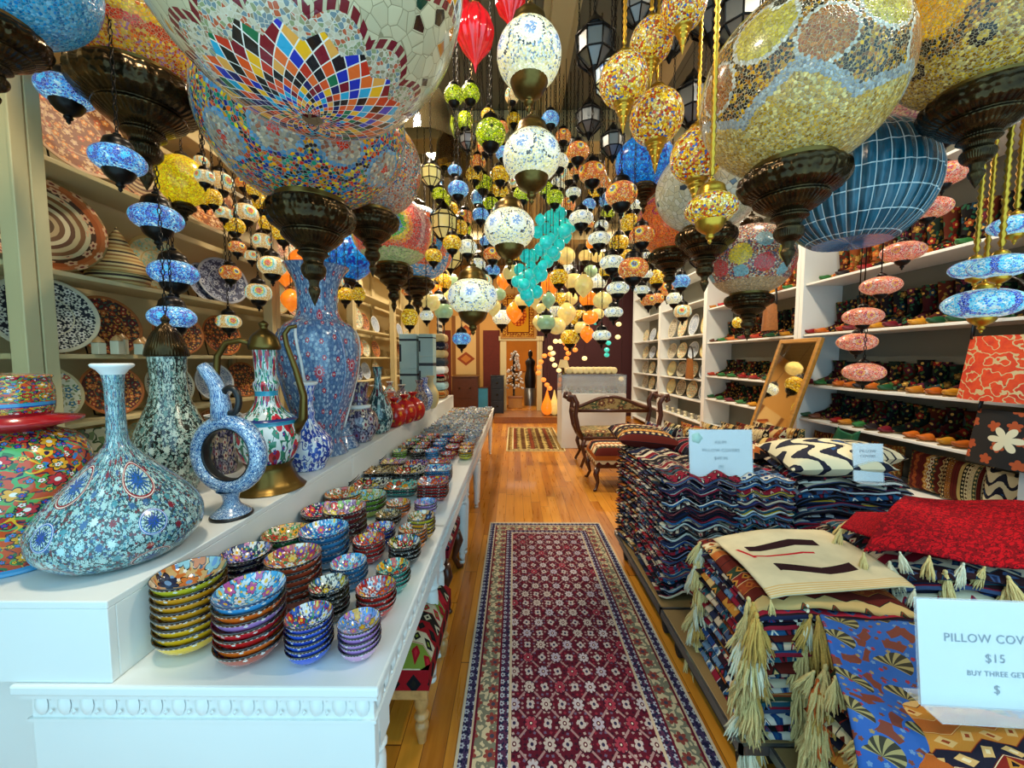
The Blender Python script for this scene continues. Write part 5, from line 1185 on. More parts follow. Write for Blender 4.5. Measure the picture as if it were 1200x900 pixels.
# --- amber glass drops by the tall vase
for x, y, Y, r, lab in [(341, 352, 2.9, 11, 'glowing amber glass drop beside the tall vase neck'), (334, 322, 3.0, 11, 'amber glass drop half hidden above another'), (349, 305, 3.1, 10, 'orange glass drop just above the vase lip'), (366, 270, 3.0, 10, 'orange glass drop left of the bronze cup finial'), (603, 366, 6.5, 10, 'amber glass lamp before the framed rug'), (638, 470, 8.6, 10, 'tall amber teardrop floor lamp')][:5]:
    lamp(x, y, Y, r, 'glass_amber', lab, 'drop', rz=x, chain='cord')
# --- clear glass bell lamps
for x, y, Y, r, lab in [(500, 138, 2.75, 34, 'smoky clear glass bell lamp right of the huge ivory globe'), (533, 175, 3.2, 22, 'smoky fluted glass bell lamp behind the bigger one')]:
    p, R, _s = settle(x, y, Y, r, 'big', 1.); r_ = thing('glass_bell_lamp', lab, 'lamp', tuple(p))
    MB().lathe(smoothprof([(.3 * R, .9 * R), (.6 * R, .7 * R), (.85 * R, .2 * R), (.95 * R, -.4 * R), (1.15 * R, -.95 * R)], 4), 40, flute=lambda a, i, z: .02 * cos(a * 20)).build('glass_shade', m['glass_clear'], r_)
    inst('cap', CAPM['brass'], r_, (0, 0, .85 * R), sc=R * .5); L = ZC - p.z - 1.25 * R; inst('chain', chain_mesh(L, 'black_iron', 'chain'), r_, (0, 0, 1.25 * R)); MB().lathe([(.02, -.3 * R), (.03, 0), (.012, .9 * R)], 10).build('bulb_holder', m['black_iron'], r_)
# --- dark iron lanterns near the ceiling
def iron_lantern(x, y, Y, r, lab, glow='glass_cream'):
    p, R, _s = settle(x, y, Y, r, 'iron', 1.); r_ = thing('iron_lantern', lab, 'lantern', tuple(p), random.random())
    fr = MB(); n = 8
    for k in range(n):
        a = 2 * pi * k / n; fr.tube([(R * cos(a) * q, R * sin(a) * q, z * R) for q, z in ((.35, -1.1), (.95, -.5), (1., .4), (.55, .9))], R * .045, 5)
    for q, z in ((.35, -1.1), (.95, -.5), (1., .4), (.55, .9)): fr.lathe([(q * R * .97, z * R - R * .05), (q * R * 1.06, z * R), (q * R * .97, z * R + R * .05)], 8)
    fr.build('frame', m['black_iron'], r_)
    MB().lathe([(.3 * R, -1.05 * R), (.88 * R, -.48 * R), (.93 * R, .38 * R), (.5 * R, .85 * R)], 8, smooth=False).build('glass_panel', m['picture_lamps'] if glow == 'p' else m['grey_steel'] if glow == 'dark' else m[glow], r_)
    MB().lathe([(.58 * R, .88 * R), (.4 * R, 1.2 * R), (.12 * R, 1.5 * R), (.1 * R, 1.6 * R), (.001, 1.62 * R)], 16).build('roof', m['black_iron'], r_)
    MB().lathe([(.36 * R, -1.08 * R), (.16 * R, -1.3 * R), (.08 * R, -1.5 * R), (.001, -1.6 * R)], 12).build('finial', m['black_iron'], r_)
    L = (_s or ZC) - p.z - 1.6 * R
    if L > .05: inst('chain', chain_mesh(L, 'black_iron', 'chain'), r_, (0, 0, 1.6 * R))
il = [(697, 55, 2.3, 22, 'dark'), (716, 92, 2.2, 19, 'small_white'), (748, 8, 2.2, 18, 'dark'), (690, 140, 2.8, 15, 'dark'), (718, 168, 2.7, 14, 'dark'), (835, 12, 2.6, 26, 'dark'), (868, 22, 2.2, 26, 'dark'), (862, 90, 2.6, 22, 'dark'), (812, 120, 2.9, 22, 'dark'),
      (785, 40, 3.0, 20, 'dark'), (1060, 22, 2.2, 24, 'dark'), (505, 205, 3.0, 12, 'glass_cream'), (548, 165, 3.0, 10, 'dark'), (664, 170, 3.6, 10, 'dark'), (1095, 30, 2.5, 18, 'dark'), (905, 5, 2.4, 20, 'dark'), (520, 262, 3.6, 16, 'glass_cream'), (528, 300, 3.8, 14, 'glass_cream'), (820, 300, 3.0, 12, 'dark')]
wh = ['leftmost below the ceiling joist', 'with pierced glowing sides beside the gold pendants', 'above the gold pendants at the top edge', 'left of the blue globe', 'over the orange-eyed lamps', 'upper, left of the big cream globe', 'touching the big cream globe', 'behind the left flank of the cream globe', 'behind the gold beaded rods',
      'in the dark gap between gold rods', 'between the two golden globes', 'small, above the blue lamps', 'small, beside the lime lamps', 'small, under the ceiling beam', 'behind the golden checkered globe', 'above the big cream globe', 'with cream glass left of the white lamps', 'with cream glass, the lower of two', 'right of the ivory globe']
for (x, y, Y, r, g), w_ in zip(il, wh): iron_lantern(x, y, Y, r, 'black iron lantern ' + w_, g)
# --- turquoise glass cluster
random.seed(5)
TQ = [(651, 243), (657, 250), (645, 255), (652, 262), (660, 262), (668, 265), (640, 268), (648, 272), (656, 275), (664, 278), (630, 272), (634, 292), (642, 290), (650, 299), (641, 306), (636, 312), (648, 295), (617, 300), (622, 312), (628, 318), (634, 322), (614, 325), (622, 332), (628, 342), (612, 338), (606, 330), (617, 345), (620, 352), (609, 316), (624, 300), (633, 258), (655, 287), (662, 270), (645, 280), (626, 327), (640, 284), (620, 322), (614, 333)]
for i, (x, y) in enumerate(TQ):
    lamp(x, y, 3.3 + (i % 5) * .09, 6 + (i % 3), 'glass_turquoise', 'turquoise blown glass ball in the glowing cluster over the aisle', 'blob' if i % 3 else 'drop', sq=1.0, group='turquoise glass balls in one cluster', rz=i, chain='cord')
# --- cream glass and mosaic lamps filling the depth
random.seed(11)
CR = [(663, 300), (665, 318), (672, 330), (655, 325), (645, 335), (686, 300), (692, 318), (684, 335), (700, 330), (668, 350), (655, 352), (690, 350), (706, 352), (643, 352), (636, 362), (650, 366), (664, 368), (678, 372), (692, 372), (628, 350), (640, 378), (652, 382), (674, 385), (682, 384), (668, 395), (688, 392), (700, 368),
      (640, 372), (632, 378), (512, 300), (505, 318), (518, 330), (510, 340), (522, 318), (530, 332), (500, 332), (514, 352), (526, 350), (538, 268), (528, 262), (508, 290), (520, 365), (505, 355), (496, 345), (612, 352), (604, 300), (590, 330), (600, 320), (585, 345), (578, 360), (588, 372), (700, 300), (710, 318), (696, 285)]
for i, (x, y) in enumerate(CR):
    mt = ['glass_cream', 'small_white', 'glass_cream', 'small_yellow', 'glass_amber', 'glass_cream', 'glass_green'][i % 7]
    side = 'right of the turquoise cluster' if x > 625 else 'left of the lowest white lamp' if x < 560 else 'between the white lamps'
    c2 = {'glass_cream': 'cream glass', 'small_white': 'white mosaic', 'small_yellow': 'yellow mosaic', 'glass_amber': 'amber glass', 'glass_green': 'pale green glass'}[mt]
    lamp(x, y, random.uniform(3.8, 7.0), random.choice((8, 9, 11)), mt, f'{c2} hanging lamp in the far glowing crowd {side}', ['blob', 'drop', 'small'][i % 3] if mt.startswith('glass') else 'small', sq=.9, group=f'{c2} lamps crowding {side}', rz=i, chain='cord')
# small mixed lamps higher up, filling the canopy
random.seed(3)
HI = [(560, 190), (586, 205), (602, 140), (566, 215), (590, 180), (655, 190), (668, 205), (660, 160), (640, 165), (700, 225), (712, 250), (690, 240), (705, 265), (735, 255), (765, 300), (770, 325), (725, 285), (520, 235), (510, 215), (548, 290), (566, 330), (545, 255), (530, 285), (585, 225), (575, 240), (640, 200), (790, 350), (800, 365), (770, 350), (868, 378), (345, 250), (285, 215), (275, 265), (295, 300), (240, 235), (270, 320), (380, 320), (395, 330), (405, 345), (480, 340), (500, 370), (236, 190), (265, 180), (290, 190), (310, 205), (340, 225)]
mx = ['small_eye_orange', 'small_white', 'small_green', 'small_yellow', 'small_eye_white', 'small_blue', 'small_yellow']
nn = {'small_eye_orange': 'orange mosaic', 'small_white': 'white mosaic', 'small_green': 'lime mosaic', 'small_yellow': 'yellow mosaic', 'small_eye_white': 'cream mosaic', 'small_blue': 'blue mosaic'}
for i, (x, y) in enumerate(HI):
    mt = mx[(i * 3) % 7] if x > 480 else ['small_yellow', 'small_eye_white', 'small_yellow', 'small_eye_orange'][i % 4]
    side = 'behind the left globes' if x < 480 else 'above the far tables' if x < 560 else 'over the middle of the aisle' if x < 680 else 'over the right shelves'
    lamp(x, y, min(random.uniform(2.9, 4.6), abs(1.84 * F / min(x - 612, -1)) if x < 600 else 9), random.choice((8, 9, 10, 11)), mt, f'small {nn[mt]} lamp in the dense middle distance {side}', 'small', sq=.85, group=f'small {nn[mt]} lamps {side}', rz=i)
# strings of little glowing orbs before the maroon end wall
random.seed(9)
OS = [(645, 415, 'o'), (638, 417, 'o'), (634, 424, 'o'), (632, 430, 'o'), (631, 437, 'o'), (637, 445, 'o'), (641, 451, 'o'), (644, 455, 'o'), (662, 402, 'o'), (664, 408, 'o'), (666, 414, 'o'), (664, 420, 'o'), (672, 404, 'o'), (674, 410, 'o'), (657, 400, 'c'), (651, 400, 'c'), (645, 408, 'c'), (648, 414, 'c'), (647, 421, 'c'), (650, 428, 'c'), (650, 387, 'c'), (650, 375, 'c'),
      (678, 391, 'c'), (668, 385, 'c'), (680, 375, 'c'), (685, 420, 'c'), (711, 410, 't'), (713, 402, 't'), (711, 416, 't'), (698, 378, 't'), (700, 366, 't'), (706, 356, 't'), (710, 346, 't'), (724, 395, 'c'), (725, 380, 'c'), (728, 444, 'c'), (655, 434, 'c')]
for i, (x, y, c) in enumerate(OS):
    mt = {'o': 'orb_orange', 'c': 'orb_cream', 't': 'orb_teal'}[c]; c2 = {'o': 'orange', 'c': 'cream', 't': 'teal'}[c]
    lamp(x, y, 8.2, 3.2, mt, f'tiny glowing {c2} glass orb before the maroon end wall', 'blob', sq=.85, group=f'tiny {c2} orbs before the end wall', rz=i, chain='cord', name='glowing_orb')

random.seed(15)
H2 = [(600, 112), (572, 135), (588, 150), (570, 170), (645, 140), (520, 190), (545, 142), (655, 215), (632, 205), (668, 185), (676, 200), (705, 215), (560, 232), (528, 245), (515, 228), (590, 205), (605, 215), (645, 185), (666, 240), (688, 262), (712, 235), (738, 262), (760, 258), (745, 240), (770, 285), (735, 300), (760, 352), (782, 338), (798, 330), (556, 205), (543, 270), (560, 310), (585, 250), (250, 232), (262, 250), (278, 290), (312, 262), (325, 240), (345, 270), (334, 212), (300, 190), (280, 180), (298, 222), (240, 208), (320, 185), (420, 345), (388, 352), (498, 312), (480, 372), (508, 300)]
mx = ['small_eye_white', 'small_yellow', 'small_eye_orange', 'small_white', 'small_blue', 'small_yellow', 'small_green', 'small_eye_orange']
for i, (x, y) in enumerate(H2):
    mt = mx[(i * 5) % 8] if x > 480 else ['small_yellow', 'small_eye_white', 'small_eye_orange'][i % 3]
    side = 'between the big left globes' if x < 480 else 'high over the far tables' if x < 560 else 'high over the aisle' if x < 680 else 'before the far right shelves'
    Y = random.uniform(2.9, 5.0)
    Y = min(Y, 2.0 * F / max(440 - y, 1))
    if x < 590: Y = min(Y, 1.80 * F / (612 - x))
    lamp(x, y, Y, random.choice((8, 9, 10)), mt, f'little {nn[mt]} lamp {side}', 'small', sq=.85 + .3 * (i % 3 == 0), group=f'little {nn[mt]} lamps {side}', rz=i)
# ------------------------------------------------------------------ folded cloth piles
def cover_mesh(name, mt, w=.44, d=.44, t=.018, wave=0., seed=0, tri=0., droop=0., nx=20, skew=0.):
    rnd = random.Random(seed); ph = rnd.uniform(0, 6); ring = []
    ny = 8
    for k in range(ny + 1): ring.append((k / ny, 1))
    ring.append((1.025, 0)); 
    for k in range(ny, -1, -1): ring.append((k / ny, -1))
    ring.append((-.025, 0)); n = len(ring); vs = []
    for i in range(nx + 1):
        u = i / nx
        e = min(1, min(u, 1 - u) * 14) ** .5
        for (v, s) in ring:
            x = (u - .5) * w; y = (v - .5) * d * (1 + .02 * sin(u * 9 + ph)); 
            z = tri * (abs((u * 2.5 + .2) % 1 - .5) * 2 - .5) * (1 - .3 * v) + wave * sin(u * 7 + ph) * sin(v * 4 + 1) - droop * ((abs(u - .5) * 2) ** 3 + (abs(v - .5) * 2) ** 3) + .003 * sin(u * 23 + v * 11 + ph) + skew * (u - .5)
            vs.append((x, y, z + s * t * .5 * (.35 + .65 * e)))
    fs = []; uv = []
    for i in range(nx):
        for k in range(n):
            k2 = (k + 1) % n; fs.append((i * n + k, (i + 1) * n + k, (i + 1) * n + k2, i * n + k2))
            a, b = ring[k], ring[k2]; va = a[0] if a[1] > 0 else a[0] + .013 if a[1] == 0 else a[0] * 1.7 + .31; vb = b[0] if b[1] > 0 else b[0] + .013 if b[1] == 0 else b[0] * 1.7 + .31
            uv.append([(i / nx, va), ((i + 1) / nx, va), ((i + 1) / nx, vb), (i / nx, vb)])
    fs += [tuple(range(n)), tuple(nx * n + k for k in range(n - 1, -1, -1))]; uv += [[(0, q[0]) for q in ring], [(1, q[0]) for q in reversed(ring)]]
    return MB().add(vs, fs, uv, 0, True).mesh(name, m[mt])
def tassel_mesh(mt, seed=0, strands=46, spread=.26):
    rnd = random.Random(seed); mb = MB(); mb.lathe([(.001, 0), (.05, -.03), (.06, -.08), (.035, -.13), (.05, -.16)], 8)
    for k in range(strands):
        a = rnd.uniform(0, 6.28); q = sqrt(rnd.random()); L = rnd.uniform(.75, 1.05); pts = []
        for j in range(6):
            t_ = j / 5; rr = .03 + spread * q * t_ ** .8
            pts.append((rr * cos(a) + .02 * sin(t_ * 9 + k), rr * sin(a) + .02 * cos(t_ * 8 + k * 2), -.12 - t_ * (L - .12)))
        mb.tube(pts, [.02, .024, .028, .03, .028, .014], 4)
    return mb.mesh('tassel', m[mt])
TM = {c: [tassel_mesh('tassel_' + c, s) for s in range(3)] for c in ('cream', 'white', 'orange', 'gold')}
def pile(x, y, z0, n, pitch, mats_, desc, group, w=.44, d=.44, rz=0., wave=.004, tri=0., droop=.01, name='pillow_cover', jit=.012, fan=0., tass=None, skew=0., lean=(0, 0)):
    meshes = [cover_mesh(name, mm, w, d, pitch * .93, wave, s, tri, droop, skew=skew) for s, mm in enumerate(mats_)]
    o = None
    for k in range(n):
        o = inst(name, meshes[k % len(meshes)], None, (x + random.uniform(-jit, jit) + lean[0] * k, y + random.uniform(-jit, jit) + lean[1] * k, z0 + pitch * .55 + droop + abs(tri) * .5 + k * pitch), (0, 0, rz + random.uniform(-.025, .025) + fan * k))
        pos = 'topmost' if k == n - 1 else 'bottom one' if k == 0 else nth(n - 1 - k) + ' from top'
        tag(o, f'folded cover in the {desc}, {pos}', 'pillow cover', group)
        if tass and k % tass[0] == 0:
            for (cx, cy) in tass[1]:
                c = random.choice(tass[2]); s_ = random.uniform(.10, .18)
                inst('tassel', random.choice(TM[c]), o, (cx * w * .5, cy * d * .5, .0), (random.uniform(-.25, .25), random.uniform(-.3, .3), random.random() * 6), (s_ * .8, s_ * .8, s_))
    return o
# rolling platforms under the piles
def platform(label, x0, x1, y0, y1, z=.20):
    r = thing('rolling_platform', label, 'platform', ((x0 + x1) / 2, (y0 + y1) / 2, 0), 0, 'low rolling platforms'); hx, hy = (x1 - x0) / 2, (y1 - y0) / 2
    MB().box((-hx, -hy, z - .03), (hx, hy, z)).build('deck', m['board'], r, bevel=.003)
    t = MB(); t.box((-hx - .012, -hy - .012, z - .035), (-hx, hy, z)); t.box((-hx - .012, -hy - .012, z - .035), (hx, -hy, z)); t.build('metal_edge', m['grey_steel'], r)
    MB().box((-hx + .02, -hy + .02, z - .10), (hx - .02, hy - .02, z - .03)).build('frame', m['black_paint'], r)
    for sx in (-1, 1):
        for sy in (-1, 1):
            c = MB(); c.lathe([(.001, -.012), (.034, -.012), (.036, 0), (.034, .012), (.001, .012)], 14, M=Matrix.Translation((sx * (hx - .06), sy * (hy - .08), .036)) @ Matrix.Rotation(pi / 2, 4, 'Y')); c.box((sx * (hx - .06) - .016, sy * (hy - .08) - .02, .036), (sx * (hx - .06) + .016, sy * (hy - .08) + .02, z - .10)); c.build('caster', m['rubber'], r)
platform('rolling board under the cream-topped pile nearest the aisle', .80, 1.44, 1.27, 1.99)
platform('rolling board under the tall dark kilim piles behind the sign', .80, 1.60, 2.01, 2.95)
platform('rolling board under the red-topped pile', 1.46, 2.2, 1.32, 2.0)
platform('rolling board under the blue covers nearest the camera at right', .90, 1.9, .62, 1.255)
platform('rolling board under the ikat pillow pile', 1.62, 2.45, 2.01, 2.8)
random.seed(31)
GP_ = 'folded pillow covers in piles on the right'
pile(1.03, 2.30, .20, 34, .0200, ['kilim_dark', 'kilim_blue', 'kilim_dark', 'kilim_dark', 'kilim_blue'], 'tall zigzag pile left of the sign', GP_, .42, .44, tri=.045, droop=.004, wave=.006)
pile(1.38, 2.30, .20, 33, .0205, ['kilim_blue', 'kilim_dark', 'kilim_blue', 'kilim_ikat', 'kilim_dark'], 'tall blue-edged pile under the sign', GP_, .32, .44, tri=.03, droop=.004, wave=.006)
pile(.99, 2.74, .20, 33, .0205, ['kilim_dark', 'kilim_warm', 'kilim_dark'], 'tall pile farthest back on the aisle side', GP_, .36, .36, tri=.03, droop=.012, rz=.15)
pile(1.95, 2.38, .20, 33, .0205, ['kilim_dark', 'kilim_ikat', 'kilim_dark', 'kilim_blue'], 'wide pile under the ikat pillow', GP_, .58, .46, wave=.02, droop=.03, rz=-.12)
pile(1.72, 2.05 + .0, .20, 0, .02, ['kilim_dark'], '', GP_)
pile(1.12, 1.53, .20, 23, .0215, ['kilim_blue', 'kilim_dark', 'kilim_warm', 'kilim_blue', 'kilim_dark'], 'pile under the flat cream kilim', GP_, .54, .50, tri=.0, wave=.010, droop=.016, jit=.016, tass=(1, [(-1.02, -1.02), (-1.02, -.9), (-1, .75), (-.35, -1.03)], ['cream', 'cream', 'white', 'gold', 'cream']), rz=-.04)
pile(1.80, 1.62, .20, 25, .0220, ['kilim_dark', 'kilim_blue', 'kilim_dark', 'kilim_dark'], 'pile under the bright red cover', GP_, .62, .50, wave=.012, droop=.03, jit=.014, tass=(2, [(-1, -.9), (-.5, -1.03), (.1, -1.03)], ['cream', 'white', 'cream']), rz=-.18)
pile(1.27, .98, .20, 17, .0215, ['kilim_warm', 'kilim_dark', 'kilim_blue', 'kilim_warm'], 'low pile under the blue floral cover', GP_, .58, .44, wave=.012, droop=.03, jit=.02, rz=.22, fan=-.012, tass=(1, [(-1, .9), (-1, -.9), (-1, 0)], ['cream', 'gold', 'cream', 'orange']))
pile(1.50, 1.28, .21, 15, .021, ['kilim_dark', 'kilim_blue', 'kilim_warm'], 'pile between blue cover and red-topped one', GP_, .36, .30, wave=.01, droop=.02, rz=.1, jit=.01)
# cloths lying open on the piles
def cloth(name, label, fn, mt, nu=40, nv=40, th=.006, cat='pillow cover', tass=()):
    o = MB().grid(fn, nu, nv).build(name, m[mt]); s = o.modifiers.new('thickness', 'SOLIDIFY'); s.thickness = th; s.offset = 1
    tag(o, label, cat)
    for (u, v, c, s_) in tass: inst('tassel', random.choice(TM[c]), o, fn(u, v), (random.uniform(-.3, .3), random.uniform(-.3, .3), random.random() * 6), (s_ * .8, s_ * .8, s_))
    return o
def quad(c00, c10, c11, c01, zf):
    def fn(u, v):
        p = (1-u)*(1-v)*Vector(c00) + u*(1-v)*Vector(c10) + u*v*Vector(c11) + (1-u)*v*Vector(c01)
        return (p.x, p.y, p.z + zf(u, v))
    return fn
zt = .725
c = [onz(903, 703, zt), onz(1072, 690, zt), onz(966, 621, zt), onz(836, 631, zt)]
cloth('flat_kilim_cover', 'flat cream kilim pillow cover with two dark serrated bands and a red line', quad(c[0], c[1], c[2], c[3], lambda u, v: .016 + .010 * sin(u * 6 + v * 2) * sin(v * 5) - .035 * (max(0, abs(u - .5) * 2 - .8) + max(0, abs(v - .5) * 2 - .8))), 'fabric_cream', tass=((0, 0, 'cream', .05), (1, 0, 'white', .07), (1, .15, 'white', .06)))
zt = .79
c = [onz(1012, 650, zt), onz(1215, 672, zt), onz(1225, 600, zt + .03), onz(1060, 588, zt + .05)]
cloth('red_cover', 'bright red pillow cover with small dark motifs topping the right pile', quad(c[0], c[1], c[2], c[3], lambda u, v: .03 + .012 * sin(u * 6 + v * 3) + .02 * sin(v * 3.1) - .05 * max(0, .25 - v) - .03 * max(0, .2 - u)), 'fabric_red', tass=((.0, .0, 'cream', .09), (.22, 0, 'white', .08), (.4, 0, 'cream', .09), (.6, 0, 'white', .1), (.72, 0, 'cream', .09)))
c = [onz(985, 622, .80), onz(1040, 640, .80), onz(1066, 605, .83), onz(1003, 604, .81)]
cloth('red_cover', 'second red cover corner peeping out left of the bright red one', quad(c[0], c[1], c[2], c[3], lambda u, v: .012), 'fabric_red', 12, 12, tass=((0, 0, 'cream', .12), (0, .6, 'cream', .11)))
# blue floral covers sliding towards the camera
c = [Vector((.86, .90, .50)), Vector((1.42, .70, .44)), Vector((1.62, 1.14, .60)), Vector((1.02, 1.24, .655))]
cloth('blue_floral_cover', 'shiny blue floral pillow cover draped towards the camera, the upper one', quad(c[0], c[1], c[2], c[3], lambda u, v: .045 + .016 * sin(u * 8 + v * 4) + .012 * sin(v * 9) - .07 * max(0, .3 - v) ), 'fabric_blue', 50, 50, tass=((0, 0, 'cream', .13), (0, 1, 'gold', .20), (0, .5, 'cream', .12)))
c = [Vector((.90, .80, .44)), Vector((1.45, .62, .38)), Vector((1.6, .95, .46)), Vector((1.02, 1.10, .52))]
cloth('blue_floral_cover', 'blue floral pillow cover half under the upper blue one, at the lower right', quad(c[0], c[1], c[2], c[3], lambda u, v: .035 + .012 * sin(u * 9 + 2)), 'fabric_blue', 40, 40, tass=((0, 0, 'cream', .12), (.15, 0, 'cream', .1)))
# extra hanging tassel bunches on the pile corner nearest the aisle are parts of the covers above; inflated pillows
def pillow_mesh(mt, t=.08, n=20):
    mb = MB()
    def f(s):
        def g(u, v):
            x = u * 2 - 1; y = v * 2 - 1; q = max(0, (1 - abs(x) ** 3)) ** .55 * max(0, (1 - abs(y) ** 3)) ** .55
            k = 1 - .06 * (1 - abs(x)) * abs(y) - .0; return (x * .5 * (1 - .07 * (1 - y * y)), y * .5 * (1 - .07 * (1 - x * x)), s * t * q)
        return g
    mb.grid(f(1), n, n); g = f(-1); mb.grid(lambda u, v: g(1 - u, v), n, n)
    return mb.mesh('pillow', m[mt])
PL = {}
def pillow(label, loc, size, mt, rot=(0, 0, 0), t=.17, group=None, name='pillow', cat='pillow'):
    if (mt, t) not in PL: PL[(mt, t)] = pillow_mesh(mt, t)
    return tag(inst(name, PL[(mt, t)], None, loc, rot, size), label, cat, group)
pillow('plump ikat pillow in cream, navy and a blue spot beside the small sign', (1.83, 2.28, .965), (.52, .44, .50), 'fabric_ikat', (.10, -.05, -.15))
pillow('second ikat pillow with blue end behind the small sign', (2.15, 2.42, .955), (.42, .40, .44), 'fabric_ikat', (.0, .1, .5))
# bench with standing kilim cushions
def turned_leg(h_, r=.028): return smoothprof([(.6 * r, 0), (.7 * r, .1 * h_), (r, .35 * h_), (.6 * r, .45 * h_), (1.1 * r, .55 * h_), (.7 * r, .65 * h_), (r, .8 * h_), (r, h_)], 3)
def bench(label, x0, x1, y0, y1, h_, mt, wood_='wood_mid', name='bench', cat='bench', cab=False, thick=.09, rz=0., seatname='seat'):
    r = thing(name, label, cat, ((x0 + x1) / 2, (y0 + y1) / 2, 0), rz); hx, hy = (x1 - x0) / 2, (y1 - y0) / 2
    s = MB(); 
    def top(u, v):
        x = u * 2 - 1; y = v * 2 - 1; return (x * hx, y * hy, h_ - thick * .5 + thick * .5 * (max(0, 1 - x ** 6) * max(0, 1 - y ** 6)) ** .4)
    s.grid(top, 16, 16); s.box((-hx, -hy, h_ - thick), (hx, hy, h_ - thick * .5)); s.build(seatname, m[mt], r)
    MB().box((-hx + .01, -hy + .01, h_ - thick - .05), (hx - .01, hy - .01, h_ - thick)).build('seat_rail', m[wood_], r, bevel=.004)
    for sx in (-1, 1):
        for sy in (-1, 1):
            L = h_ - thick - .05; b = MB()
            if cab: b.tube([(sx * (hx - .03), sy * (hy - .03), L), (sx * (hx - .01), sy * (hy - .01), L * .75), (sx * (hx - .04), sy * (hy - .04), L * .35), (sx * (hx - .01), sy * (hy - .01), .015), (sx * (hx + .015), sy * (hy + .015), .012)], [.035, .034, .02, .018, .012], 10)
            else: b.lathe(turned_leg(L), 14, M=Matrix.Translation((sx * (hx - .04), sy * (hy - .04), 0)))
            b.build('leg', m[wood_], r)
    return r
bench('low wooden bench under the row of kilim cushions', 1.08, 2.35, 3.02, 3.68, .52, 'kilim_warm')
bench('small footstool covered in red kilim with cabriole legs beside the carved settee', .94, 1.46, 4.40, 4.95, .52, 'kilim_warm', 'wood_dark', 'footstool', 'stool', True, .2)
cs = ['kilim_warm', 'kilim_dark', 'kilim_stripe', 'kilim_warm', 'kilim_stripe', 'kilim_stripe', 'kilim_warm', 'kilim_stripe']
for k in range(8):
    pillow(f'standing kilim cushion on the low bench, {nth(k)} from the aisle' if k else 'standing striped kilim cushion on the low bench, nearest the aisle', (1.16 + k * .165, 3.30 + .03 * sin(k), .755), (.46, .46, .40), cs[k], (0, pi / 2 - .25 + .05 * (k % 3), .35), .20, 'kilim cushions on the bench', 'kilim_cushion', 'cushion')
for k in range(5):
    pillow(f'flat kilim cushion lying before the standing ones, {nth(k)} from the aisle' if k else 'flat red kilim cushion lying before the standing ones, nearest the aisle', (.98 + k * .34, 2.92 + .02 * k, .955 - .0 * k) if k < 1 else (1.05 + k * .30, 2.78, .88), (.46, .42, .40), ['kilim_warm', 'kilim_dark', 'kilim_warm', 'kilim_stripe', 'kilim_dark'][k], (.05, .1, .3 * k), .20, 'flat kilim cushions', 'kilim_cushion', 'cushion')
pile(1.62, 2.78, .20, 31, .0205, ['kilim_warm', 'kilim_dark', 'kilim_stripe'], 'pile at the back under the flat cushions', GP_, .80, .34, wave=.01, droop=.01)
# carved settee
r_ = thing('carved_settee', 'carved dark wood settee with scroll arms and floral seat beyond the footstool', 'settee', (1.46, 5.6, 0))
s = MB(); s.grid(lambda u, v: ((u - .5) * 1.0, (v - .5) * .46, .50 + .04 * (max(0, 1 - (u * 2 - 1) ** 8) * max(0, 1 - (v * 2 - 1) ** 8)) ** .5), 24, 14); s.box((-.5, -.23, .45), (.5, .23, .50)); s.build('seat', m['seat_tapestry'], r_)
MB().box((-.52, -.25, .39), (.52, .25, .45)).build('seat_rail', m['wood_dark'], r_, bevel=.01)
b = MB(); b.box((-.5, -.20, .20), (.5, -.16, .24)); b.box((-.5, .16, .20), (.5, .20, .24)); b.build('stretcher', m['wood_dark'], r_, bevel=.005)
for sx in (-1, 1):
    for sy in (-1, 1):
        MB().tube([(sx * .47, sy * .22, .40), (sx * .50, sy * .23, .30), (sx * .46, sy * .21, .15), (sx * .52, sy * .25, .012)], [.035, .03, .022, .02], 10).build('leg', m['wood_dark'], r_)
        MB().tube([(sx * .50, sy * .22, .42), (sx * .56, sy * .22, .55), (sx * .60, sy * .22, .75), (sx * .58, sy * .22, .92), (sx * .63, sy * .22, 1.02), (sx * .69, sy * .22, 1.03), (sx * .70, sy * .22, .97), (sx * .66, sy * .22, .95)], [.034, .034, .032, .034, .036, .034, .03, .026], 10).build('arm_scroll', m['wood_dark'], r_)
    for z, x in ((1.01, .645), (.80, .60), (.55, .55)): MB().tube([(sx * x, -.22, z), (sx * x, .22, z)], .02, 8).build('arm_rail', m['wood_dark'], r_)
arch = [(-.58 + 1.16 * k / 24, .80 + .17 * (sin(pi * k / 24)) ** 1.6) for k in range(25)]
MB().tube([(x, .22, z) for x, z in arch], .026, 8).build('crest_rail', m['wood_dark'], r_)
MB().tube([(-.58, .22, .76), (.58, .22, .76)], .03, 8).build('back_rail', m['wood_dark'], r_)
MB().prism([(x * .97, z - .02) for x, z in arch[1:-1]] + [(.52, .78), (-.52, .78)], .20, .235).build('back_panel', m['seat_tapestry'], r_)
# kilim stool under the table
r_ = bench('kilim covered stool with one white leg tucked under the front table', -.90, -.335, 1.42, 1.95, .42, 'kilim_tile', 'wood_light', 'kilim_stool', 'stool', False, .17)
bench('dark carved stool under the second table', -.86, -.40, 2.25, 2.75, .44, 'kilim_dark', 'wood_dark', 'kilim_stool', 'stool', True, .10)
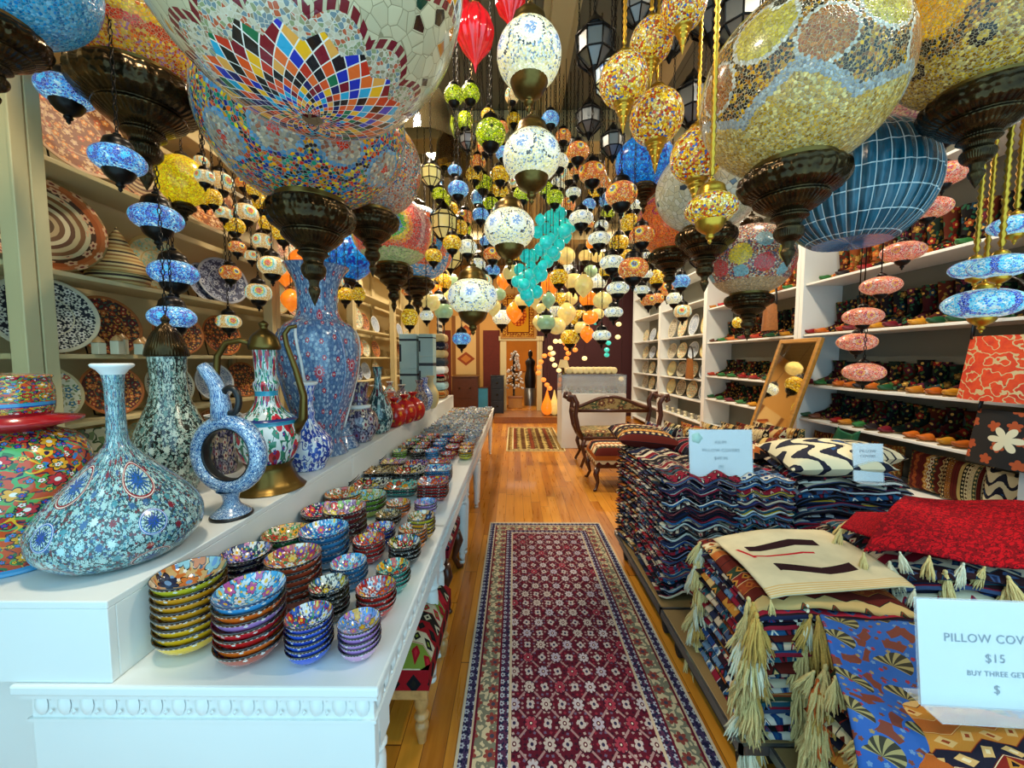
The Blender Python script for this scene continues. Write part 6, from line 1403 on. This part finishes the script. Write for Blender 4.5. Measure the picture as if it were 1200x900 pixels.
# leaning mirror
r_ = thing('leaning_mirror', 'gold-brown framed mirror leaning against the right shelves', 'mirror', (2.60, 3.98, .66), 0)
fw, fh = .29, 1.14; Mx = Matrix.Rotation(.30, 4, 'Y') @ Matrix.Rotation(0.0, 4, 'Z')
f = MB()
for a, b_ in (((-.02, -fw, 0), (.02, -fw + .045, fh)), ((-.02, fw - .045, 0), (.02, fw, fh)), ((-.02, -fw + .045, 0), (.02, fw - .045, .045)), ((-.02, -fw + .045, fh - .045), (.02, fw - .045, fh))): f.box(a, b_, 0, Mx)
f.build('frame', m['wood_gold'], r_, bevel=.006)
mat('mirror_glass', color=(.85, .84, .78), rough=.03, metal=1.0)
MB().box((-.005, -fw + .045, .045), (.012, fw - .045, fh - .045), 0, Mx).build('mirror_pane', m['mirror_glass'], r_)

# ------------------------------------------------------------------ boots and slippers
def shoe_upper(high=.34, mt='boot_floral'):
    path = [((0, -.205, .030), .024, .020), ((0, -.185, .034), .036, .028), ((0, -.14, .040), .043, .034), ((0, -.09, .052), .040, .040), ((0, -.05, .068), .037, .048), ((0, -.015, .085), .037, .055)]
    mb = MB(); vs = []; n = 12; secs = []
    for (c_, w, h_) in path: secs.append([(w * cos(a), c_[1] + (0 if h_ < .05 else .01 * sin(a)), max(.016, c_[2] + h_ * sin(a) * (1 if sin(a) > 0 else .55))) for a in [2 * pi * k / n for k in range(n)]])
    # turning ankle sections then the shaft
    for (yc, zc, w, d_, tilt) in [(.012, .085, .036, .062, .9), (.022, .125, .036, .050, .35), (.022, .17, .038, .046, .1)] + ([(.022, .17 + (high - .17) * q, .040 + .014 * q, .047 + .016 * q, 0) for q in (.35, .7, 1)] if high > .2 else []):
        secs.append([(w * cos(a), yc - d_ * sin(a) * -1 * -1 if False else yc - d_ * sin(a) * 1.0, zc + sin(a) * tilt * d_) for a in [2 * pi * k / n for k in range(n)]])
    for s_ in secs: vs += s_
    fs = []; 
    for i in range(len(secs) - 1):
        for k in range(n): fs.append((i * n + k, (i + 1) * n + k, (i + 1) * n + (k + 1) % n, i * n + (k + 1) % n))
    fs.append(tuple(range(n)))
    mb.add(vs, fs, None, 0, True)
    return mb.mesh('upper', m[mt])
def sole_mesh():
    pts = [(.036 * sin(a) * (1 if cos(a) < 0 else .82), -.085 - .0 + .128 * -cos(a) * -1 * -1) for a in [2 * pi * k / 20 for k in range(20)]]
    mb = MB(); vs = [(x, y, 0.001) for x, y in pts] + [(x, y, .016) for x, y in pts]; n = 20
    mb.add(vs, [tuple(range(n - 1, -1, -1)), tuple(range(n, 2 * n))] + [(k, (k + 1) % n, n + (k + 1) % n, n + k) for k in range(n)]); mb.box((-.028, .0, .0), (.028, .065, .017)); return mb.mesh('sole', m['sole'])
SOLE = sole_mesh(); BOOT = {k: shoe_upper(.36, k) for k in ('boot_floral', 'boot_warm')}; BOOTS_ = {k: shoe_upper(.25, k) for k in ('boot_floral', 'boot_warm')}
def slipper_mesh():
    mb = MB(); n = 10; secs = []
    for (yc, zc, w, h_) in [(-.215, .045, .008, .008), (-.20, .036, .022, .018), (-.17, .030, .036, .026), (-.12, .032, .041, .034), (-.09, .032, .040, .036)]:
        secs.append([(w * cos(a), yc, max(.006, zc + h_ * sin(a) * (1 if sin(a) > 0 else .8))) for a in [2 * pi * k / n for k in range(n)]])
    vs = [p for s_ in secs for p in s_]; mb.add(vs, [(i * n + k, (i + 1) * n + k, (i + 1) * n + (k + 1) % n, i * n + (k + 1) % n) for i in range(len(secs) - 1) for k in range(n)] + [tuple(range(n))], None, 0, True)
    mb.tube([(.037 * cos(a), -.02 + .062 * sin(a), .028 + .012 * (1 - abs(cos(a)))) for a in [pi * k / 12 for k in range(13)]], [.014] * 13, 6)
    mb.tube([(-.04, -.09, .022), (-.038, -.02, .024)], .012, 6); mb.tube([(.04, -.09, .022), (.038, -.02, .024)], .012, 6); return mb.mesh('upper', m['slipper_leather'])
SLIP = slipper_mesh()
def shoe(kind, x, y, z, rz, label, group):
    r = thing('slipper' if kind == 'slip' else 'boot', label, 'shoe', (x, y, z), rz, group)
    inst('upper', SLIP if kind == 'slip' else BOOT[kind] if kind in BOOT else BOOTS_[kind[:-2]], r)
    inst('sole', SOLE, r, (0, 0, 0), (0, 0, 0), (1, 1, .6) if kind == 'slip' else None); return r
random.seed(77)
names_z = {.52: 'lowest', .93: 'second lowest', 1.28: 'middle', 1.80: 'second highest', 2.32: 'highest', 2.98: 'top'}
for unit, (ya, yb) in ((1, (2.2, 4.1)), (2, (4.1, 6.1)), (0, (1.2, 2.2))):
    un = {1: 'boot-packed unit', 2: 'unit behind the mirror', 0: 'unit at right edge'}[unit]
    for z in (.93, 1.28, 1.80, 2.32) if unit else (1.28, 1.80):
        n = {1: 15, 2: 14, 0: 7}[unit]
        for k in range(n):
            y = ya + .12 + (yb - ya - .24) * k / (n - 1)
            kind = 'boot_warm' if (unit == 2 and z > 1.9 or (unit == 1 and z > 2 and k > 9)) else 'boot_floral'
            hi = z in (1.28, 1.80) or z == 2.32
            shoe(kind if hi and z != 1.28 else kind + '_s', XR + .21, y, z, -pi / 2 + random.uniform(-.12, .12), f'patterned boot, {names_z[z]} shelf, {un}, {nth(k)} from near side', 'boots on the right shelves')
            if (z < 2 and unit != 2 and k % 3) or k % 2: 
                if unit: shoe('slip', XR + .215 - .01, y + (yb - ya - .24) / (n - 1) / 2, z, -pi / 2 + random.uniform(-.2, .2), f'leather slipper, {names_z[z]} shelf, {un}, {nth(k)} from near side', 'slippers on the right shelves').location.x = XR + .16 if False else XR + .19
for o in list(COL.objects):
    if o.name.startswith('slipper') and o.get('category'): o.location.x = XR + .185; o.scale = (.88, .76, .9)
    if o.name.startswith('boot') and o.get('category'): o.location.x = XR + .325; o.scale = (.92, .95, random.uniform(.86, 1.04))
# cushions, pouffes and a bag in the low bay
for k, (y, mt, lab) in enumerate([(2.42, 'plate_greyblue', 'pale grey patterned'), (2.66, 'kilim_stripe', 'brown striped'), (2.9, 'kilim_warm', 'brown kilim'), (3.25, 'boot_warm', 'tan scroll-patterned')]):
    pillow(f'{lab} pouffe in the low bay under the boots', (XR + .17, y, .52 + .16), (.30, .26, .30), 'fabric_ikat' if k == 0 else mt, (0, pi / 2 + .1, .2), .2, None, 'pouffe', 'cushion')
for k in range(3):
    pillow(f'reddish leather bag in the low bay behind the small sign, {nth(k)} from the green scarf', (XR + .14, 3.5 + k * .2, .52 + .15), (.28, .18, .30), 'boot_warm', (0, pi / 2 + .1, .1 * k), .14, 'leather bags in the low bay', 'leather_bag', 'bag')
o = MB().grid(lambda u, v: (XR - .03 - .02 * sin(u * 9), 3.28 + .22 * u + .10 * v, .93 - .42 * v * (1 - .5 * u) - .05 * sin(u * pi)), 12, 16).build('green_scarf', mat('green_cloth', varied(h('#0f5a3a'), 8, .2), rough=.7)); o.modifiers.new('s', 'SOLIDIFY').thickness = .006; tag(o, 'green scarf hanging from the second lowest shelf before the boots', 'scarf')
# hanging bags at the right edge
def hand_bag(label, px, py, Y, w, hgt, mt, strap):
    Y = (XR - .07) * F / (px - 603); p = at(px, py, Y); p = at(px, py, Y * (XR - .07) / p.x); r = thing('hand_bag', label, 'bag', (p.x, p.y, p.z - hgt / 2), pi / 2 + .1)
    MB().tube([(0, -.09, hgt * .96 + strap - .02), (0, .02, hgt * .96 + strap - .02), (0, .03, hgt * .96 + strap + .01)], .006, 6).build('hook', m['black_iron'], r)
    b = MB(); b.grid(lambda u, v: ((u - .5) * w * (1 - .25 * v), -.05 * sin(pi * u) * (1 - .6 * v), v * hgt), 14, 14); b.grid(lambda u, v: ((.5 - u) * w * (1 - .25 * v), .05 * sin(pi * u) * (1 - .6 * v), v * hgt), 14, 14); b.build('body', m[mt], r)
    MB().tube([(w * .36 * cos(a), 0, hgt * .96 + strap * sin(a)) for a in [pi * k / 16 for k in range(17)]], .014, 8, flat=.5).build('strap', m['black_paint'], r)
    return r
hand_bag('red and orange kilim handbag with black strap hanging at the right edge', 1172, 432, 2.1, .40, .40, 'bag_red', .36)
mat('bag_flower', lambda T: T.mix(T.polar(T.xyz(T.obj())[0] + .02, T.xyz(T.obj())[2] - .17)[0] < (T.abs(T.cos(T.polar(T.xyz(T.obj())[0] + .02, T.xyz(T.obj())[2] - .17)[1] * 3.0)) * .05 + .03), T.mix(flor(T, T.comb(T.xyz(T.obj())[0], T.xyz(T.obj())[2]), 9., 5., .3)['f'], h('#0c0b0c'), h('#a8481c')), h('#d8d0b0')), rough=.8)
hand_bag('black bag with an ivory star flower under the kilim handbag', 1178, 515, 2.1, .36, .34, 'bag_flower', .16)
pl_ = at(915, 375, 3.95)
hand_bag('small brown leather bag hung high on the shelf post above the mirror', 902, 372, 3.95, .26, .30, 'wood_mid', .28)
hand_bag('brown leather pouch hung on the far shelf post', 808, 432, 5.9, .26, .34, 'wood_mid', .22)
# platters and goods on the far right shelves
for k in range(4):
    for z, nmz in ((1.95, 'top'), (1.55, 'upper'), (1.2, 'middle'), (.85, 'lower')):
        mt = ['plate_greyblue', 'plate_ivory', 'plate_blackwhite', 'plate_cream'][(k + int(z * 10)) % 4]
        plate_on(XR + .16, 6.35 + k * .45, z, .15 if z != 1.95 else .19, mt, f'upright {["grey blue", "ivory", "black and white", "cream"][(k + int(z * 10)) % 4]} platter on the {nmz} far right shelf, {nth(k)} from its near post', 'platters on the far right shelves', -1, yaw=.15, sy=.7 if z == 1.95 else 1)
        if k < 3: plate_on(XR + .16, 8.35 + k * .45, z, .14, mt, f'small {["grey blue", "ivory", "black and white", "cream"][(k + int(z * 10)) % 4]} platter on the {nmz} shelf by the end wall, {nth(k)} along', 'platters on the far right shelves', -1, yaw=.1)
for k in range(6): 
    tag(MB().lathe(smoothprof([(.001, 0), (.03, .0), (.035, .03), (.02, .05), (.04, .09), (.001, .1)], 3), 12).build('figurine', m['plate_ivory'], None, (XR + .1, 6.4 + k * .27, .5)), f'cream pottery figurine on the lowest far right shelf, {nth(k)} from the near post', 'figurine', 'figurines on the low far shelf')

# ------------------------------------------------------------------ signs
def text_mesh(s, size, mt):
    c = bpy.data.curves.new('lettering', 'FONT'); c.body = s; c.size = size; c.align_x = 'CENTER'; c.extrude = .0008; c.space_character = 1.08
    o = bpy.data.objects.new('tmp', c); COL.objects.link(o); dg = bpy.context.evaluated_depsgraph_get(); me = bpy.data.meshes.new_from_object(o.evaluated_get(dg)); COL.objects.unlink(o); bpy.data.objects.remove(o)
    me.materials.clear(); me.materials.append(m[mt]); return me
def sign(label, loc, w, hh, rz, lines, lean=-.12, mark=None):
    r = thing('price_sign', label, 'sign', loc, rz)
    Mt = Matrix.Rotation(lean, 4, 'X')
    MB().box((-w / 2, 0, 0), (w / 2, .002, hh), 0, Mt).build('card', m['paper'], r)
    a = MB(); a.box((-w / 2 - .004, -.003, -.003), (w / 2 + .004, -.0012, hh + .004), 0, Mt); a.box((-w / 2 - .004, .0032, -.003), (w / 2 + .004, .005, hh + .004), 0, Mt); a.box((-w / 2, -.05, -.004), (w / 2, .05, -.001)); a.build('acrylic_stand', m['acrylic'], r)
    for (s, size, z) in lines:
        o = inst('lettering', text_mesh(s, size, 'ink'), r); o.matrix_local = Mt @ Matrix.Translation((0, -.0008, z)) @ Matrix.Rotation(pi / 2, 4, 'X')
    if mark:
        o = MB().lathe([(.001, 0), (.030, 0), (.030, .001), (.001, .0015)], 20, flute=lambda a_, i, z: .12 * cos(a_ * 5)).build('printed_mark', mat('mint_print', color=h('#a8d8c0'), rough=.6), r); o.matrix_local = Mt @ Matrix.Translation((-w / 2 + .04, -.0004, hh - .045)) @ Matrix.Rotation(pi / 2, 4, 'X')
    return r
sign('pale card sign reading KILIM PILLOW COVERS on the tall kilim piles', (1.165, 2.13, .885), .345, .262, -.02, [('KILIM', .026, .185), ('PILLOW COVERS', .026, .140), ('$49.95', .026, .095), ('(B)', .024, .050)], mark=True)
sign('large pale card sign starting PILLOW, cut by the right edge', (1.225, .925, .665), .36, .262, -.06, [('PILLOW COVERS', .030, .160), ('$15', .030, .112), ('BUY THREE GET', .018, .078), ('$', .030, .036)])
sign('small upright pale price card beside the plump ikat pillow', (1.925, 2.06, .885), .145, .20, -.1, [('PILLOW', .022, .155), ('COVERS', .020, .128), ('$', .018, .06)])
# ------------------------------------------------------------------ left far end: package boxes, textiles
mat('box_blue', varied(h('#9fc4cc'), 3, .05), rough=.5); mat('box_dark', varied(h('#1c2c3c'), 3, .1), rough=.5)
def pack(label, x, y, z, w, d, hh, mt, bandmt):
    r = thing('package_box', label, 'box', (x, y, z), 0, 'pale blue package boxes on the ledge')
    MB().box((-w / 2, -d / 2, 0), (w / 2, d / 2, hh)).build('carton', m[mt], r, bevel=.003)
    b = MB(); b.box((-w / 2 - .001, -d / 2 - .001, hh * .80), (w / 2 + .001, d / 2, hh * .86)); b.box((-w / 2 - .001, -d / 2 - .001, hh * .2), (-w / 2 + w * .12, d / 2, hh * .7)); b.build('printed_band', m[bandmt], r); return r
pack('large pale blue package box, lower left of the group', -1.36, 5.0, LEDGE, .22, .2, .46, 'box_blue', 'box_dark'); pack('large pale blue package box stacked on the lower left one', -1.36, 5.0, LEDGE + .462, .22, .2, .44, 'box_blue', 'box_dark')
pack('slim pale blue package box, lower right of the group', -1.13, 5.0, LEDGE, .18, .2, .62, 'box_blue', 'box_dark'); pack('slim pale blue package box on top of the lower right one', -1.13, 5.0, LEDGE + .622, .18, .2, .28, 'box_blue', 'box_dark')
cols = [('kilim_warm', 'orange patterned'), ('box_blue', 'pale blue'), ('kilim_tile', 'pink patterned'), ('paper', 'white'), ('box_dark', 'dark teal'), ('cream_paint', 'cream'), ('kilim_dark', 'dark patterned'), ('cream_paint', 'beige')]
for k, (mt, c2) in enumerate(cols):
    tag(inst('folded_throw', cover_mesh('folded_throw', mt, .30, .30, .11, .002, k), None, (-1.16, 5.72, LEDGE + .065 + k * .118)), f'{c2} folded throw in the throw stack past the package boxes, {ORD[7-k] if k < 7 else "top"} from above' if k < 7 else f'{c2} folded throw on top of the throw stack past the package boxes', 'throw', 'folded throws past the boxes')
mat('zebra', lambda T: T.mix(T.fract(T.xyz(T.obj())[2] * 9.0 + T.noise(T.obj(), 12) * .3) > .5, h('#15130f'), h('#b8b098')), rough=.9)
o = MB().grid(lambda u, v: (.0 + .012 * sin(u * 10), (u - .5) * .5, v * 1.5), 16, 20).build('striped_runner', m['zebra'], None, (-1.35, 7.0, .9)); o.modifiers.new('s', 'SOLIDIFY').thickness = .01; tag(o, 'black and cream striped runner hanging far down the left side', 'runner')
t_ = thing('hanging_rail', 'slim black rail stand carrying the striped runner', 'stand', (-1.35, 7.0, 0)); b = MB(); b.tube([(0.02, -.3, 0.0), (0.02, -.3, 2.42), (0.02, .3, 2.42), (0.02, .3, 0.0)], .012, 8); b.build('frame', m['black_iron'], t_); f = MB(); f.box((-.14, -.33, 0), (.16, -.27, .02)); f.box((-.14, .27, 0), (.16, .33, .02)); f.build('foot', m['black_iron'], t_)
# end wall things
o = MB().box((-.37, -.012, -.78), (.37, .0, .78)).build('wall_kilim', m['kilim_patch'], None, (-1.30, YE - .002, 1.90)); tag(o, 'brown diamond patterned kilim hanging on the end wall left of the doorway', 'kilim')
for k in range(2):
    r_ = thing('wall_carpet', 'dark red carpet hanging on the end wall beside the doorway' if k else 'dark red carpet rolled out at the left corner of the end wall', 'carpet', (-.62 if k else -1.83, YE - .004, 0)); MB().box((-.22 if k else -.13, -.012, 0), (.22 if k else .13, 0, 2.3)).build('pile_panel', mat('dark_red_carpet' + str(k), varied(h('#5a1c10'), 20, .3), rough=.9), r_)
r_ = thing('framed_rug', 'gold framed orange rug hung above the far doorway', 'picture', (.10, YE - .04, 2.68)); o = MB().grid(lambda u, v: ((u - .5) * .84, (v - .5) * 1.14, 0), 4, 4).build('rug_panel', m['rug_framed'], r_); o.rotation_euler = (pi / 2, 0, 0); o.location = (0, -.012, 0)
f = MB()
for a, b_ in (((-.47, -.03, -.60), (-.42, 0, .60)), ((.42, -.03, -.60), (.47, 0, .60)), ((-.42, -.03, -.60), (.42, 0, -.56)), ((-.42, -.03, .56), (.42, 0, .60)), ((-.42, -.006, -.56), (.42, 0.0, .56))): f.box(a, b_)
f.build('frame', m['wood_gold'], r_)
def drawers(label, x, y, z, w, d, hh, n, mt, name='drawer_chest', knobs=1):
    r = thing(name, label, 'cabinet', (x, y, z)); MB().box((-w / 2, -d / 2, 0), (w / 2, d / 2, hh)).build('carcass', m[mt], r, bevel=.005); MB().box((-w / 2 - .015, -d / 2 - .015, hh), (w / 2 + .015, d / 2, hh + .02)).build('top_board', m[mt], r, bevel=.004)
    for k in range(n):
        z0 = .04 + k * (hh - .06) / n; dr = MB().box((-w / 2 + .02, -d / 2 - .012, z0), (w / 2 - .02, -d / 2 - .001, z0 + (hh - .06) / n - .02)).build('drawer', m[mt], r, bevel=.003)
        for q in range(knobs): inst('knob', MB().lathe([(.001, -.02), (.02, -.015), (.022, 0), (.008, .012), (.008, .02)], 10).mesh('knob', m['brass']), dr, ((q - (knobs - 1) / 2) * w * .4, -d / 2 - .034, z0 + (hh - .06) / n / 2), (pi / 2, 0, 0))
    return r
drawers('black chest of three drawers left of the far doorway', -.44, 9.93, .15, .33, .4, .95, 3, 'black_paint')
drawers('red brown wooden cabinet under the diamond kilim on the end wall', -1.25, 9.9, 0, .66, .5, 1.08, 2, 'wood_dark', knobs=2)
r_ = thing('picture_frame', 'small blue painting standing beside the red brown cabinet', 'picture', (-.80, 9.75, 0)); MB().box((-.12, -.02, .0), (.12, .0, .80)).build('canvas', mat('blue_painting', varied(h('#2a7a98'), 4, .4), rough=.5), r_); f = MB(); f.box((-.14, -.03, 0), (-.12, .01, .82)); f.box((.12, -.03, 0), (.14, .01, .82)); f.box((-.14, -.03, .80), (.14, .01, .83)); f.build('frame', m['wood_dark'], r_)
# far room
o = MB().box((-.9, -.02, 0), (1.2, 0, 1.5)).build('orange_hanging', mat('orange_cloth', varied(h('#b8701c'), 2, .3), rough=.9), None, (.2, YE + 3.47, 1.1)); tag(o, 'orange cloth hanging on the wall seen through the far doorway', 'hanging')
r_ = thing('ball_tree', 'dark stand bristling with white glass balls seen through the doorway', 'stand', (-.02, 11.3, .15)); b = MB(); b.lathe([(.001, 0), (.2, 0), (.2, .03), (.03, .05), (.03, 1.6), (.001, 1.62)], 12)
random.seed(4); pts = []
for k in range(92):
    a = random.uniform(0, 6.28); z = .5 + k * .012; rr = .34 * (1 - (z - .5) / 1.6) * random.uniform(.6, 1); pts.append((rr * cos(a), rr * sin(a), z)); b.tube([(0, 0, z + .05), pts[-1]], .006, 4)
b.build('stem', m['black_iron'], r_); gb = MB().lathe([(max(.001, .034 * sin(pi * q / 8)), -.034 * cos(pi * q / 8)) for q in range(9)], 10).mesh('glass_ball', m['paper'])
for p in pts: inst('glass_ball', gb, r_, p)
r_ = thing('pedestal_box', 'small orange wooden chest on the floor of the room beyond the doorway', 'chest', (.02, 10.9, .15)); MB().box((-.2, -.15, 0), (.2, .15, .28)).build('body', m['wood_gold'], r_, bevel=.01); MB().box((-.21, -.16, .282), (.21, .16, .33)).build('lid', m['wood_mid'], r_, bevel=.01)
r_ = thing('mannequin', 'dark cloaked display form on a grey pedestal beyond the doorway', 'display form', (.47, 11.5, .15)); MB().lathe(smoothprof([(.18, 0), (.18, .5), (.14, .52)], 1), 20).build('pedestal', m['grey_steel'], r_); MB().lathe(smoothprof([(.15, .52), (.17, .8), (.12, 1.1), (.15, 1.3), (.05, 1.42), (.07, 1.5), (.06, 1.6), (.001, 1.65)], 4), 20, squash=.7).build('cloak', m['black_paint'], r_)
# lit teardrop floor lamps
for x, mt, lab, s_ in ((.80, 'glass_amber', 'tall amber glass teardrop floor lamp by the doorway', 1.), (1.02 - .04, 'glass_cream', 'cream glass teardrop floor lamp right of the amber one', .85)):
    r_ = thing('floor_lamp', lab, 'lamp', (x, 9.4, .15)); MB().lathe([(.001, 0), (.07, 0), (.07, .015), (.001, .02)], 16).build('base', m['brass'], r_)
    MB().lathe(smoothprof([(.06 * s_, .018), (.12 * s_, .08), (.145 * s_, .18), (.12 * s_, .30), (.06 * s_, .45), (.02 * s_, .60), (.001, .64)], 4), 24).build('glass_shade', m[mt], r_)
# glass counter and cream rolls
r_ = thing('display_counter', 'white counter with a glass display case on top behind the settee', 'counter', (1.36, 6.9, 0)); MB().box((-.55, -.35, 0), (.55, .35, .95)).build('cabinet', m['white_paint'], r_, bevel=.006)
MB().box((-.55, -.35, 1.255), (.55, .35, 1.27)).build('case_top', m['acrylic'], r_); g = MB(); g.box((-.55, -.35, .951), (.55, -.344, 1.254)); g.box((-.55, -.344, .951), (-.544, .35, 1.254)); g.box((.544, -.344, .951), (.55, .35, 1.254)); g.build('case_glass', m['acrylic'], r_)
f = MB()
for x in (-.55, .54):
    for y in (-.352, .342): f.box((x, y, .951), (x + .01, y + .01, 1.27))
f.box((-.55, -.353, 1.262), (.55, -.343, 1.274)); f.build('case_frame', m['grey_steel'], r_); MB().box((-.53, -.33, 1.09), (.53, .33, 1.096)).build('case_shelf', m['acrylic'], r_)
for k in range(9): tag(MB().lathe(smoothprof([(.001, 0), (.03, 0), (.045, .03), (.03, .07), (.012, .09), (.02, .11)], 3), 14).build('small_vase', m[['bowl_white', 'bowl_green', 'bowl_brown'][k % 3]], None, (.9 + k * .11, 6.72 + .1 * (k % 2), .952)), f'{["white", "green", "brown"][k % 3]} small vase inside the glass counter, {nth(k)} from its left', 'vase', 'small vases in the glass counter')
for k in range(9): 
    o = MB().lathe(smoothprof([(.001, -.2), (.055, -.19), (.06, -.1), (.06, .1), (.055, .19), (.001, .2)], 3), 16).build('cloth_roll', m['cream_paint'], None, (1.42 + k * .105 - .03 if False else .98 + k * .1, 7.05, 1.335)); o.rotation_euler = (pi / 2, 0, 0); tag(o, f'cream cloth roll laid on the glass counter, {nth(k)} from the left', 'cloth roll', 'cream cloth rolls')
r_ = thing('tan_lampshade', 'small tan lampshade lamp on the glass counter', 'lamp', (.86, 6.75, 1.271)); MB().lathe([(.001, 0), (.05, 0), (.02, .02), (.012, .14)], 12).build('base', m['brass'], r_); MB().lathe([(.10, .12), (.06, .26)], 20).build('lamp_shade', m['cream_paint'], r_)
# ------------------------------------------------------------------ added ceiling fill lights and daylight from the shop front
def ceiling_fill_light(x, y, e, label, col=(1, .84, .62)):  # added fixture with an area light, brightens the shop evenly below the lamps
    r = thing('ceiling_fill_light', label, 'light', (x, y, ZC - .02)); MB().lathe([(.001, .02), (.16, .02), (.17, .0), (.15, -.03), (.145, -.012), (.001, -.012)], 24).build('fixture', m['white_paint'], r)
    MB().lathe([(.001, -.016), (.14, -.016)], 24).build('diffuser', mat('fill_light_panel' + str(len(MATS)), color=(1, .9, .7), emit=4.), r)
    ld = bpy.data.lights.new('ceiling_fill_light', 'AREA'); ld.energy = e; ld.shape = 'DISK'; ld.size = .28; ld.color = col; ld.spread = R_(170)
    lo = bpy.data.objects.new('light_source', ld); lo.location = (0, 0, -.035); link(lo, r)
rowsn = ['first', 'second', 'third', 'fourth', 'fifth']
for i, y in enumerate((.9, 2.6, 4.7, 6.6, 8.8)):
    for x, sd in ((-.9, 'left'), (1.9, 'right')): ceiling_fill_light(x, y, [50, 60, 70, 80, 75][i], f'added round ceiling fill light over the {sd} side, {rowsn[i]} pair from the shop front')
ld = bpy.data.lights.new('far_room_light', 'AREA'); ld.energy = 90; ld.size = .6; ld.color = (1, .78, .5)
r = thing('ceiling_fill_light', 'unseen ceiling light of the room beyond the doorway', 'light', (.2, 11.8, 2.9)); MB().box((-.3, -.3, .02), (.3, .3, .06)).build('fixture', m['white_paint'], r); lo = bpy.data.objects.new('light_source', ld); link(lo, r)  # light out of view above the doorway, brightens the far room
W = bpy.data.worlds.new('world'); SC.world = W; W.use_nodes = True
bg = W.node_tree.nodes['Background']; bg.inputs[0].default_value = (.44, .80, 1.0, 1); bg.inputs[1].default_value = 2.6
SC.view_settings.view_transform = 'Standard'; SC.view_settings.look = 'None'; SC.view_settings.exposure = -0.3; SC.view_settings.gamma = 1.0; SC.view_settings.use_curve_mapping = False
cy = SC.cycles; cy.max_bounces = 6; cy.diffuse_bounces = 3; cy.glossy_bounces = 2; cy.transmission_bounces = 3; cy.transparent_max_bounces = 4; cy.sample_clamp_indirect = 3.0; cy.caustics_reflective = False; cy.caustics_refractive = False
cy.use_denoising = True; cy.denoiser = 'OPENIMAGEDENOISE'; cy.use_adaptive_sampling = True; cy.adaptive_threshold = .02
